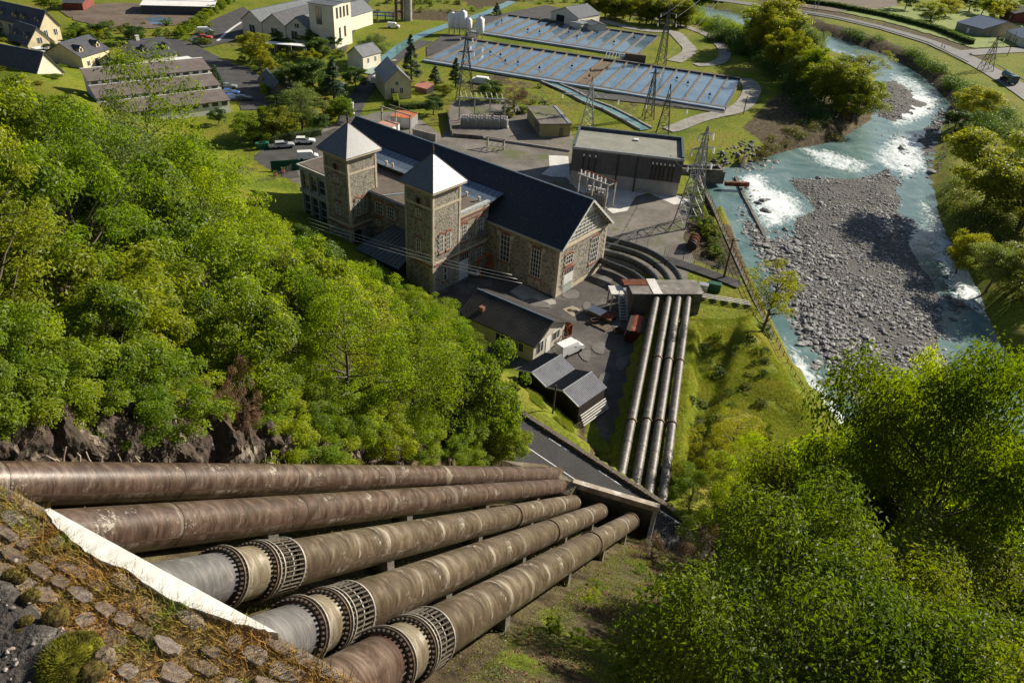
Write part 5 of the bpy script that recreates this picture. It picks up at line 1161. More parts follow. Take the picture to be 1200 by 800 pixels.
moss(38,703,.026,'small brownish moss cushion above the olive one on the parapet',M_moss2); moss(14,678,.024,'small round moss cushion in the topmost pair, left one',M_moss2)
moss(24,682,.02,'small round moss cushion in the topmost pair, right one',M_moss2); moss(32,733,.022,'moss cushion left on the dark parapet, away from its edge',M_moss2)
moss(26,747,.018,'tiny moss cushion just below the one left on the parapet',M_moss2); moss(108,790,.04,'brown moss cushion at the right foot of the large yellow-green one',M_moss2); moss(120,775,.035,'dry greyish moss cushion at the parapet edge beside the large one',mat('moss_grey', (.19,.15,.10), (.12,.09,.06), 30, .95))

# ------------------------------------------------------------------ lattice pylons, poles, wires
def zat(px, py, x, y): d = ray(px, py); return EYE+d.z*math.hypot(x, y)/math.hypot(d.x, d.y)
TOPS = {}
def pylon(key, base, top, bw, arms, lab, ang, th=.12, m_=None, tw=.5, name='lattice_pylon'):
    b_ = at(*base); H_ = zat(top[0], top[1], b_.x, b_.y); T_ = thing(name, lab, 'pylon', tuple(b_), ang); m_ = m_ or M_galv
    n_ = max(5, int(H_/2.2)); sq = [(-1,-1),(1,-1),(1,1),(-1,1)]
    hw = lambda z: (bw+(tw-bw)*min(1, z/(H_*.8)))/2
    for i, j in sq: mb = MB(); mb.bar((i*hw(0), j*hw(0), 0), (i*hw(H_*.8), j*hw(H_*.8), H_*.8), th*1.3); mb.bar((i*tw/2, j*tw/2, H_*.8), (i*.06, j*.06, H_), th); mb.build('leg', m_, T_)
    mb = MB()
    for k in range(n_):
        z0, z1 = H_*k/n_, H_*(k+1)/n_; a0, a1 = hw(z0), hw(z1)
        if z1 > H_*.98: a1 = .06
        for q in range(4):
            i, j = sq[q]; i2, j2 = sq[(q+1) % 4]
            mb.bar((i*a0, j*a0, z0), (i2*a1, j2*a1, z1), th*.6); mb.bar((i2*a0, j2*a0, z0), (i*a1, j*a1, z1), th*.6); mb.bar((i*a1, j*a1, z1), (i2*a1, j2*a1, z1), th*.6)
    mb.build('bracing', m_, T_, fixn=False)
    ends = []
    for fz_, hl in arms:
        z = H_*fz_; mb = MB(); a0 = hw(z)
        for s_ in (-1, 1):
            mb.bar((0, -a0, z), (s_*hl, 0, z+.1), th*.8); mb.bar((0, a0, z), (s_*hl, 0, z+.1), th*.8); mb.bar((0, 0, z+hl*.22), (s_*hl, 0, z+.1), th*.7)
            for t in (.3, .6): mb.bar((s_*hl*t, -a0*(1-t), z), (s_*hl*t, a0*(1-t), z), th*.5); mb.bar((s_*hl*t, 0, z+.05), (s_*hl*(t-.2), 0, z+hl*.22*(1-t+.2)), th*.5)
            ends.append((s_*hl, 0, z))
        mb.build('cross_arm', m_, T_)
        for s_ in (-1, 1): mb = MB(); mb.tube([(s_*hl, 0, z), (s_*hl, 0, z-1.1)], [.09, .09], 6); [mb.tube([(s_*hl, 0, z-.2-.2*q), (s_*hl, 0, z-.26-.2*q)], .2, 8) for q in range(5)]; mb.build('insulator_string', M_white, T_)
    c_, s_ = math.cos(ang), math.sin(ang)
    TOPS[key] = [Vector((b_.x+e[0]*c_-e[1]*s_, b_.y+e[0]*s_+e[1]*c_, e[2]-1.1)) for e in ends]+[Vector((b_.x, b_.y, H_))]
    return T_
M_dkst = mat('dark_steel', (.10,.10,.10), (.15,.145,.14), 2, .6, .4)
pylon('a', (545,118), (544,38), 4.4, [(.72,2.0),(.92,1.6)], 'tall dark lattice pylon by the conifers left of the basins', R(15), .13, M_dkst, .9)
pylon('b', (688,148), (695,90), 3.0, [(.60,7.0)], 'pylon with a wide cross arm behind the olive building', R(-8), .16, M_galv, .7)
pylon('c', (759,139), (767,80), 2.6, [(.9,1.5)], 'slim lattice pylon standing in front of the lower basins', R(10), .13, M_dkst, .7)
pylon('d', (776,157), (787,99), 3.2, [(.55,5.0)], 'leaning-look pylon with cross arm just left of the river bend, behind the grey hall', R(-10), .16, M_dkst, .6)
pylon('e', (774,76), (780,5), 3.0, [(.85,2.5),(.7,3.0)], 'tall pylon between the upper and lower basins', R(5), .14, M_dkst, .8)
pylon('f', (806,262), (817,146), 3.8, [(.62,2.6),(.78,2.4),(.92,1.6)], 'large silver lattice pylon at the corner of the grey hall', R(25), .13, M_galv, .9)
pylon('g', (1154,83), (1168,42), 4.0, [(.8,3.0),(.95,2.4)], 'thin lattice pylon beside the road junction at the top right', R(0), .12, M_dkst, .8)
def pole(base, top, r_, m_, lab, name='utility_pole', arm=0, cat='pole'):
    b_ = at(*base); H_ = zat(top[0], top[1], b_.x, b_.y); T_ = thing(name, lab, cat, (b_.x, b_.y, max(0, hz(b_.x, b_.y))), 0); mb = MB(); mb.tube([(0,0,-.3), (0,0,H_)], [r_, r_*.7], 8); mb.build('mast', m_, T_)
    if arm: mb = MB(); mb.bar((-arm, 0, H_-.4), (arm, 0, H_-.4), .14); mb.build('cross_arm', m_, T_); mb = MB(); [mb.tube([(q, 0, H_-.35), (q, 0, H_-.05)], .08, 6) for q in (-arm*.9, 0, arm*.9)]; mb.build('insulators', M_white, T_)
    TOPS[lab] = [Vector((b_.x, b_.y, H_))]; return T_
pole((848,326), (859,279), .22, M_wood, 'wooden pole with cross piece standing at the river wall', arm=1.0)
pole((880,69), (881,48), .2, M_wood, 'wooden pole with cross arm in the grass by the river trees', arm=2)
pole((721,25), (722,4), .15, M_wood, 'slim pole behind the upper basins', arm=.8)
pole((953,13), (957,-4), .2, M_galv, 'twin-legged pale pole left member, beside the valley road'); pole((957,13), (959,-4), .2, M_galv, 'twin-legged pale pole right member, beside the valley road')
pole((1180,66), (1198,38), .15, M_dkst, 'dark leaning pole by the side road at the right edge')
pole((871,134), (873,112), .15, M_dkst, 'dark post on the gravel track right of the lower basins', 'gate_post')
p_ = at(646,498,2.5); T_ = thing('garden_pole', 'short dark wooden pole standing on the grass bank above the bench road', 'pole', (p_.x, p_.y, hz(p_.x, p_.y)-.2), 0); mb = MB(); mb.tube([(0,0,0), (0,0,4.3)], [.11,.09], 8); mb.build('mast', mat('dark_pole', (.06,.045,.035), (.09,.065,.05), 3, .9), T_)
def wires(name, pairs, lab, r_=.03, sag=.03, m_=None):
    for a, b_ in pairs:
        L_ = (b_-a).length; mb = MB(); mb.tube([a.lerp(b_, k/16)+Vector((0,0,-4*sag*L_*(k/16)*(1-k/16))) for k in range(17)], r_, 5); tag(mb.build(name, m_ or M_dkst, None, True), lab, 'cable')
wires('power_line', [(TOPS['f'][0], TOPS['d'][0])], 'thin power line between the silver pylon and the one behind the grey hall, left strand', .035)
wires('power_line', [(TOPS['f'][1], TOPS['d'][1])], 'thin power line between the silver pylon and the one behind the grey hall, right strand', .035)
wires('power_line', [(TOPS['e'][0], at(840,-30,24))], 'left of three thin power lines rising from the tall basin pylon', .04, .01); wires('power_line', [(TOPS['e'][1], at(856,-30,24))], 'middle of three thin power lines rising from the tall basin pylon', .04, .01)
wires('power_line', [(TOPS['c'][2], at(868,-30,24))], 'right of three thin power lines, from the slim basin pylon', .04, .01)
wires('power_line', [(TOPS['a'][4], TOPS['b'][0])], 'power line from the dark conifer pylon to the wide-armed pylon', .03)
for k in range(3): wires('service_cable', [(at(360+k*2,255+k*5,12), at(600+k*6,322+k*5,7))], ['upper', 'middle', 'lower'][k]+' pale cable crossing in front of the station towers', .035, .02, M_galv)
wires('span_wire', [(TOPS['wooden pole with cross piece standing at the river wall'][0], at(1010,330,9))], 'thin wire from the river wall pole across the channel', .03, .02)

# ------------------------------------------------------------------ switchgear
def gantry(name, lab, A, B, n_, h, m_, arms=True):
    a, b_ = at(*A), at(*B); d = b_-a; L_ = d.length; T_ = thing(name, lab, 'gantry', tuple(a), math.atan2(d.y, d.x))
    for k in range(n_): mb = MB(); x = L_*k/(n_-1); mb.box(x-.16, x+.16, -.16, .16, 0, h); mb.build('post', m_, T_)
    mb = MB(); mb.box(-.4, L_+.4, -.12, .12, h, h+.25); mb.build('beam', m_, T_)
    return T_, L_
T_, L_ = gantry('busbar_gantry', 'concrete post gantry with pink-grey beams beside the station gable', (676,234), (708,247), 3, 5.2, M_conc); 
for k in range(3):
    for y in (2.6,): mb = MB(); x = L_*k/2; mb.box(x-.14, x+.14, y-.14, y+.14, 0, 5.2); mb.bar((x, -.2, 5.1), (x, y+.2, 5.1), .14); mb.build('post', M_conc, T_)
mb = MB(); mb.box(-.4, L_+.4, 2.5, 2.7, 5.21, 5.4); mb.build('beam', M_rust, T_)
for k in range(7): mb = MB(); x = L_*(k+.3)/7; mb.tube([(x, 0, 5.25), (x, 0, 6.4)], .09, 6); [mb.tube([(x, 0, 5.4+.25*q), (x, 0, 5.46+.25*q)], .17, 8) for q in range(4)]; mb.build('insulator', M_white, T_)
def transformer(px, py, lab, rz, s=1.0, name='transformer', n_=3):
    T_ = thing(name, lab, 'transformer', at(px, py), rz); mb = MB(); mb.box(-1.1*s, 1.1*s, -.7*s, .7*s, .3, 2.1*s); mb.build('tank', M_galv, T_)
    for k in range(7): mb = MB(); x = (-1+.33*k)*s; mb.box(x-.05, x+.05, -1.1*s, -.72*s, .5, 1.8*s); mb.build('radiator_fin', M_galv, T_)
    mb = MB(); mb.tube([(-.8*s, .2, 2.6*s), (.8*s, .2, 2.6*s)], .28*s, 12); mb.tube([(.6*s,.2,2.1*s),(.6*s,.2,2.5*s)], .06, 6); mb.build('oil_conservator', M_white, T_)
    for k in range(n_): x = (-.7+.7*k)*s; mb = MB(); mb.tube([(x, -.3, 2.1*s), (x, -.45, 3.2*s)], [.1*s, .06*s], 8); [mb.tube([(x, -.3-.03*q, (2.25+.22*q)*s), (x, -.31-.03*q, (2.31+.22*q)*s)], .17*s, 8) for q in range(4)]; mb.build('bushing', mat('brown_ceramic', (.30,.24,.2), (.22,.17,.14), 2, .3, spec=.6), T_)
    mb = MB(); mb.box(-1.3*s, 1.3*s, -.9*s, .9*s, .0, .3); mb.build('plinth', M_conc, T_)
transformer(692,236,'pale transformer left under the gantry by the station gable',R(-20),1.1); transformer(703,239,'pale transformer right under the gantry by the station gable',R(-20),1.1)
for k, px in enumerate(range(545, 595, 9)): transformer(px, 148+.25*k, 'switchyard transformer under the steel frame, number %s from the left' % ['one','two','three','four','five','six'][k], R(rnd.uniform(-8, 8)), .95)
T_, L_ = gantry('switchyard_frame', 'thin steel frame over the row of switchyard transformers', (538,141), (591,143), 4, 5.5, M_galv)
for k in range(9): mb = MB(); x = L_*(k+.5)/9; mb.tube([(x, 0, 5.6), (x-.5, .3, 7.0)], .07, 6); mb.build('insulator_rod', M_white, T_)
T_, L_ = gantry('concrete_gantry', 'weathered concrete H-frame beside the orange-roofed containers', (448,146), (481,157), 3, 4.2, M_conc)
for k in range(2): mb = MB(); mb.bar((0, k*2.5, 4.3), (L_, k*2.5, 4.3), .2); mb.build('rail', M_conc_d, T_)
T_, L_ = gantry('bare_gantry', 'empty low concrete post and steel rack on the gravel near the olive building', (571,173), (590,176), 2, 2.4, M_conc)
mb = MB(); [mb.bar((.5+q*1.2, -1.2, 1.0), (.5+q*1.2, 1.6, 1.0), .09) for q in range(4)]; mb.bar((0,-1.2,1.0),(5,-1.2,1.0),.09); mb.build('rack', M_galv, T_)
for k, (A, B, h, lb) in enumerate([((484,160),(511,166),1.8,'concrete panel wall behind the hall roof'), ((524,132),(529,160),1.4,'short ruined concrete wall left of the switchyard'), ((530,160),(566,163),.8,'low dark concrete kerb wall in front of the switchyard'), ((566,163),(668,178),.5,'long low concrete kerb across the gravel yard')]):
    a, b_ = at(*A), at(*B); d = b_-a; T_ = thing('low_wall', lb, 'wall', tuple(a), math.atan2(d.y, d.x)); n_ = max(2, int(d.length/2.2))
    for i in range(n_): mb = MB(); x0 = d.length*i/n_; mb.box(x0+.02, x0+d.length/n_-.02, -.15, .15, 0, h*(1+.04*math.sin(i*5))); mb.build('panel', M_conc_d if k in (1, 2) else M_conc, T_)
def container(A, B, C, h, lab, wm, rm):
    a, b_, c_ = at(*A, h), at(*B, h), at(*C, h); ux = (b_-a); L_ = ux.length; ux.normalize(); uy = Vector((-ux.y, ux.x, 0)); D_ = abs((c_-b_).dot(uy)); T_ = thing('container', lab, 'container', (a.x, a.y, 0), math.atan2(ux.y, ux.x))
    mb = MB(); mb.box(0, L_, 0, D_, .1, h-.1); mb.build('body', wm, T_); mb = MB(); mb.box(-.1, L_+.1, -.1, D_+.1, h-.1, h); mb.build('roof', rm, T_)
    for i in range(8): mb = MB(); x = L_*(i+.5)/8; mb.box(x-.08, x+.08, -.06, 0, .2, h-.2); mb.build('rib', wm, T_)
M_orr = mat('orange_roof', (.52,.16,.06), (.40,.11,.045), .8, .6)
container((458,136),(482,139),(482,131),2.6,'pale container with bright orange roof beside the concrete H-frame',M_galv,M_orr); container((441,145),(459,149),(461,143),2.6,'white container with rust-spotted orange-pink roof, left one',M_whitew,mat('pink_roof', (.5,.3,.22), (.4,.2,.13), .8, .7))
T_ = thing('white_tarpaulin', 'bright white wrapped bundle on the lawn behind the switchyard', 'tarpaulin', at(564,97), R(-10)); mb = MB(); mb.box(-2.6,2.4,-1.1,1.1,0,1.1); mb.box(-1.5,2.0,-.9,.9,1.1,1.7); mb.build('cover', M_white, T_)
for (px, py), lb in (((500-80,0),''),): pass
T_ = thing('rust_shed', 'small reddish tin shed and debris beside the yellow cottage', 'shed', at(497,108), R(-30)); mb = MB(); mb.box(-2,2,-1.5,1.5,0,1.6); mb.build('wall', M_iron, T_); mb = MB(); mb.slab([(-2.2,-1.7,1.6),(2.2,-1.7,1.6),(2.2,1.7,2.3),(-2.2,1.7,2.3)],.1); mb.build('roof', mat('pink_tin', (.55,.25,.2), (.45,.18,.12), 1, .6), T_)
T_ = thing('stele', 'white stone pillar on the lawn beside the round tree', 'pillar', at(413.5,134), 0); mb = MB(); mb.tube([(0,0,0),(0,0,.4)],.5,12); mb.tube([(0,0,.4),(0,0,2.6)],[.3,.25],10); mb.tube([(0,0,2.6),(0,0,2.9)],[.4,.4],10); mb.build('shaft', M_white, T_)

# ------------------------------------------------------------------ fish farm basins and silos
M_bw = mat('basin_wall', (.17,.125,.08), (.11,.08,.055), .5, .9); M_rim = mat('basin_rim', (.075,.07,.065), (.12,.11,.10), .5, .9)
def bank(lab, BL, TL, TR, BR, n_, mid=None, tan=()):
    c = [at(*q, .35) for q in (BL, TL, TR, BR)]; o0 = c[0]; T_ = thing('basin_row', lab, 'fish basins', (o0.x, o0.y, 0), 0); c = [p-Vector((o0.x, o0.y, 0)) for p in c]
    lo = lambda t: c[0].lerp(c[3], t); hi = lambda t: c[1].lerp(c[2], t)
    for i in range(n_):
        t0, t1 = i/n_, (i+1)/n_; a, b_, d, e = lo(t0), lo(t1), hi(t1), hi(t0); mb = MB(); zz = .22+.01*(i % 3)
        mb.v = [(p.x, p.y, zz if i not in tan else .05) for p in (a, b_, d, e)]; mb.f = [(0,1,2,3)]; mb.m = [0]
        o = mb.build('water' if i not in tan else 'basin_floor', M_pool if i not in tan else M_bw, T_, fixn=False)
        if o.data.polygons[0].normal.z < 0: o.data.flip_normals()
    for i in range(n_+1): t = i/n_; mb = MB(); mb.bar(lo(t)+Vector((0,0,.0)), hi(t)+Vector((0,0,.0)), .38, .64); mb.build('divider', M_bw if i not in (0, n_) else M_rim, T_)
    for f_ in (lo, hi): mb = MB(); mb.bar(f_(0), f_(1), 1.3, .8); mb.build('rim', M_rim, T_)
    for f_ in (lo,): mb = MB(); P0, P1 = f_(0), f_(1); nn = (P1-P0).normalized(); nn = Vector((nn.y, -nn.x, 0)); mb.bar(P0+nn*1.6+Vector((0,0,.05)), P1+nn*1.6+Vector((0,0,.05)), 1.6, .6); mb.build('outlet_channel', mat('wet_channel', (.20,.25,.30), (.28,.33,.38), .3, .3), T_)
    rs_ = random.Random(n_)
    for i in range(n_):
        if rs_.random() < .45: t = (i+.5)/n_; p = lo(t).lerp(hi(t), rs_.uniform(.25, .8)); mb = MB(); mb.tube([p+Vector((0,0,.1)), p+Vector((0,0,1.0))], .12, 6); mb.box(p.x-.35, p.x+.35, p.y-.25, p.y+.25, .5, .9); mb.build('aerator', M_iron, T_)
    return T_
bank('lower and longer row of fish basins with pale blue water cells', (499,70), (547,46), (869,93), (850,127), 23, tan=(12,))
bank('upper and shorter row of fish basins near the farm hall', (554,36.5), (596,18), (771,43), (746,65.5), 13)
def silo(px, py, lab, h=7.5, r_=1.5):
    T_ = thing('feed_silo', lab, 'silo', at(px, py), 0, 'white feed silos by the basins'); mb = MB(); mb.tube([(0,0,1.6), (0,0,2.8), (0,0,h-.8), (0,0,h)], [.4, r_, r_, .35], 20); mb.build('tank', M_white, T_, True)
    for k in range(4): t = math.pi/4+k*math.pi/2; mb = MB(); mb.bar((math.cos(t)*r_*.9, math.sin(t)*r_*.9, 0), (math.cos(t)*r_*.9, math.sin(t)*r_*.9, 3.0), .18); mb.build('leg', M_galv, T_)
    mb = MB(); mb.tube([(0,0,h), (0,0,h+.5)], .4, 10); mb.build('hatch', M_galv, T_)
silo(529.5,40,'leftmost of the cluster of four white silos'); silo(535.5,40.5,'second of the cluster of four white silos'); silo(542,41,'third of the cluster of four white silos', 8.4); silo(549,41.5,'rightmost shorter silo of the cluster of four', 6, 1.2); silo(562,46,'white silo standing alone right of the cluster')
mb = MB()
T_ = thing('sluice_machine', 'dark sluice machinery on the wall between the two basin rows', 'machinery', at(744,72), R(-10)); mb = MB(); mb.box(-3.5,3.5,-1,1,0,2.4); mb.build('housing', M_bw, T_); mb = MB(); mb.box(-5,-3.6,-1,1,0,1.2); mb.build('hopper', M_galv, T_)
T_ = thing('screw_pump', 'row of white slanted pipes at the basin wall left of the dark machinery', 'pipes', at(708,69), R(-8))
for k in range(6): mb = MB(); mb.tube([(k*1.1,-.6,.2),(k*1.1+.6,.6,2.0)], .2, 8); mb.build('pipe', M_white, T_)
T_ = thing('water_tower', 'cylindrical concrete tower with brown frame at the top edge', 'tower', at(472,24), 0); mb = MB(); mb.tube([(2,0,0),(2,0,14)], 1.6, 16); mb.build('column', M_conc, T_)
for x, y in ((-2.4,-1.5),(-2.4,1.5),(-.2,-1.5),(-.2,1.5)): mb = MB(); mb.box(x-.3,x+.3,y-.3,y+.3,0,13); mb.build('frame_post', M_bw, T_)
for z in (3, 6, 9, 12): mb = MB(); mb.box(-2.8,.2,-1.8,1.8,z,z+.3); mb.build('platform', M_bw, T_)
T_ = thing('pipe_trestle', 'bright blue steel frame with beams left of the concrete tower', 'frame', at(447,23), 0); M_blu = mat('blue_paint', (.03,.16,.42), (.025,.13,.36), 1, .4)
for x in (-4.5, -1.5, 1.5, 4.5): mb = MB(); mb.box(x-.2,x+.2,-.2,.2,0,2.4); mb.build('post', M_blu, T_)
for z in (1.2, 2.4): mb = MB(); mb.box(-5,5,-.25,.25,z,z+.3); mb.build('beam', M_blu, T_)

# ------------------------------------------------------------------ river wall, fence, weir, gangways
WP = [(818,209),(834,240),(850,277),(866,313),(884,352),(905,395),(930,445),(958,490),(990,540)]
wp = [at(a, b_) for a, b_ in WP]; T_ = thing('river_wall', 'long concrete river wall with rusty top rail along the left channel', 'wall', tuple(wp[0]), 0)
for a, b_ in zip(wp, wp[1:]):
    a0, b0 = a-wp[0], b_-wp[0]; mb = MB(); mb.bar(a0+Vector((0,0,-1.95)), b0+Vector((0,0,-1.95)), .5, 4.2); mb.build('wall_bay', M_conc_d, T_)
    n_ = int((b0-a0).length/1.6)
    for k in range(n_): p = a0.lerp(b0, k/n_); mb = MB(); mb.box(p.x-.04, p.x+.04, p.y-.04, p.y+.04, .15, 1.15); mb.build('post', M_rust, T_)
    mb = MB(); mb.bar(a0+Vector((0,0,1.15)), b0+Vector((0,0,1.15)), .06); mb.bar(a0+Vector((0,0,.7)), b0+Vector((0,0,.7)), .04); mb.build('rail', M_rust, T_)
def fence(lab, pts, h, m_=None, step=2.0):
    P_ = [at(a, b_) for a, b_ in pts]; o0 = P_[0]; T_ = thing('mesh_fence', lab, 'fence', tuple(o0), 0)
    for a, b_ in zip(P_, P_[1:]):
        a, b_ = a-o0, b_-o0; L_ = (b_-a).length; n_ = max(1, int(L_/step))
        for k in range(n_+1): p = a.lerp(b_, k/n_); mb = MB(); mb.bar(p, p+Vector((0,0,h)), .08); mb.build('post', m_ or M_galv, T_)
        mb = MB(); d = (b_-a)
        for z in np.arange(.2, h+.01, .3): mb.bar(a+Vector((0,0,z)), b_+Vector((0,0,z)), .025)
        for k in range(int(L_/.35)): p = a+d*(k*.35/L_); mb.bar(p, p+Vector((0,0,h)), .02)
        mb.build('wire_mesh', m_ or M_galv, T_, fixn=False)
fence('pale wire mesh fence crossing over the bending pipes beside the hall gable', [(706,306),(745,286),(757,296)], 2.6)
fence('wire mesh fence along the dark path right of the bending pipes', [(778,300),(800,306),(840,320),(866,330)], 1.8)
fence('low fence round the parking area left of the annex', [(304,220),(330,208),(345,199)], 1.6, M_dkst)
strip('dark_path', [(778,303),(800,309),(840,323),(868,334)], 2.4, M_asph)
T_ = thing('gangway', 'narrow pale gangway with pipes from the block across the grass to the river wall', 'gangway', at(812,350), 0)
a, b_ = Vector((0,0,0)), at(878,361)-at(812,350)
for k in range(3): off = Vector((.1, .55*k, .6)); mb = MB(); mb.bar(a+off, b_+off, .16, .1); mb.build('rail', M_conc_l, T_)
for k in range(6): p = a.lerp(b_, k/5); mb = MB(); mb.box(p.x-.12, p.x+.12, p.y-.1, p.y+1.3, 0, .55); mb.build('support', M_conc, T_)
def cabinet(px, py, lab, m_, sx=.7, h=1.4): T_ = thing('cabinet', lab, 'cabinet', at(px, py), R(-15)); mb = MB(); mb.box(-sx,sx,-.5,.5,.1,h); mb.build('case', m_, T_); mb = MB(); mb.box(-sx-.05,sx+.05,-.55,.55,h,h+.1); mb.build('lid', m_, T_); mb = MB(); mb.box(-.03,.03,-.52,-.5,.2,h-.1); mb.build('door_gap', M_iron, T_)
cabinet(823,342,'pale grey cabinet on the grass beside the green one', M_galv); cabinet(836,341,'dark green box on the grass near the river wall', mat('dark_green', (.02,.09,.05), (.015,.07,.04), 1, .5), 1.0)
T_ = thing('rusty_spools', 'row of three rust-brown steel drums lying in the grass near the river wall', 'drums', at(809,294), R(70))
for k in range(3): mb = MB(); ring(mb, Vector((k*1.3, 0, .95)), Vector((1,0,0)), .35, .95, .18, 24); ring(mb, Vector((k*1.3+.8, 0, .95)), Vector((1,0,0)), .35, .95, .18, 24); mb.tube([(k*1.3,0,.95),(k*1.3+.8,0,.95)], .62, 20); mb.build('drum', M_rust if k else M_iron, T_)
T_ = thing('intake_works', 'low dark concrete intake walls at the upstream end of the left channel', 'intake', at(805,204), R(5))
for q in ((-2,8,0,.6,2.2),(-2,-1.4,.6,5,2.2),(8,8.6,0,5,1.8),(2,2.6,.6,4,1.2),(-2,8,4.6,5.2,1.4)): mb = MB(); mb.box(q[0],q[1],q[2],q[3],-2,q[4]-1); mb.build('wall', M_conc_d, T_)
mb = MB(); mb.box(8.6,14,-1.6,-.8,-1.8,-.9); mb.build('beam', M_rust, T_)
T_ = thing('weir_wall', 'dark low weir edge between the calm channel and the gravel bar', 'weir', at(862,208,WZ), 0); P_ = [at(a_, b_, WZ)-at(862,208,WZ) for a_, b_ in [(862,208),(872,232),(888,262),(903,292)]]
for a, b_ in zip(P_, P_[1:]): mb = MB(); mb.bar(a, b_, .6, .7); mb.build('sill', M_conc_d, T_)
T_ = thing('concrete_slab', 'broken pale slab lying at the water edge below the river wall', 'slab', at(924,436,WZ+.4), R(-60)); mb = MB(); mb.add([(-1.6,-.5,0),(1.4,-.7,.1),(1.7,.4,.3),(-1.3,.7,.2),(-1.6,-.5,.3),(1.4,-.7,.4),(1.7,.4,.6),(-1.3,.7,.5)], [(0,3,2,1),(4,5,6,7),(0,1,5,4),(1,2,6,5),(2,3,7,6),(3,0,4,7)]); mb.build('slab', M_conc, T_)
# guard rail and kerb of the valley road
P_ = [at(a_, b_) for a_, b_ in ROADP]; T_ = thing('guard_rail', 'long steel guard rail on the river side of the valley road', 'guard rail', tuple(P_[2]), 0)
for a, b_ in zip(P_[2:], P_[3:]):
    d = (b_-a).normalized(); nn = Vector((d.y, -d.x, 0)); nn = nn if nn.y < 0 else -nn; a1, b1 = a-P_[2]+nn*5.2, b_-P_[2]+nn*5.2
    mb = MB(); mb.bar(a1+Vector((0,0,.65)), b1+Vector((0,0,.65)), .08, .32); mb.build('rail', M_galv, T_)

# ------------------------------------------------------------------ vehicles
def car_paint(nm, c): return mat('paint_'+nm, c, tuple(x*.9 for x in c), .5, .25, spec=.6)
M_tyre = mat('tyre', (.015,.015,.015), (.02,.02,.02), 3, .9)
def car(px, py, rz, paint, lab, kind='car', L_=4.3, h=1.45, name='parked_car', cat='car', z=0.04, group='parked cars'):
    T_ = thing(name, lab, cat, at(px, py, z), rz, group); w_ = .86
    if kind == 'car': prof = [(-.5,.28),(-.5,.62),(-.47,.72),(-.36,.98),(-.08,1.0),(.14,.70),(.42,.60),(.5,.46),(.5,.28)]; gl = [(-.44,.73),(-.345,.945),(-.085,.96),(.10,.70)]
    elif kind == 'wagon': prof = [(-.5,.28),(-.5,.66),(-.485,.74),(-.43,.99),(-.02,1.0),(.18,.70),(.44,.60),(.5,.46),(.5,.28)]; gl = [(-.46,.72),(-.41,.95),(-.03,.96),(.14,.71)]
    else: prof = [(-.5,.2),(-.5,.95),(-.47,1.0),(.18,1.0),(.31,.62),(.47,.50),(.5,.42),(.5,.2)]; gl = [(.02,.62),(.02,.92),(.16,.92),(.27,.62)]
    n_ = len(prof); mb = MB(); vs = []
    for s_ in (-1, 1):
        for x, z_ in prof: vs.append((x*L_, s_*w_*(1 if z_ < .7 else .84), z_*h))
    mb.add(vs, [tuple(range(n_))[::-1], tuple(range(n_, 2*n_))]+[(i, (i+1) % n_, n_+(i+1) % n_, n_+i) for i in range(n_)]); mb.build('body', paint, T_)
    mb = MB()
    for s_ in (-1, 1): mb.add([(x*L_, s_*(w_*(.86 if z_ > .8 else .97)+.012), z_*h) for x, z_ in gl], [(0,1,2,3)])
    mb.build('side_windows', M_glass, T_)
    xf0, xf1 = (gl[3][0]+.05)*L_, (gl[2][0]+.02)*L_; mb = MB(); mb.add([(xf0+.02, -.7, gl[3][1]*h+.03), (xf0+.02, .7, gl[3][1]*h+.03), (xf1+.02, .62, gl[2][1]*h+.035), (xf1+.02, -.62, gl[2][1]*h+.035)], [(0,1,2,3)]); mb.build('windscreen', M_glass, T_)
    for x in (-.31, .31):
        for s_ in (-1, 1): mb = MB(); mb.tube([(x*L_, s_*(w_-.2), .32), (x*L_, s_*(w_+.03), .32)], .32, 14); mb.build('wheel', M_tyre, T_)
    for s_ in (-1, 1): mb = MB(); mb.box(.495*L_-.02, .5*L_+.02, s_*.62-.16, s_*.62+.16, .55, .72); mb.build('headlight', M_white, T_)
    return T_
Wp = car_paint('white', (.78,.78,.77)); Sp = car_paint('silver', (.42,.43,.45)); Bp = car_paint('blue', (.03,.10,.32)); Rp = car_paint('red', (.55,.02,.02)); Dp = car_paint('dark', (.03,.04,.06)); Gp = car_paint('greygreen', (.22,.25,.23))
car(333.5,173,R(25),Sp,'silver estate car parked by the hedge, left of the white one','wagon'); car(358,168,R(12),Wp,'white estate car parked by the hedge right of the silver one','wagon')
car(361,187,R(20),Wp,'white pickup van by the station car park entrance','van',4.4,1.9,'parked_van','van')
car(667,413,R(42),Wp,'white van parked between the workshop and the black shed','van',4.2,1.95,'parked_van','van')
car(268,104,R(15),Gp,'grey-green car topmost of the parked cluster beside the dark cypress','wagon'); car(270.5,111,R(8),Bp,'blue car in the middle of the cluster beside the dark cypress'); car(274,117,R(5),Bp,'bright blue car lower in the cluster beside the dark cypress'); car(286,118,R(20),Dp,'dark blue car rightmost of the cluster beside the dark cypress')
car(241,46,R(10),Rp,'small red car in the upper car park'); car(241,40,R(30),Wp,'white van behind the red car in the upper car park','van',5,2.2,'parked_van','van')
car(441,97,R(80),Wp,'small white van driving on the lane beside the yellow cottage','van',4.3,1.9,'parked_van','van'); car(399,103,R(70),Bp,'blue car half hidden between the garden trees')
car(461,33,R(0),Wp,'white pickup on the apron near the concrete tower','van',4.5,1.9,'parked_van','van'); car(660,20,R(0),Wp,'white van in front of the fish farm hall','van',4.6,2.0,'parked_van','van')
car(337,56,R(5),Bp,'dark blue van behind the factory trees','van',5.5,2.2,'parked_van','van'); car(905,79,R(-30),Dp,'dark vehicle half in the bushes above the river')
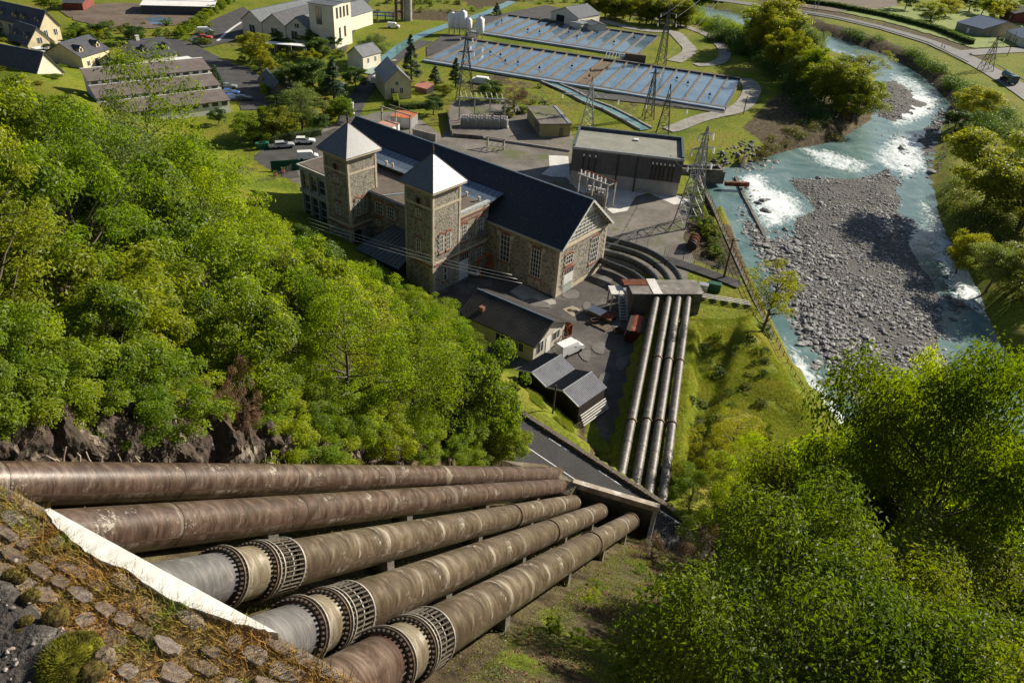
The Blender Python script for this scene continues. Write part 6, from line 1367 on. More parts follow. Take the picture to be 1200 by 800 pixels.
T_ = thing('trailer', 'white box trailer parked at the factory tower', 'trailer', at(357,46), R(0)); mb = MB(); mb.box(-4.5,4.5,-1.2,1.2,1,3.2); mb.build('box', M_conc_l, T_)
for x in (-3,-1.8,3.4):
    for s_ in (-1, 1): mb = MB(); mb.tube([(x,s_*1,.5),(x,s_*1.25,.5)],.5,14); mb.build('wheel', M_tyre, T_)
T_ = thing('canopy_roof', 'long narrow white canopy roof among the trees below the factory', 'canopy', at(332,62), R(-3)); mb = MB(); mb.box(-8,8,-1.4,1.4,2.6,2.8); mb.build('roof', M_white, T_)
for x in (-7,-2.3,2.3,7): mb = MB(); mb.box(x-.1,x+.1,-1,-.8,0,2.6); mb.box(x-.1,x+.1,.8,1,0,2.6); mb.build('post', M_galv, T_)
T_ = thing('truck', 'dark teal tanker truck driving on the valley road near the right edge', 'truck', at(1181,97,.06), math.atan2(*(lambda d: (d.y, d.x))(at(1200,106)-at(1150,76))))
M_teal = mat('teal_paint', (.02,.10,.12), (.015,.07,.09), 1, .3, spec=.6)
mb = MB(); mb.tube([(-4.6,0,2.1),(-4.4,0,2.1),(1.2,0,2.1),(1.4,0,2.1)],[.8,1.15,1.15,.8],16); mb.build('tank', M_teal, T_); mb = MB(); mb.box(1.8,4.2,-1.2,1.2,.8,3.1); mb.build('cab', M_teal, T_); mb = MB(); mb.box(4.18,4.25,-1.05,1.05,1.9,2.8); mb.build('windscreen', M_glass, T_); mb = MB(); mb.box(-4.8,4.1,-.8,.8,.6,.95); mb.build('chassis', M_iron, T_)
for x in (-3.8,-2.6,3.0):
    for s_ in (-1, 1): mb = MB(); mb.tube([(x,s_*.85,.5),(x,s_*1.2,.5)],.5,14); mb.build('wheel', M_tyre, T_)
# green bins, barrels
for k, (px, py) in enumerate(((304,175),(308,174.5),(312,174))): T_ = thing('wheelie_bin', ['leftmost','middle','rightmost'][k]+' of three green bins at the end of the clipped hedge', 'bin', at(px, py), R(10), 'green bins by the hedge'); mb = MB(); mb.add([(x*(.55 if z < 1 else .65), y*(.45 if z < 1 else .55), z) for z in (.1,1.3) for x, y in ((-1,-1),(1,-1),(1,1),(-1,1))], [(0,3,2,1),(4,5,6,7),(0,1,5,4),(1,2,6,5),(2,3,7,6),(3,0,4,7)]); mb.build('body', mat('bin_green', (.03,.14,.09), (.02,.10,.07), 1, .5), T_); mb = MB(); mb.box(-.7,.7,-.6,.6,1.3,1.42); mb.build('lid', MC['bin_green'], T_)
for k, (px, py) in enumerate(((323,207),(332,203))):
    T_ = thing('flower_pot', ('left' if k == 0 else 'right')+' terracotta pot with a small shrub by the car park fence', 'flower pot', at(px, py), 0); mb = MB(); mb.tube([(0,0,0),(0,0,.6)],[.3,.45],12); mb.build('pot', mat('terracotta', (.45,.16,.07), (.36,.12,.05), 1, .8), T_); mb = MB(); [mb.tube([(math.cos(q)*.1,math.sin(q)*.1,.6),(math.cos(q)*.35,math.sin(q)*.35,1.2+.1*(q % 2))],[.12,.04],5) for q in range(8)]; mb.build('shrub', M_lawn, T_)
T_ = thing('green_awning', 'dark green tarpaulin screen beside the annex parking', 'screen', at(336,200), R(20)); mb = MB(); mb.box(-3,3,-.06,.06,0,2.2); mb.build('fabric', mat('green_fabric', (.015,.09,.055), (.012,.07,.045), 1, .8), T_)
# two walkers and a cyclist on the valley road
M_cloth = mat('dark_clothes', (.05,.05,.07), (.08,.07,.09), 3, .9); M_skin = mat('skin', (.45,.28,.20), (.4,.25,.18), 3, .6); M_cl2 = mat('blue_clothes', (.08,.12,.25), (.06,.09,.2), 3, .9)
def person(px, py, rz, lab, m_, sit=False):
    T_ = thing('person', lab, 'person', at(px, py, .06), rz); J = [(0,0,.95),(0,0,1.2),(0,0,1.42),(0,0,1.52),(0,0,1.68)]; rd_ = [.14,.13,.15,.06,.10]; E_ = [(0,1),(1,2),(2,3),(3,4)]
    def ch(root, pts, rr2):
        b0 = root
        for p, q in zip(pts, rr2): J.append(p); rd_.append(q); E_.append((b0, len(J)-1)); b0 = len(J)-1
    if sit: ch(0, [(.35,.1,.85),(.25,.12,.45),(.35,.12,.35)], [.09,.06,.04]); ch(0, [(.30,-.1,.95),(.35,-.12,.60),(.45,-.12,.5)], [.09,.06,.04]); J[2] = (.28,0,1.35); J[1] = (.14,0,1.15); J[3] = (.36,0,1.45); J[4] = (.42,0,1.6); ch(2, [(.4,.2,1.2),(.6,.2,1.05)], [.05,.04]); ch(2, [(.4,-.2,1.2),(.6,-.2,1.05)], [.05,.04])
    else: ch(0, [(.12,.1,.5),(.05,.1,.08),(.18,.1,.04)], [.09,.06,.04]); ch(0, [(-.08,-.1,.5),(-.22,-.1,.1),(-.1,-.1,.04)], [.09,.06,.04]); ch(2, [(0,.2,1.38),(-.08,.24,1.1),(.06,.25,.85)], [.06,.05,.035]); ch(2, [(0,-.2,1.38),(.08,-.24,1.1),(.2,-.24,.88)], [.06,.05,.035])
    me = bpy.data.meshes.new('body'); me.from_pydata(J, E_, []); o = link('body', me, T_); sk = o.modifiers.new('skin', 'SKIN')
    for v, r0 in zip(me.skin_vertices[0].data if me.skin_vertices else [], rd_): v.radius = (r0, r0)
    if me.skin_vertices: me.skin_vertices[0].data[0].use_root = True
    s2 = o.modifiers.new('sub', 'SUBSURF'); s2.levels = 1; s2.render_levels = 1; me.materials.append(m_)
    return T_
person(1103,56,R(-40),'person in dark clothes walking on the valley road, left of two', M_cloth); person(1106,57.5,R(-40),'person in blue walking on the valley road, right of two', M_cl2)
person(1137.5,66.5,R(150),'person in dark clothes riding a bicycle on the valley road junction', M_cloth, True)
T_ = thing('bicycle', 'dark bicycle ridden at the road junction', 'bicycle', at(1137.5,66.5,.06), R(150)); mb = MB()
for x in (-.5,.55): ring(mb, Vector((x,0,.33)), Vector((0,1,0)), .3, .34, .04, 20)
mb.build('wheels', M_tyre, T_); mb = MB(); [mb.bar(a_, b_, .035) for a_, b_ in (((-.5,0,.33),(.0,0,.3)),((0,0,.3),(-.15,0,.85)),((-.15,0,.8),(.4,0,.85)),((0,0,.3),(.4,0,.8)),((.4,0,1.0),(.55,0,.33)),((-.5,0,.33),(-.15,0,.8)),((.42,-.2,1.02),(.42,.2,1.02)))]; mb.build('frame', M_iron, T_)
# ------------------------------------------------------------------ foliage
L_wood = mat_leaf('leaf_wood', (.080,.126,.006), (.160,.208,.010), .48, (2.75,2.65,.35))
L_fine = mat_leaf('leaf_ash', (.092,.138,.012), (.165,.205,.024), .47, (2.7,2.6,.5))
L_yel = mat_leaf('leaf_yellow', (.15,.17,.008), (.20,.205,.014), .46, (2.4,2.4,.4))
L_dark = mat_leaf('leaf_dark', (.045,.085,.015), (.075,.125,.018), .35)
L_pale = mat_leaf('leaf_pale', (.13,.165,.045), (.18,.21,.055), .35, (1.8, 2, 1))
L_con = mat_leaf('leaf_conifer', (.018,.045,.015), (.035,.07,.02), .15)
L_brn = mat_leaf('leaf_dry', (.20,.13,.075), (.13,.085,.045), .25, (1.4, 1.2, .9))
L_near = mat_leaf('leaf_near', (.075,.105,.005), (.135,.155,.008), .42, (2.2, 2.4, .4), rough=.55)
L_shr = mat_leaf('leaf_shrub', (.10,.13,.02), (.15,.155,.03), .35)
M_bark = mat('bark', (.075,.058,.045), (.12,.10,.08), 4, .95); M_bark2 = mat('pale_bark', (.20,.17,.13), (.12,.10,.08), 3, .95)
def leaves(ptn, nrm, size, elong, rs):
    n_ = len(ptn); t = rs.normal(size=(n_, 3)); nrm = nrm+rs.normal(size=(n_, 3))*.55; nrm /= np.linalg.norm(nrm, axis=1)[:, None]+1e-9
    a = np.cross(nrm, t); a /= np.linalg.norm(a, axis=1)[:, None]+1e-9; b = np.cross(nrm, a); s_ = size*rs.uniform(.6, 1.3, (n_, 1)); fold = nrm*s_*.16
    V = np.zeros((n_, 4, 3)); V[:, 0] = ptn-a*s_*.5; V[:, 1] = ptn+b*s_*.5*elong+fold; V[:, 2] = ptn+a*s_*.5; V[:, 3] = ptn-b*s_*.5*elong+fold
    return V
def crown_pts(rs, centers, radii, nleaf, flat=.75):
    w_ = radii**2; idx_ = rs.choice(len(centers), nleaf, p=w_/w_.sum()); d = rs.normal(size=(nleaf, 3)); d /= np.linalg.norm(d, axis=1)[:, None]
    flip = (d[:, 2] < -.15) & (rs.rand(nleaf) < .65); d[flip, 2] *= -1
    r_ = radii[idx_]*np.clip(rs.normal(.92, .22, nleaf), .2, 1.45); p = centers[idx_]+d*r_[:, None]*np.array([1, 1, flat]); nn_ = d+np.array([0, 0, .7]); return p, nn_
def envelope(rs, kind, n_):
    if kind == 'cone':
        z = rs.uniform(0, 1, n_)**.8; a = rs.rand(n_)*6.28; r_ = (1-z)*2.1+.15; return np.stack([np.cos(a)*r_*rs.uniform(.55, 1, n_), np.sin(a)*r_*rs.uniform(.55, 1, n_), 1.0+z*8.6], 1), np.full(n_, .55)*(1.25-z*.8)
    P_ = {'round': (4, 4, 3.7, 6.0), 'tall': (2.7, 2.7, 4.3, 5.6), 'shrub': (2.0, 2.0, 1.3, 1.1), 'open': (3.6, 3.6, 3.4, 6.0), 'spread': (5.2, 5.2, 3.4, 6.3)}[kind]
    d = rs.normal(size=(n_, 3)); d /= np.linalg.norm(d, axis=1)[:, None]; rr2 = rs.uniform(.3, 1, n_)**.45*(1+.22*np.sin(3*np.arctan2(d[:, 1], d[:, 0])+rs.rand()*6))
    c = d*rr2[:, None]*np.array(P_[:3]); c[:, 2] += P_[3]; return c, rs.uniform(.5, 1.45, n_)*(.32 if kind == 'shrub' else .95 if kind != 'open' else .62)
def proto(key, kind, ncl, nleaf, size, leafm, seed, elong=.5, trunk=True, rt=.22, barkm=None, name='broadleaf_tree', cat='tree', limbs=26, flat=.72):
    rs = np.random.RandomState(seed); c, r_ = envelope(rs, kind, ncl); p, nn_ = crown_pts(rs, c, r_, nleaf, .45 if kind == 'cone' else flat)
    if kind == 'cone': nn_ = nn_*np.array([1, 1, .4])+np.array([0, 0, .5])
    V = leaves(p, nn_, size, elong, rs); me = fast_mesh('crown', V.reshape(-1, 3), np.arange(nleaf*4).reshape(-1, 4), False); me.materials.append(leafm)
    T_ = thing(name, 'proto', cat); link('crown', me, T_)
    mb = MB(); top = {'cone': 9.4, 'shrub': 1.2}.get(kind, 8.0); nseg = 8; r3 = random.Random(seed); px_, py_ = 0, 0; tp = []
    for k in range(nseg+1): tp.append(Vector((px_, py_, -.8+(top+.8)*k/nseg))); px_ += r3.uniform(-.16, .16)*(kind != 'cone'); py_ += r3.uniform(-.16, .16)*(kind != 'cone')
    if kind != 'shrub': mb.tube(tp, [rt*(1.25-1.1*k/nseg) for k in range(nseg+1)], 8)
    for i in range(min(limbs, ncl)):
        e = Vector(c[i]); z0 = max(.15, min(top*.9, e.z-r3.uniform(.8, 2.2)*(.3 if kind == 'shrub' else 1))); k = (z0+.8)/(top+.8)*nseg; b_ = tp[int(k)].lerp(tp[min(nseg, int(k)+1)], k-int(k)); m_ = b_.lerp(e, .5)+Vector((0, 0, r3.uniform(-.2, .35))); r0 = rt*(1.1-.9*k/nseg)*.5
        mb.tube([b_, b_.lerp(m_, .55)+Vector((r3.uniform(-.15, .15), r3.uniform(-.15, .15), 0)), m_, e], [r0, r0*.75, r0*.5, r0*.18], 5)
    mb.build('trunk', barkm or M_bark, T_, True)
    T_['_h'] = {'shrub': 2.6, 'spread': 11.2, 'round': 10.9, 'tall': 10.8}.get(kind, 10.0); T_['_w'] = {'round': 8.6, 'tall': 6, 'shrub': 4.4, 'cone': 4.4, 'open': 7.6, 'spread': 11}[kind]; T_['_used'] = 0
    PROTO.setdefault(key, []).append(T_); return T_
PROTO = {}
for i in range(4): proto('wood', 'round', 38, 17000, .30, L_wood if i != 2 else L_fine, 100+i, .58)
L_lime = mat_leaf('leaf_lime', (.12,.175,.008), (.195,.245,.014), .48, (2.4,2.5,.35))
L_deep = mat_leaf('leaf_deep', (.05,.095,.010), (.085,.135,.014), .4, (2.2,2.3,.5))
proto('wood', 'round', 34, 15000, .28, L_lime, 105, .5); proto('wood', 'round', 40, 17000, .30, L_deep, 106, .55)
for i in range(4): proto('ash', 'tall', 44, 11000, .21, (L_fine, L_lime, L_pale, L_wood)[i], 120+i, .34, rt=.16, limbs=40, name='ash_tree')
for i in range(2): proto('airy', 'open', 46, 13000, .20, (L_fine, L_lime)[i], 126+i, .4, rt=.17, limbs=46)
for i in range(2): proto('near', 'spread', 120, 64000, .175, L_near, 130+i, .5, limbs=80, rt=.26)
for i in range(3): proto('garden', 'round', 46, 7000, .46, (L_wood, L_yel, L_dark)[i], 140+i, name='garden_tree')
for i in range(2): proto('willow', 'round', 60, 9000, .36, L_pale, 150+i, .35, name='willow_tree')
for i in range(2): proto('poplar', 'tall', 55, 7500, .42, (L_wood, L_yel)[i], 155+i, name='poplar_tree')
proto('conifer', 'cone', 130, 9000, .34, L_con, 160, .3, name='conifer', limbs=0)
for i in range(3): proto('yellow', 'round', 60, 14000, .34, L_yel, 170+i, name='riverside_tree')
proto('sparse', 'open', 60, 6500, .22, L_yel, 180, .5, limbs=60, rt=.2, barkm=M_bark)
for i in range(3): proto('shrub', 'shrub', 40, 4500, .17, (L_shr, L_wood, L_dark)[i], 190+i, .5, name='shrub', cat='shrub')
proto('brown', 'shrub', 46, 9000, .10, L_brn, 195, .3, name='dry_bush', cat='shrub', limbs=40)
proto('hill_shrub', 'shrub', 40, 9000, .12, L_wood, 197, .5, name='shrub', cat='shrub', limbs=30); proto('hill_shrub', 'shrub', 40, 9000, .12, L_lime, 198, .5, name='shrub', cat='shrub', limbs=30)
proto('pinkish', 'open', 50, 4500, .25, L_brn, 199, .4)
KIND = {}
def describe():
    words = {'wood': ['mid-green round-crowned tree', 'fresh green round-crowned tree', 'soft green fine-leaved round tree', 'green round bushy-crowned tree', 'bright lime-green round tree', 'deep green round tree'], 'ash': ['slim feathery light green tree', 'slim lime-green feathery tree', 'slim pale grey-green feathery tree', 'slim green feathery tree'], 'airy': ['open-crowned light green tree with gaps', 'open-crowned lime tree with gaps'], 'near': ['large-leaved dark green tree', 'wide glossy-leaved green tree'], 'yellow': ['golden-green dense tree']*3, 'hill_shrub': ['green leafy shrub', 'yellow-green leafy shrub']}
    for k_, l_ in PROTO.items():
        for i_, o_ in enumerate(l_): KIND[o_.name] = words.get(k_, ['leafy green tree']*9)[i_ % len(words.get(k_, [0]*9))]
rt_ = random.Random(31)
CH = {}
def plant(key, x, y, z, h, w_=None, label='', group=None, i=None, name=None):
    lst = PROTO[key]; src = lst[rt_.randrange(len(lst)) if i is None else i % len(lst)]
    sz_ = h/src['_h']; sx = (w_/src['_w']) if w_ else sz_*rt_.uniform(.9, 1.15)
    src0 = src.name
    if src['_used'] == 0: o = src; src['_used'] = 1
    else:
        o = src.copy(); COL.objects.link(o)
        if src.name not in CH: CH[src.name] = [c for c in COL.objects if c.parent == src]
        for c in CH[src.name]: k = c.copy(); COL.objects.link(k); k.parent = o
    o.location = (x, y, z-.15); o.scale = (sx, sx*rt_.uniform(.92, 1.08), sz_); o.rotation_euler = (0, 0, rt_.uniform(0, 6.28)); o['label'] = label.replace('{k}', KIND[src0])
    if group and '{k}' in label: group = group+', '+KIND[src0]+'s'
    if group: o['group'] = group
    elif 'group' in o: del o['group']
    return o
describe()
for l_ in PROTO.values():
    for o in l_: CH[o.name] = [c for c in COL.objects if c.parent == o]
def proj(x, y, z):
    d = Vector((x, y, z-EYE)); q = d.dot(_f); return 600+FPX*d.dot(CX)/q, 400-FPX*d.dot(CY)/q, q
def tree(key, base, top, wpx, label, group=None, z=0, i=None, name=None):
    b_ = at(*base, z); zb = hz(b_.x, b_.y) if z == 0 else z; h = zat(top[0], top[1], b_.x, b_.y)-zb; q = proj(b_.x, b_.y, zb)[2]
    return plant(key, b_.x, b_.y, zb, max(h, 1), wpx*q/FPX, label, group, i, name)
def interp(pts, x):
    for (a, b_), (c, d) in zip(pts, pts[1:]):
        if a <= x <= c: return b_+(d-b_)*(x-a)/(c-a)
    return pts[0][1] if x < pts[0][0] else pts[-1][1]
# the wood on the left hillside
BL_ = [(-200,60),(0,72),(40,100),(80,104),(115,95),(150,110),(190,110),(225,160),(262,200),(300,208),(345,240),(370,275),(400,285),(440,300),(475,325),(500,330),(530,352),(548,372),(575,400),(600,430),(622,470),(628,520),(640,545)]
placed = []
rr_ = random.Random(77); n_t = 0
for it in range(9000):
    s_ = rr_.uniform(9, 70); t_ = rr_.uniform(-118, -23.0); x = .361*s_+.933*t_; y = .933*s_-.361*t_; NRv = .67*x+.74*y
    if 42.5 < NRv < 50.5 or NRv > 62 or y < 8: continue
    z = hz(x, y); bx_, by_, q = proj(x, y, z)
    if q < 14 or bx_ < -260 or bx_ > 640: continue
    sp = 3.9 if q < 60 else 4.8
    if any((x-a)**2+(y-b_)**2 < sp*sp for a, b_ in placed): continue
    h = rr_.uniform(11, 17) if t_ < -30 else rr_.uniform(9, 14); 
    if t_ > -26: h = rr_.uniform(5, 9)
    ok = False
    while h > 3.2:
        w_ = min(8.2, h*.66)*1.0; tx, ty, q2 = proj(x, y, z+h*.97); rpx = FPX*w_*.48/q2
        sx_, sy_, _q = proj(x, y, z+h*.62)
        if ty > max(interp(BL_, tx), interp(BL_, tx+rpx*.5)-rpx*.3)+3 and sx_+rpx < 640 and (sy_ > interp(BL_, min(640, sx_+rpx*.8))-2 or sx_+rpx*.8 < 150): ok = True; break
        h -= .7
    if not ok: continue
    placed.append((x, y)); n_t += 1
    plant(rr_.choice(('ash', 'airy', 'wood', 'wood', 'wood')), x, y, z, h*rr_.uniform(.93, 1.0), w_, '{k} in the dense wood covering the left hillside', 'trees of the left hillside wood')
for k_, t_ in enumerate((-20.2, -22.4, -24.8, -27.5)):
    s_ = (41.2-.358*t_)/.932; x = .361*s_+.933*t_; y = .933*s_-.361*t_; z = hz(x, y); placed.append((x, y))
    plant('wood', x, y, z, (7.0, 8.6, 9, 9)[k_], (5.2, 6.4, 7, 7)[k_], ('low round tree at the very end of the wood, beside the anchor block', 'second tree from the end of the wood beside the anchor block', 'third tree from the end of the wood by the bench road', 'fourth tree from the end of the wood by the bench road')[k_])
for it in range(5000):                                   # lower trees between the bench road and the station front
    px, py = rr_.uniform(285, 618), rr_.uniform(4, 70); ty = interp(BL_, px)+py
    s_ = rr_.uniform(30, 95); t_ = rr_.uniform(-75, -22); x = .361*s_+.933*t_; y = .933*s_-.361*t_; NRv = .67*x+.74*y
    u1 = (x-HC.x)*math.cos(YAW)+(y-HC.y)*math.sin(YAW); v1 = -(x-HC.x)*math.sin(YAW)+(y-HC.y)*math.cos(YAW)
    if 43 < NRv < 50.3 or v1 > -16.5 or (NRv > 50 and t_ > -27): continue
    z = hz(x, y); bx_, by_, q = proj(x, y, z)
    if not 285 < bx_ < 615: continue
    ty = interp(BL_, bx_)+py; h = zat(bx_, ty, x, y)-z
    if not 3.5 < h < 13 or any((x-a)**2+(y-b_)**2 < 9 for a, b_ in placed): continue
    w_ = min(7, h*.75); rpx = FPX*w_*.45/q
    if interp(BL_, bx_+rpx) > proj(x, y, z+h*.62)[1]+6 or bx_+rpx > 628: continue
    placed.append((x, y)); n_t += 1; plant(rr_.choice(('ash', 'airy', 'wood', 'wood')), x, y, z, h, w_, '{k} in the dense wood covering the left hillside', 'trees of the left hillside wood')
print('wood trees', n_t)
def on_T(px, py, t_):                                    # point on a survey line T=const under a direction
    d = ray(px, py); k = t_/(.933*d.x-.361*d.y); return Vector((d.x*k, d.y*k, EYE+d.z*k))
# single trees one can tell apart on the hillside
def hill_tree(key, px, top_y, t_, wpx, label, i=None, min_h=3):
    p = on_T(px, top_y, t_); zb = hz(p.x, p.y); q = proj(p.x, p.y, p.z)[2]; return plant(key, p.x, p.y, zb, max(min_h, p.z-zb), wpx*q/FPX, label, None, i)
hill_tree('ash', 150, 32, -46, 120, 'tall feathery tree rising above the left wood in front of the village', 0)
hill_tree('ash', 222, 128, -40, 110, 'slender light tree right of the tallest feathery tree', 1)
hill_tree('wood', 96, 285, -27, 210, 'broad sunlit tree with bright yellow-green crown at the left above the rock bank', 0)
hill_tree('wood', 568, 392, -22.5, 105, 'round dark-sided tree at the right end of the wood beside the bench road', 1)
hill_tree('wood', 345, 262, -28, 120, 'light green tree in the middle of the wood edge below the annex', 2)
# shrubs and the dry bush along the rock bank
hill_tree('brown', 268, 425, -21.6, 66, 'dry brown bush in the middle of the rock bank above the penstocks', 0, 1.5)
hill_tree('brown', 243, 446, -21.3, 34, 'smaller dry brown bush left of the larger one on the rock bank', 0, 1)
for k in range(130):
    px = rr_.uniform(-60, 600); t_ = rr_.uniform(-24.5, -20.4 if px > 230 else -21.5); s_ = None; p = on_T(px, 545, t_); zb = hz(p.x, p.y)
    if .67*p.x+.74*p.y > 42.5 or 232 < px < 308: continue
    plant('hill_shrub', p.x, p.y, zb, rr_.uniform(1.6, 3.4), None, '{k} at the foot of the wood beside the leftmost penstock', 'shrubs along the leftmost penstock')
for px, py, lb in ((140,470,'bright green bush with pale leaves hanging over the dark rock bank'),(300,480,'yellow-green climber bush on the rock bank right of the dry bush'),(250,500,'yellow-leaved climber low on the rock bank')): hill_tree('hill_shrub', px, py-25, -22, 62, lb, 1, 2)
# rock bank: faces and pale roots
M_rock = mat('rock_face', (.075,.055,.042), (.03,.023,.018), 1.2, .95, c3=(.22,.18,.14), bmp=(3,1,.2))
T_ = thing('rock_bank', 'dark rock face with hollows above the leftmost penstock', 'rock', (0,0,0))
RK = []
for i in range(6):
    bm = bmesh.new(); bmesh.ops.create_icosphere(bm, subdivisions=4, radius=1)
    for v in bm.verts: q_ = v.co*1.3+Vector((i*7,0,0)); v.co *= 1+.38*noise.noise(q_)+.2*abs(noise.noise(q_*2.7))+.08*noise.noise(q_*7)
    me = bpy.data.meshes.new('rock'); bm.to_mesh(me); bm.free(); me.materials.append(M_rock); RK.append(me)
for k in range(44):
    s_ = 4+k*.68; x = .361*s_+.933*(-21.3); y = .933*s_-.361*(-21.3); o = link('rock', RK[k % 6], T_); o.location = (x+rr_.uniform(-.2,.2), y, hz(x, y)-.9+rr_.uniform(-.5,.3)); o.scale = (rr_.uniform(.5, 1.0), rr_.uniform(.6, 1.2), rr_.uniform(.8, 1.6)); o.rotation_euler = (rr_.uniform(-.4,.4), rr_.uniform(-.4,.4), rr_.uniform(0, 6))
M_root = mat('pale_root', (.30,.25,.20), (.17,.13,.10), 4, .9)
for k, px in enumerate((66, 80, 105, 132, 140, 176, 182, 300)):
    p = on_T(px, 540, -20.4); T_ = thing('tree_root', ['twisted pale root at the left end of the rock bank', 'forked root next to the left end of the rock bank', 'pale root above the first penstock, third from the left', 'reddish root beside the mossy gap in the rock bank', 'root with moss right of the reddish one', 'large bent dead stem on the rock bank', 'thin dead stem behind the large bent one', 'grey root under the yellow climber'][k], 'root', p)
    for j in range(4): mb = MB(); a_ = Vector((rr_.uniform(-.3,.3), rr_.uniform(-.3,.3), -.9)); pts = [a_]; [pts.append(pts[-1]+Vector((rr_.uniform(-.22,.22), rr_.uniform(-.15,.15), rr_.uniform(.1,.34)))) for _ in range(5 if k != 5 else 8)]; mb.tube(pts, [.06-.006*q for q in range(len(pts))], 6); mb.build('root_strand', M_root, T_, True)
# right side: thicket and the near tree
BR_ = [(640,900),(690,800),(745,720),(790,668),(812,600),(800,560),(800,525),(830,505),(870,492),(930,502),(1000,466),(1060,432),(1120,392),(1160,350),(1200,335),(1300,320)]
BRT = [(780,545),(800,520),(830,502),(870,486),(930,497),(1000,458),(1060,425),(1120,385),(1160,345),(1200,330),(1400,300)]
BRL = [(480,830),(520,800),(600,806),(650,790),(700,755),(750,722),(800,690)]
placed = []; n_t = 0
for it in range(7000):
    s_ = rr_.uniform(10, 62); t_ = rr_.uniform(1, 60); x = .361*s_+.933*t_; y = .933*s_-.361*t_; NRv = .67*x+.74*y
    if x > 75 or y < 2 or sdist(RIVER, np.array([x]), np.array([y]))[0] < 2.5 or 43 < NRv < 50: continue
    z = hz(x, y); bx_, by_, q = proj(x, y, z)
    if q < 13 or bx_ > 1500 or by_ > 1500: continue
    sp = 3.3 if q < 40 else 4.4
    if any((x-a)**2+(y-b_)**2 < sp*sp for a, b_ in placed): continue
    h = rr_.uniform(6, 10) if t_ < 12 else rr_.uniform(9, 14); ok = False
    while h > 2.6:
        w_ = min(7.5, h*.72); tx, ty, q2 = proj(x, y, z+h*.97); rpx = FPX*w_*.5/q2; sx_, sy_, _q = proj(x, y, z+h*.6)
        top_ok = ty > interp(BRT, tx)+4 and (ty > interp(BRT, tx-rpx*.6)-2 or tx-rpx*.6 > 1200); lx = sx_-rpx*.9; ll = interp([(480,830),(520,806),(570,830),(600,890),(690,890),(720,800),(750,735),(800,690),(900,650)], sy_)
        if top_ok and lx > ll: ok = True; break
        h -= .6
    if not ok: continue
    placed.append((x, y)); n_t += 1; far_ = q > 44
    plant('near' if q < 26 else rr_.choice(('wood', 'airy')) if not far_ else rr_.choice(('yellow', 'airy', 'wood')), x, y, z, h, w_, '{k} in the shaded thicket on the right slope' if not far_ else '{k} at the river side of the right thicket', 'trees of the right thicket, shaded part' if not far_ else 'trees of the right thicket, river side')
print('right trees', n_t)
def az_tree(key, px, py, R_, wpx, label, i=0):
    d = ray(px, py); k = R_/math.hypot(d.x, d.y); x, y, zt = d.x*k, d.y*k, EYE+d.z*k; zb = hz(x, y); q = proj(x, y, zt)[2]; return plant(key, x, y, zb, zt-zb, wpx*q/FPX, label, None, i)
az_tree('near', 1215, 360, 26, 330, 'large near tree with glossy leaves and dark limbs at the right edge', 0)
az_tree('airy', 1085, 452, 30, 250, 'broad tree left of the large near tree, overlapping the river', 1)
az_tree('near', 1010, 545, 27, 300, 'dark tree in the middle of the right thicket', 0)
for px_, py_, R_, w_, kk, lb in ((1010,478,44,110,'airy','airy tree at the upper left of the thicket, overlapping the end of the gravel bar'),(955,508,46,100,'airy','light tree below the near end of the left channel'),(1062,452,42,120,'wood','round tree in front of the near end of the gravel bar'),(1128,405,38,130,'airy','open yellow-green tree between the gravel bar and the large near tree'),(905,508,52,90,'airy','light green tree at the top edge of the thicket beside the river wall'),
    (860,522,56,80,'airy','loose light tree on the hummocks at the top of the thicket'),(820,556,54,70,'airy','bushy light tree just right of the lower pipes'),(850,590,50,90,'airy','light green tree between the lower pipes and the dark thicket'),(905,575,46,110,'wood','round green tree in the middle of the lit upper thicket'),(965,570,40,120,'airy','pale leafy tree right of the middle of the thicket'),(1175,440,34,170,'wood','green tree below the large near tree at the right edge')): az_tree(kk, px_, py_, R_, w_, lb, rt_.randrange(2))
az_tree('near', 950, 742, 20, 300, 'low dark tree with drooping leaves at the bottom of the thicket', 1)
az_tree('near', 1120, 640, 19, 420, 'dark tree filling the bottom right corner', 0)
for px, py, R_, w_, lb in ((820,655,37,95,'dry brown bush right of the portal, larger one'),(770,650,38,50,'dry brown bush at the foot of the portal, smaller one'),(868,625,36,70,'dry brown bush above the dark thicket, rightmost')): az_tree('brown', px, py-18, R_, w_, lb)
az_tree('hill_shrub', 660, 690, 32, 34, 'small green bush on the bare slope right of the penstocks', 0); az_tree('hill_shrub', 745, 690, 33, 60, 'leafy shrub below the portal wing wall', 1); az_tree('hill_shrub', 762, 735, 28, 70, 'shrub on the slope at the left edge of the thicket', 0)
for px, py, w_, lb in ((822,520,40,'bare-twigged young tree at the top of the thicket, left'),(850,500,44,'yellowish young tree at the top edge of the thicket')): tree('sparse', (px, py+45), (px, py-25), w_*1.4, lb, z=.8)
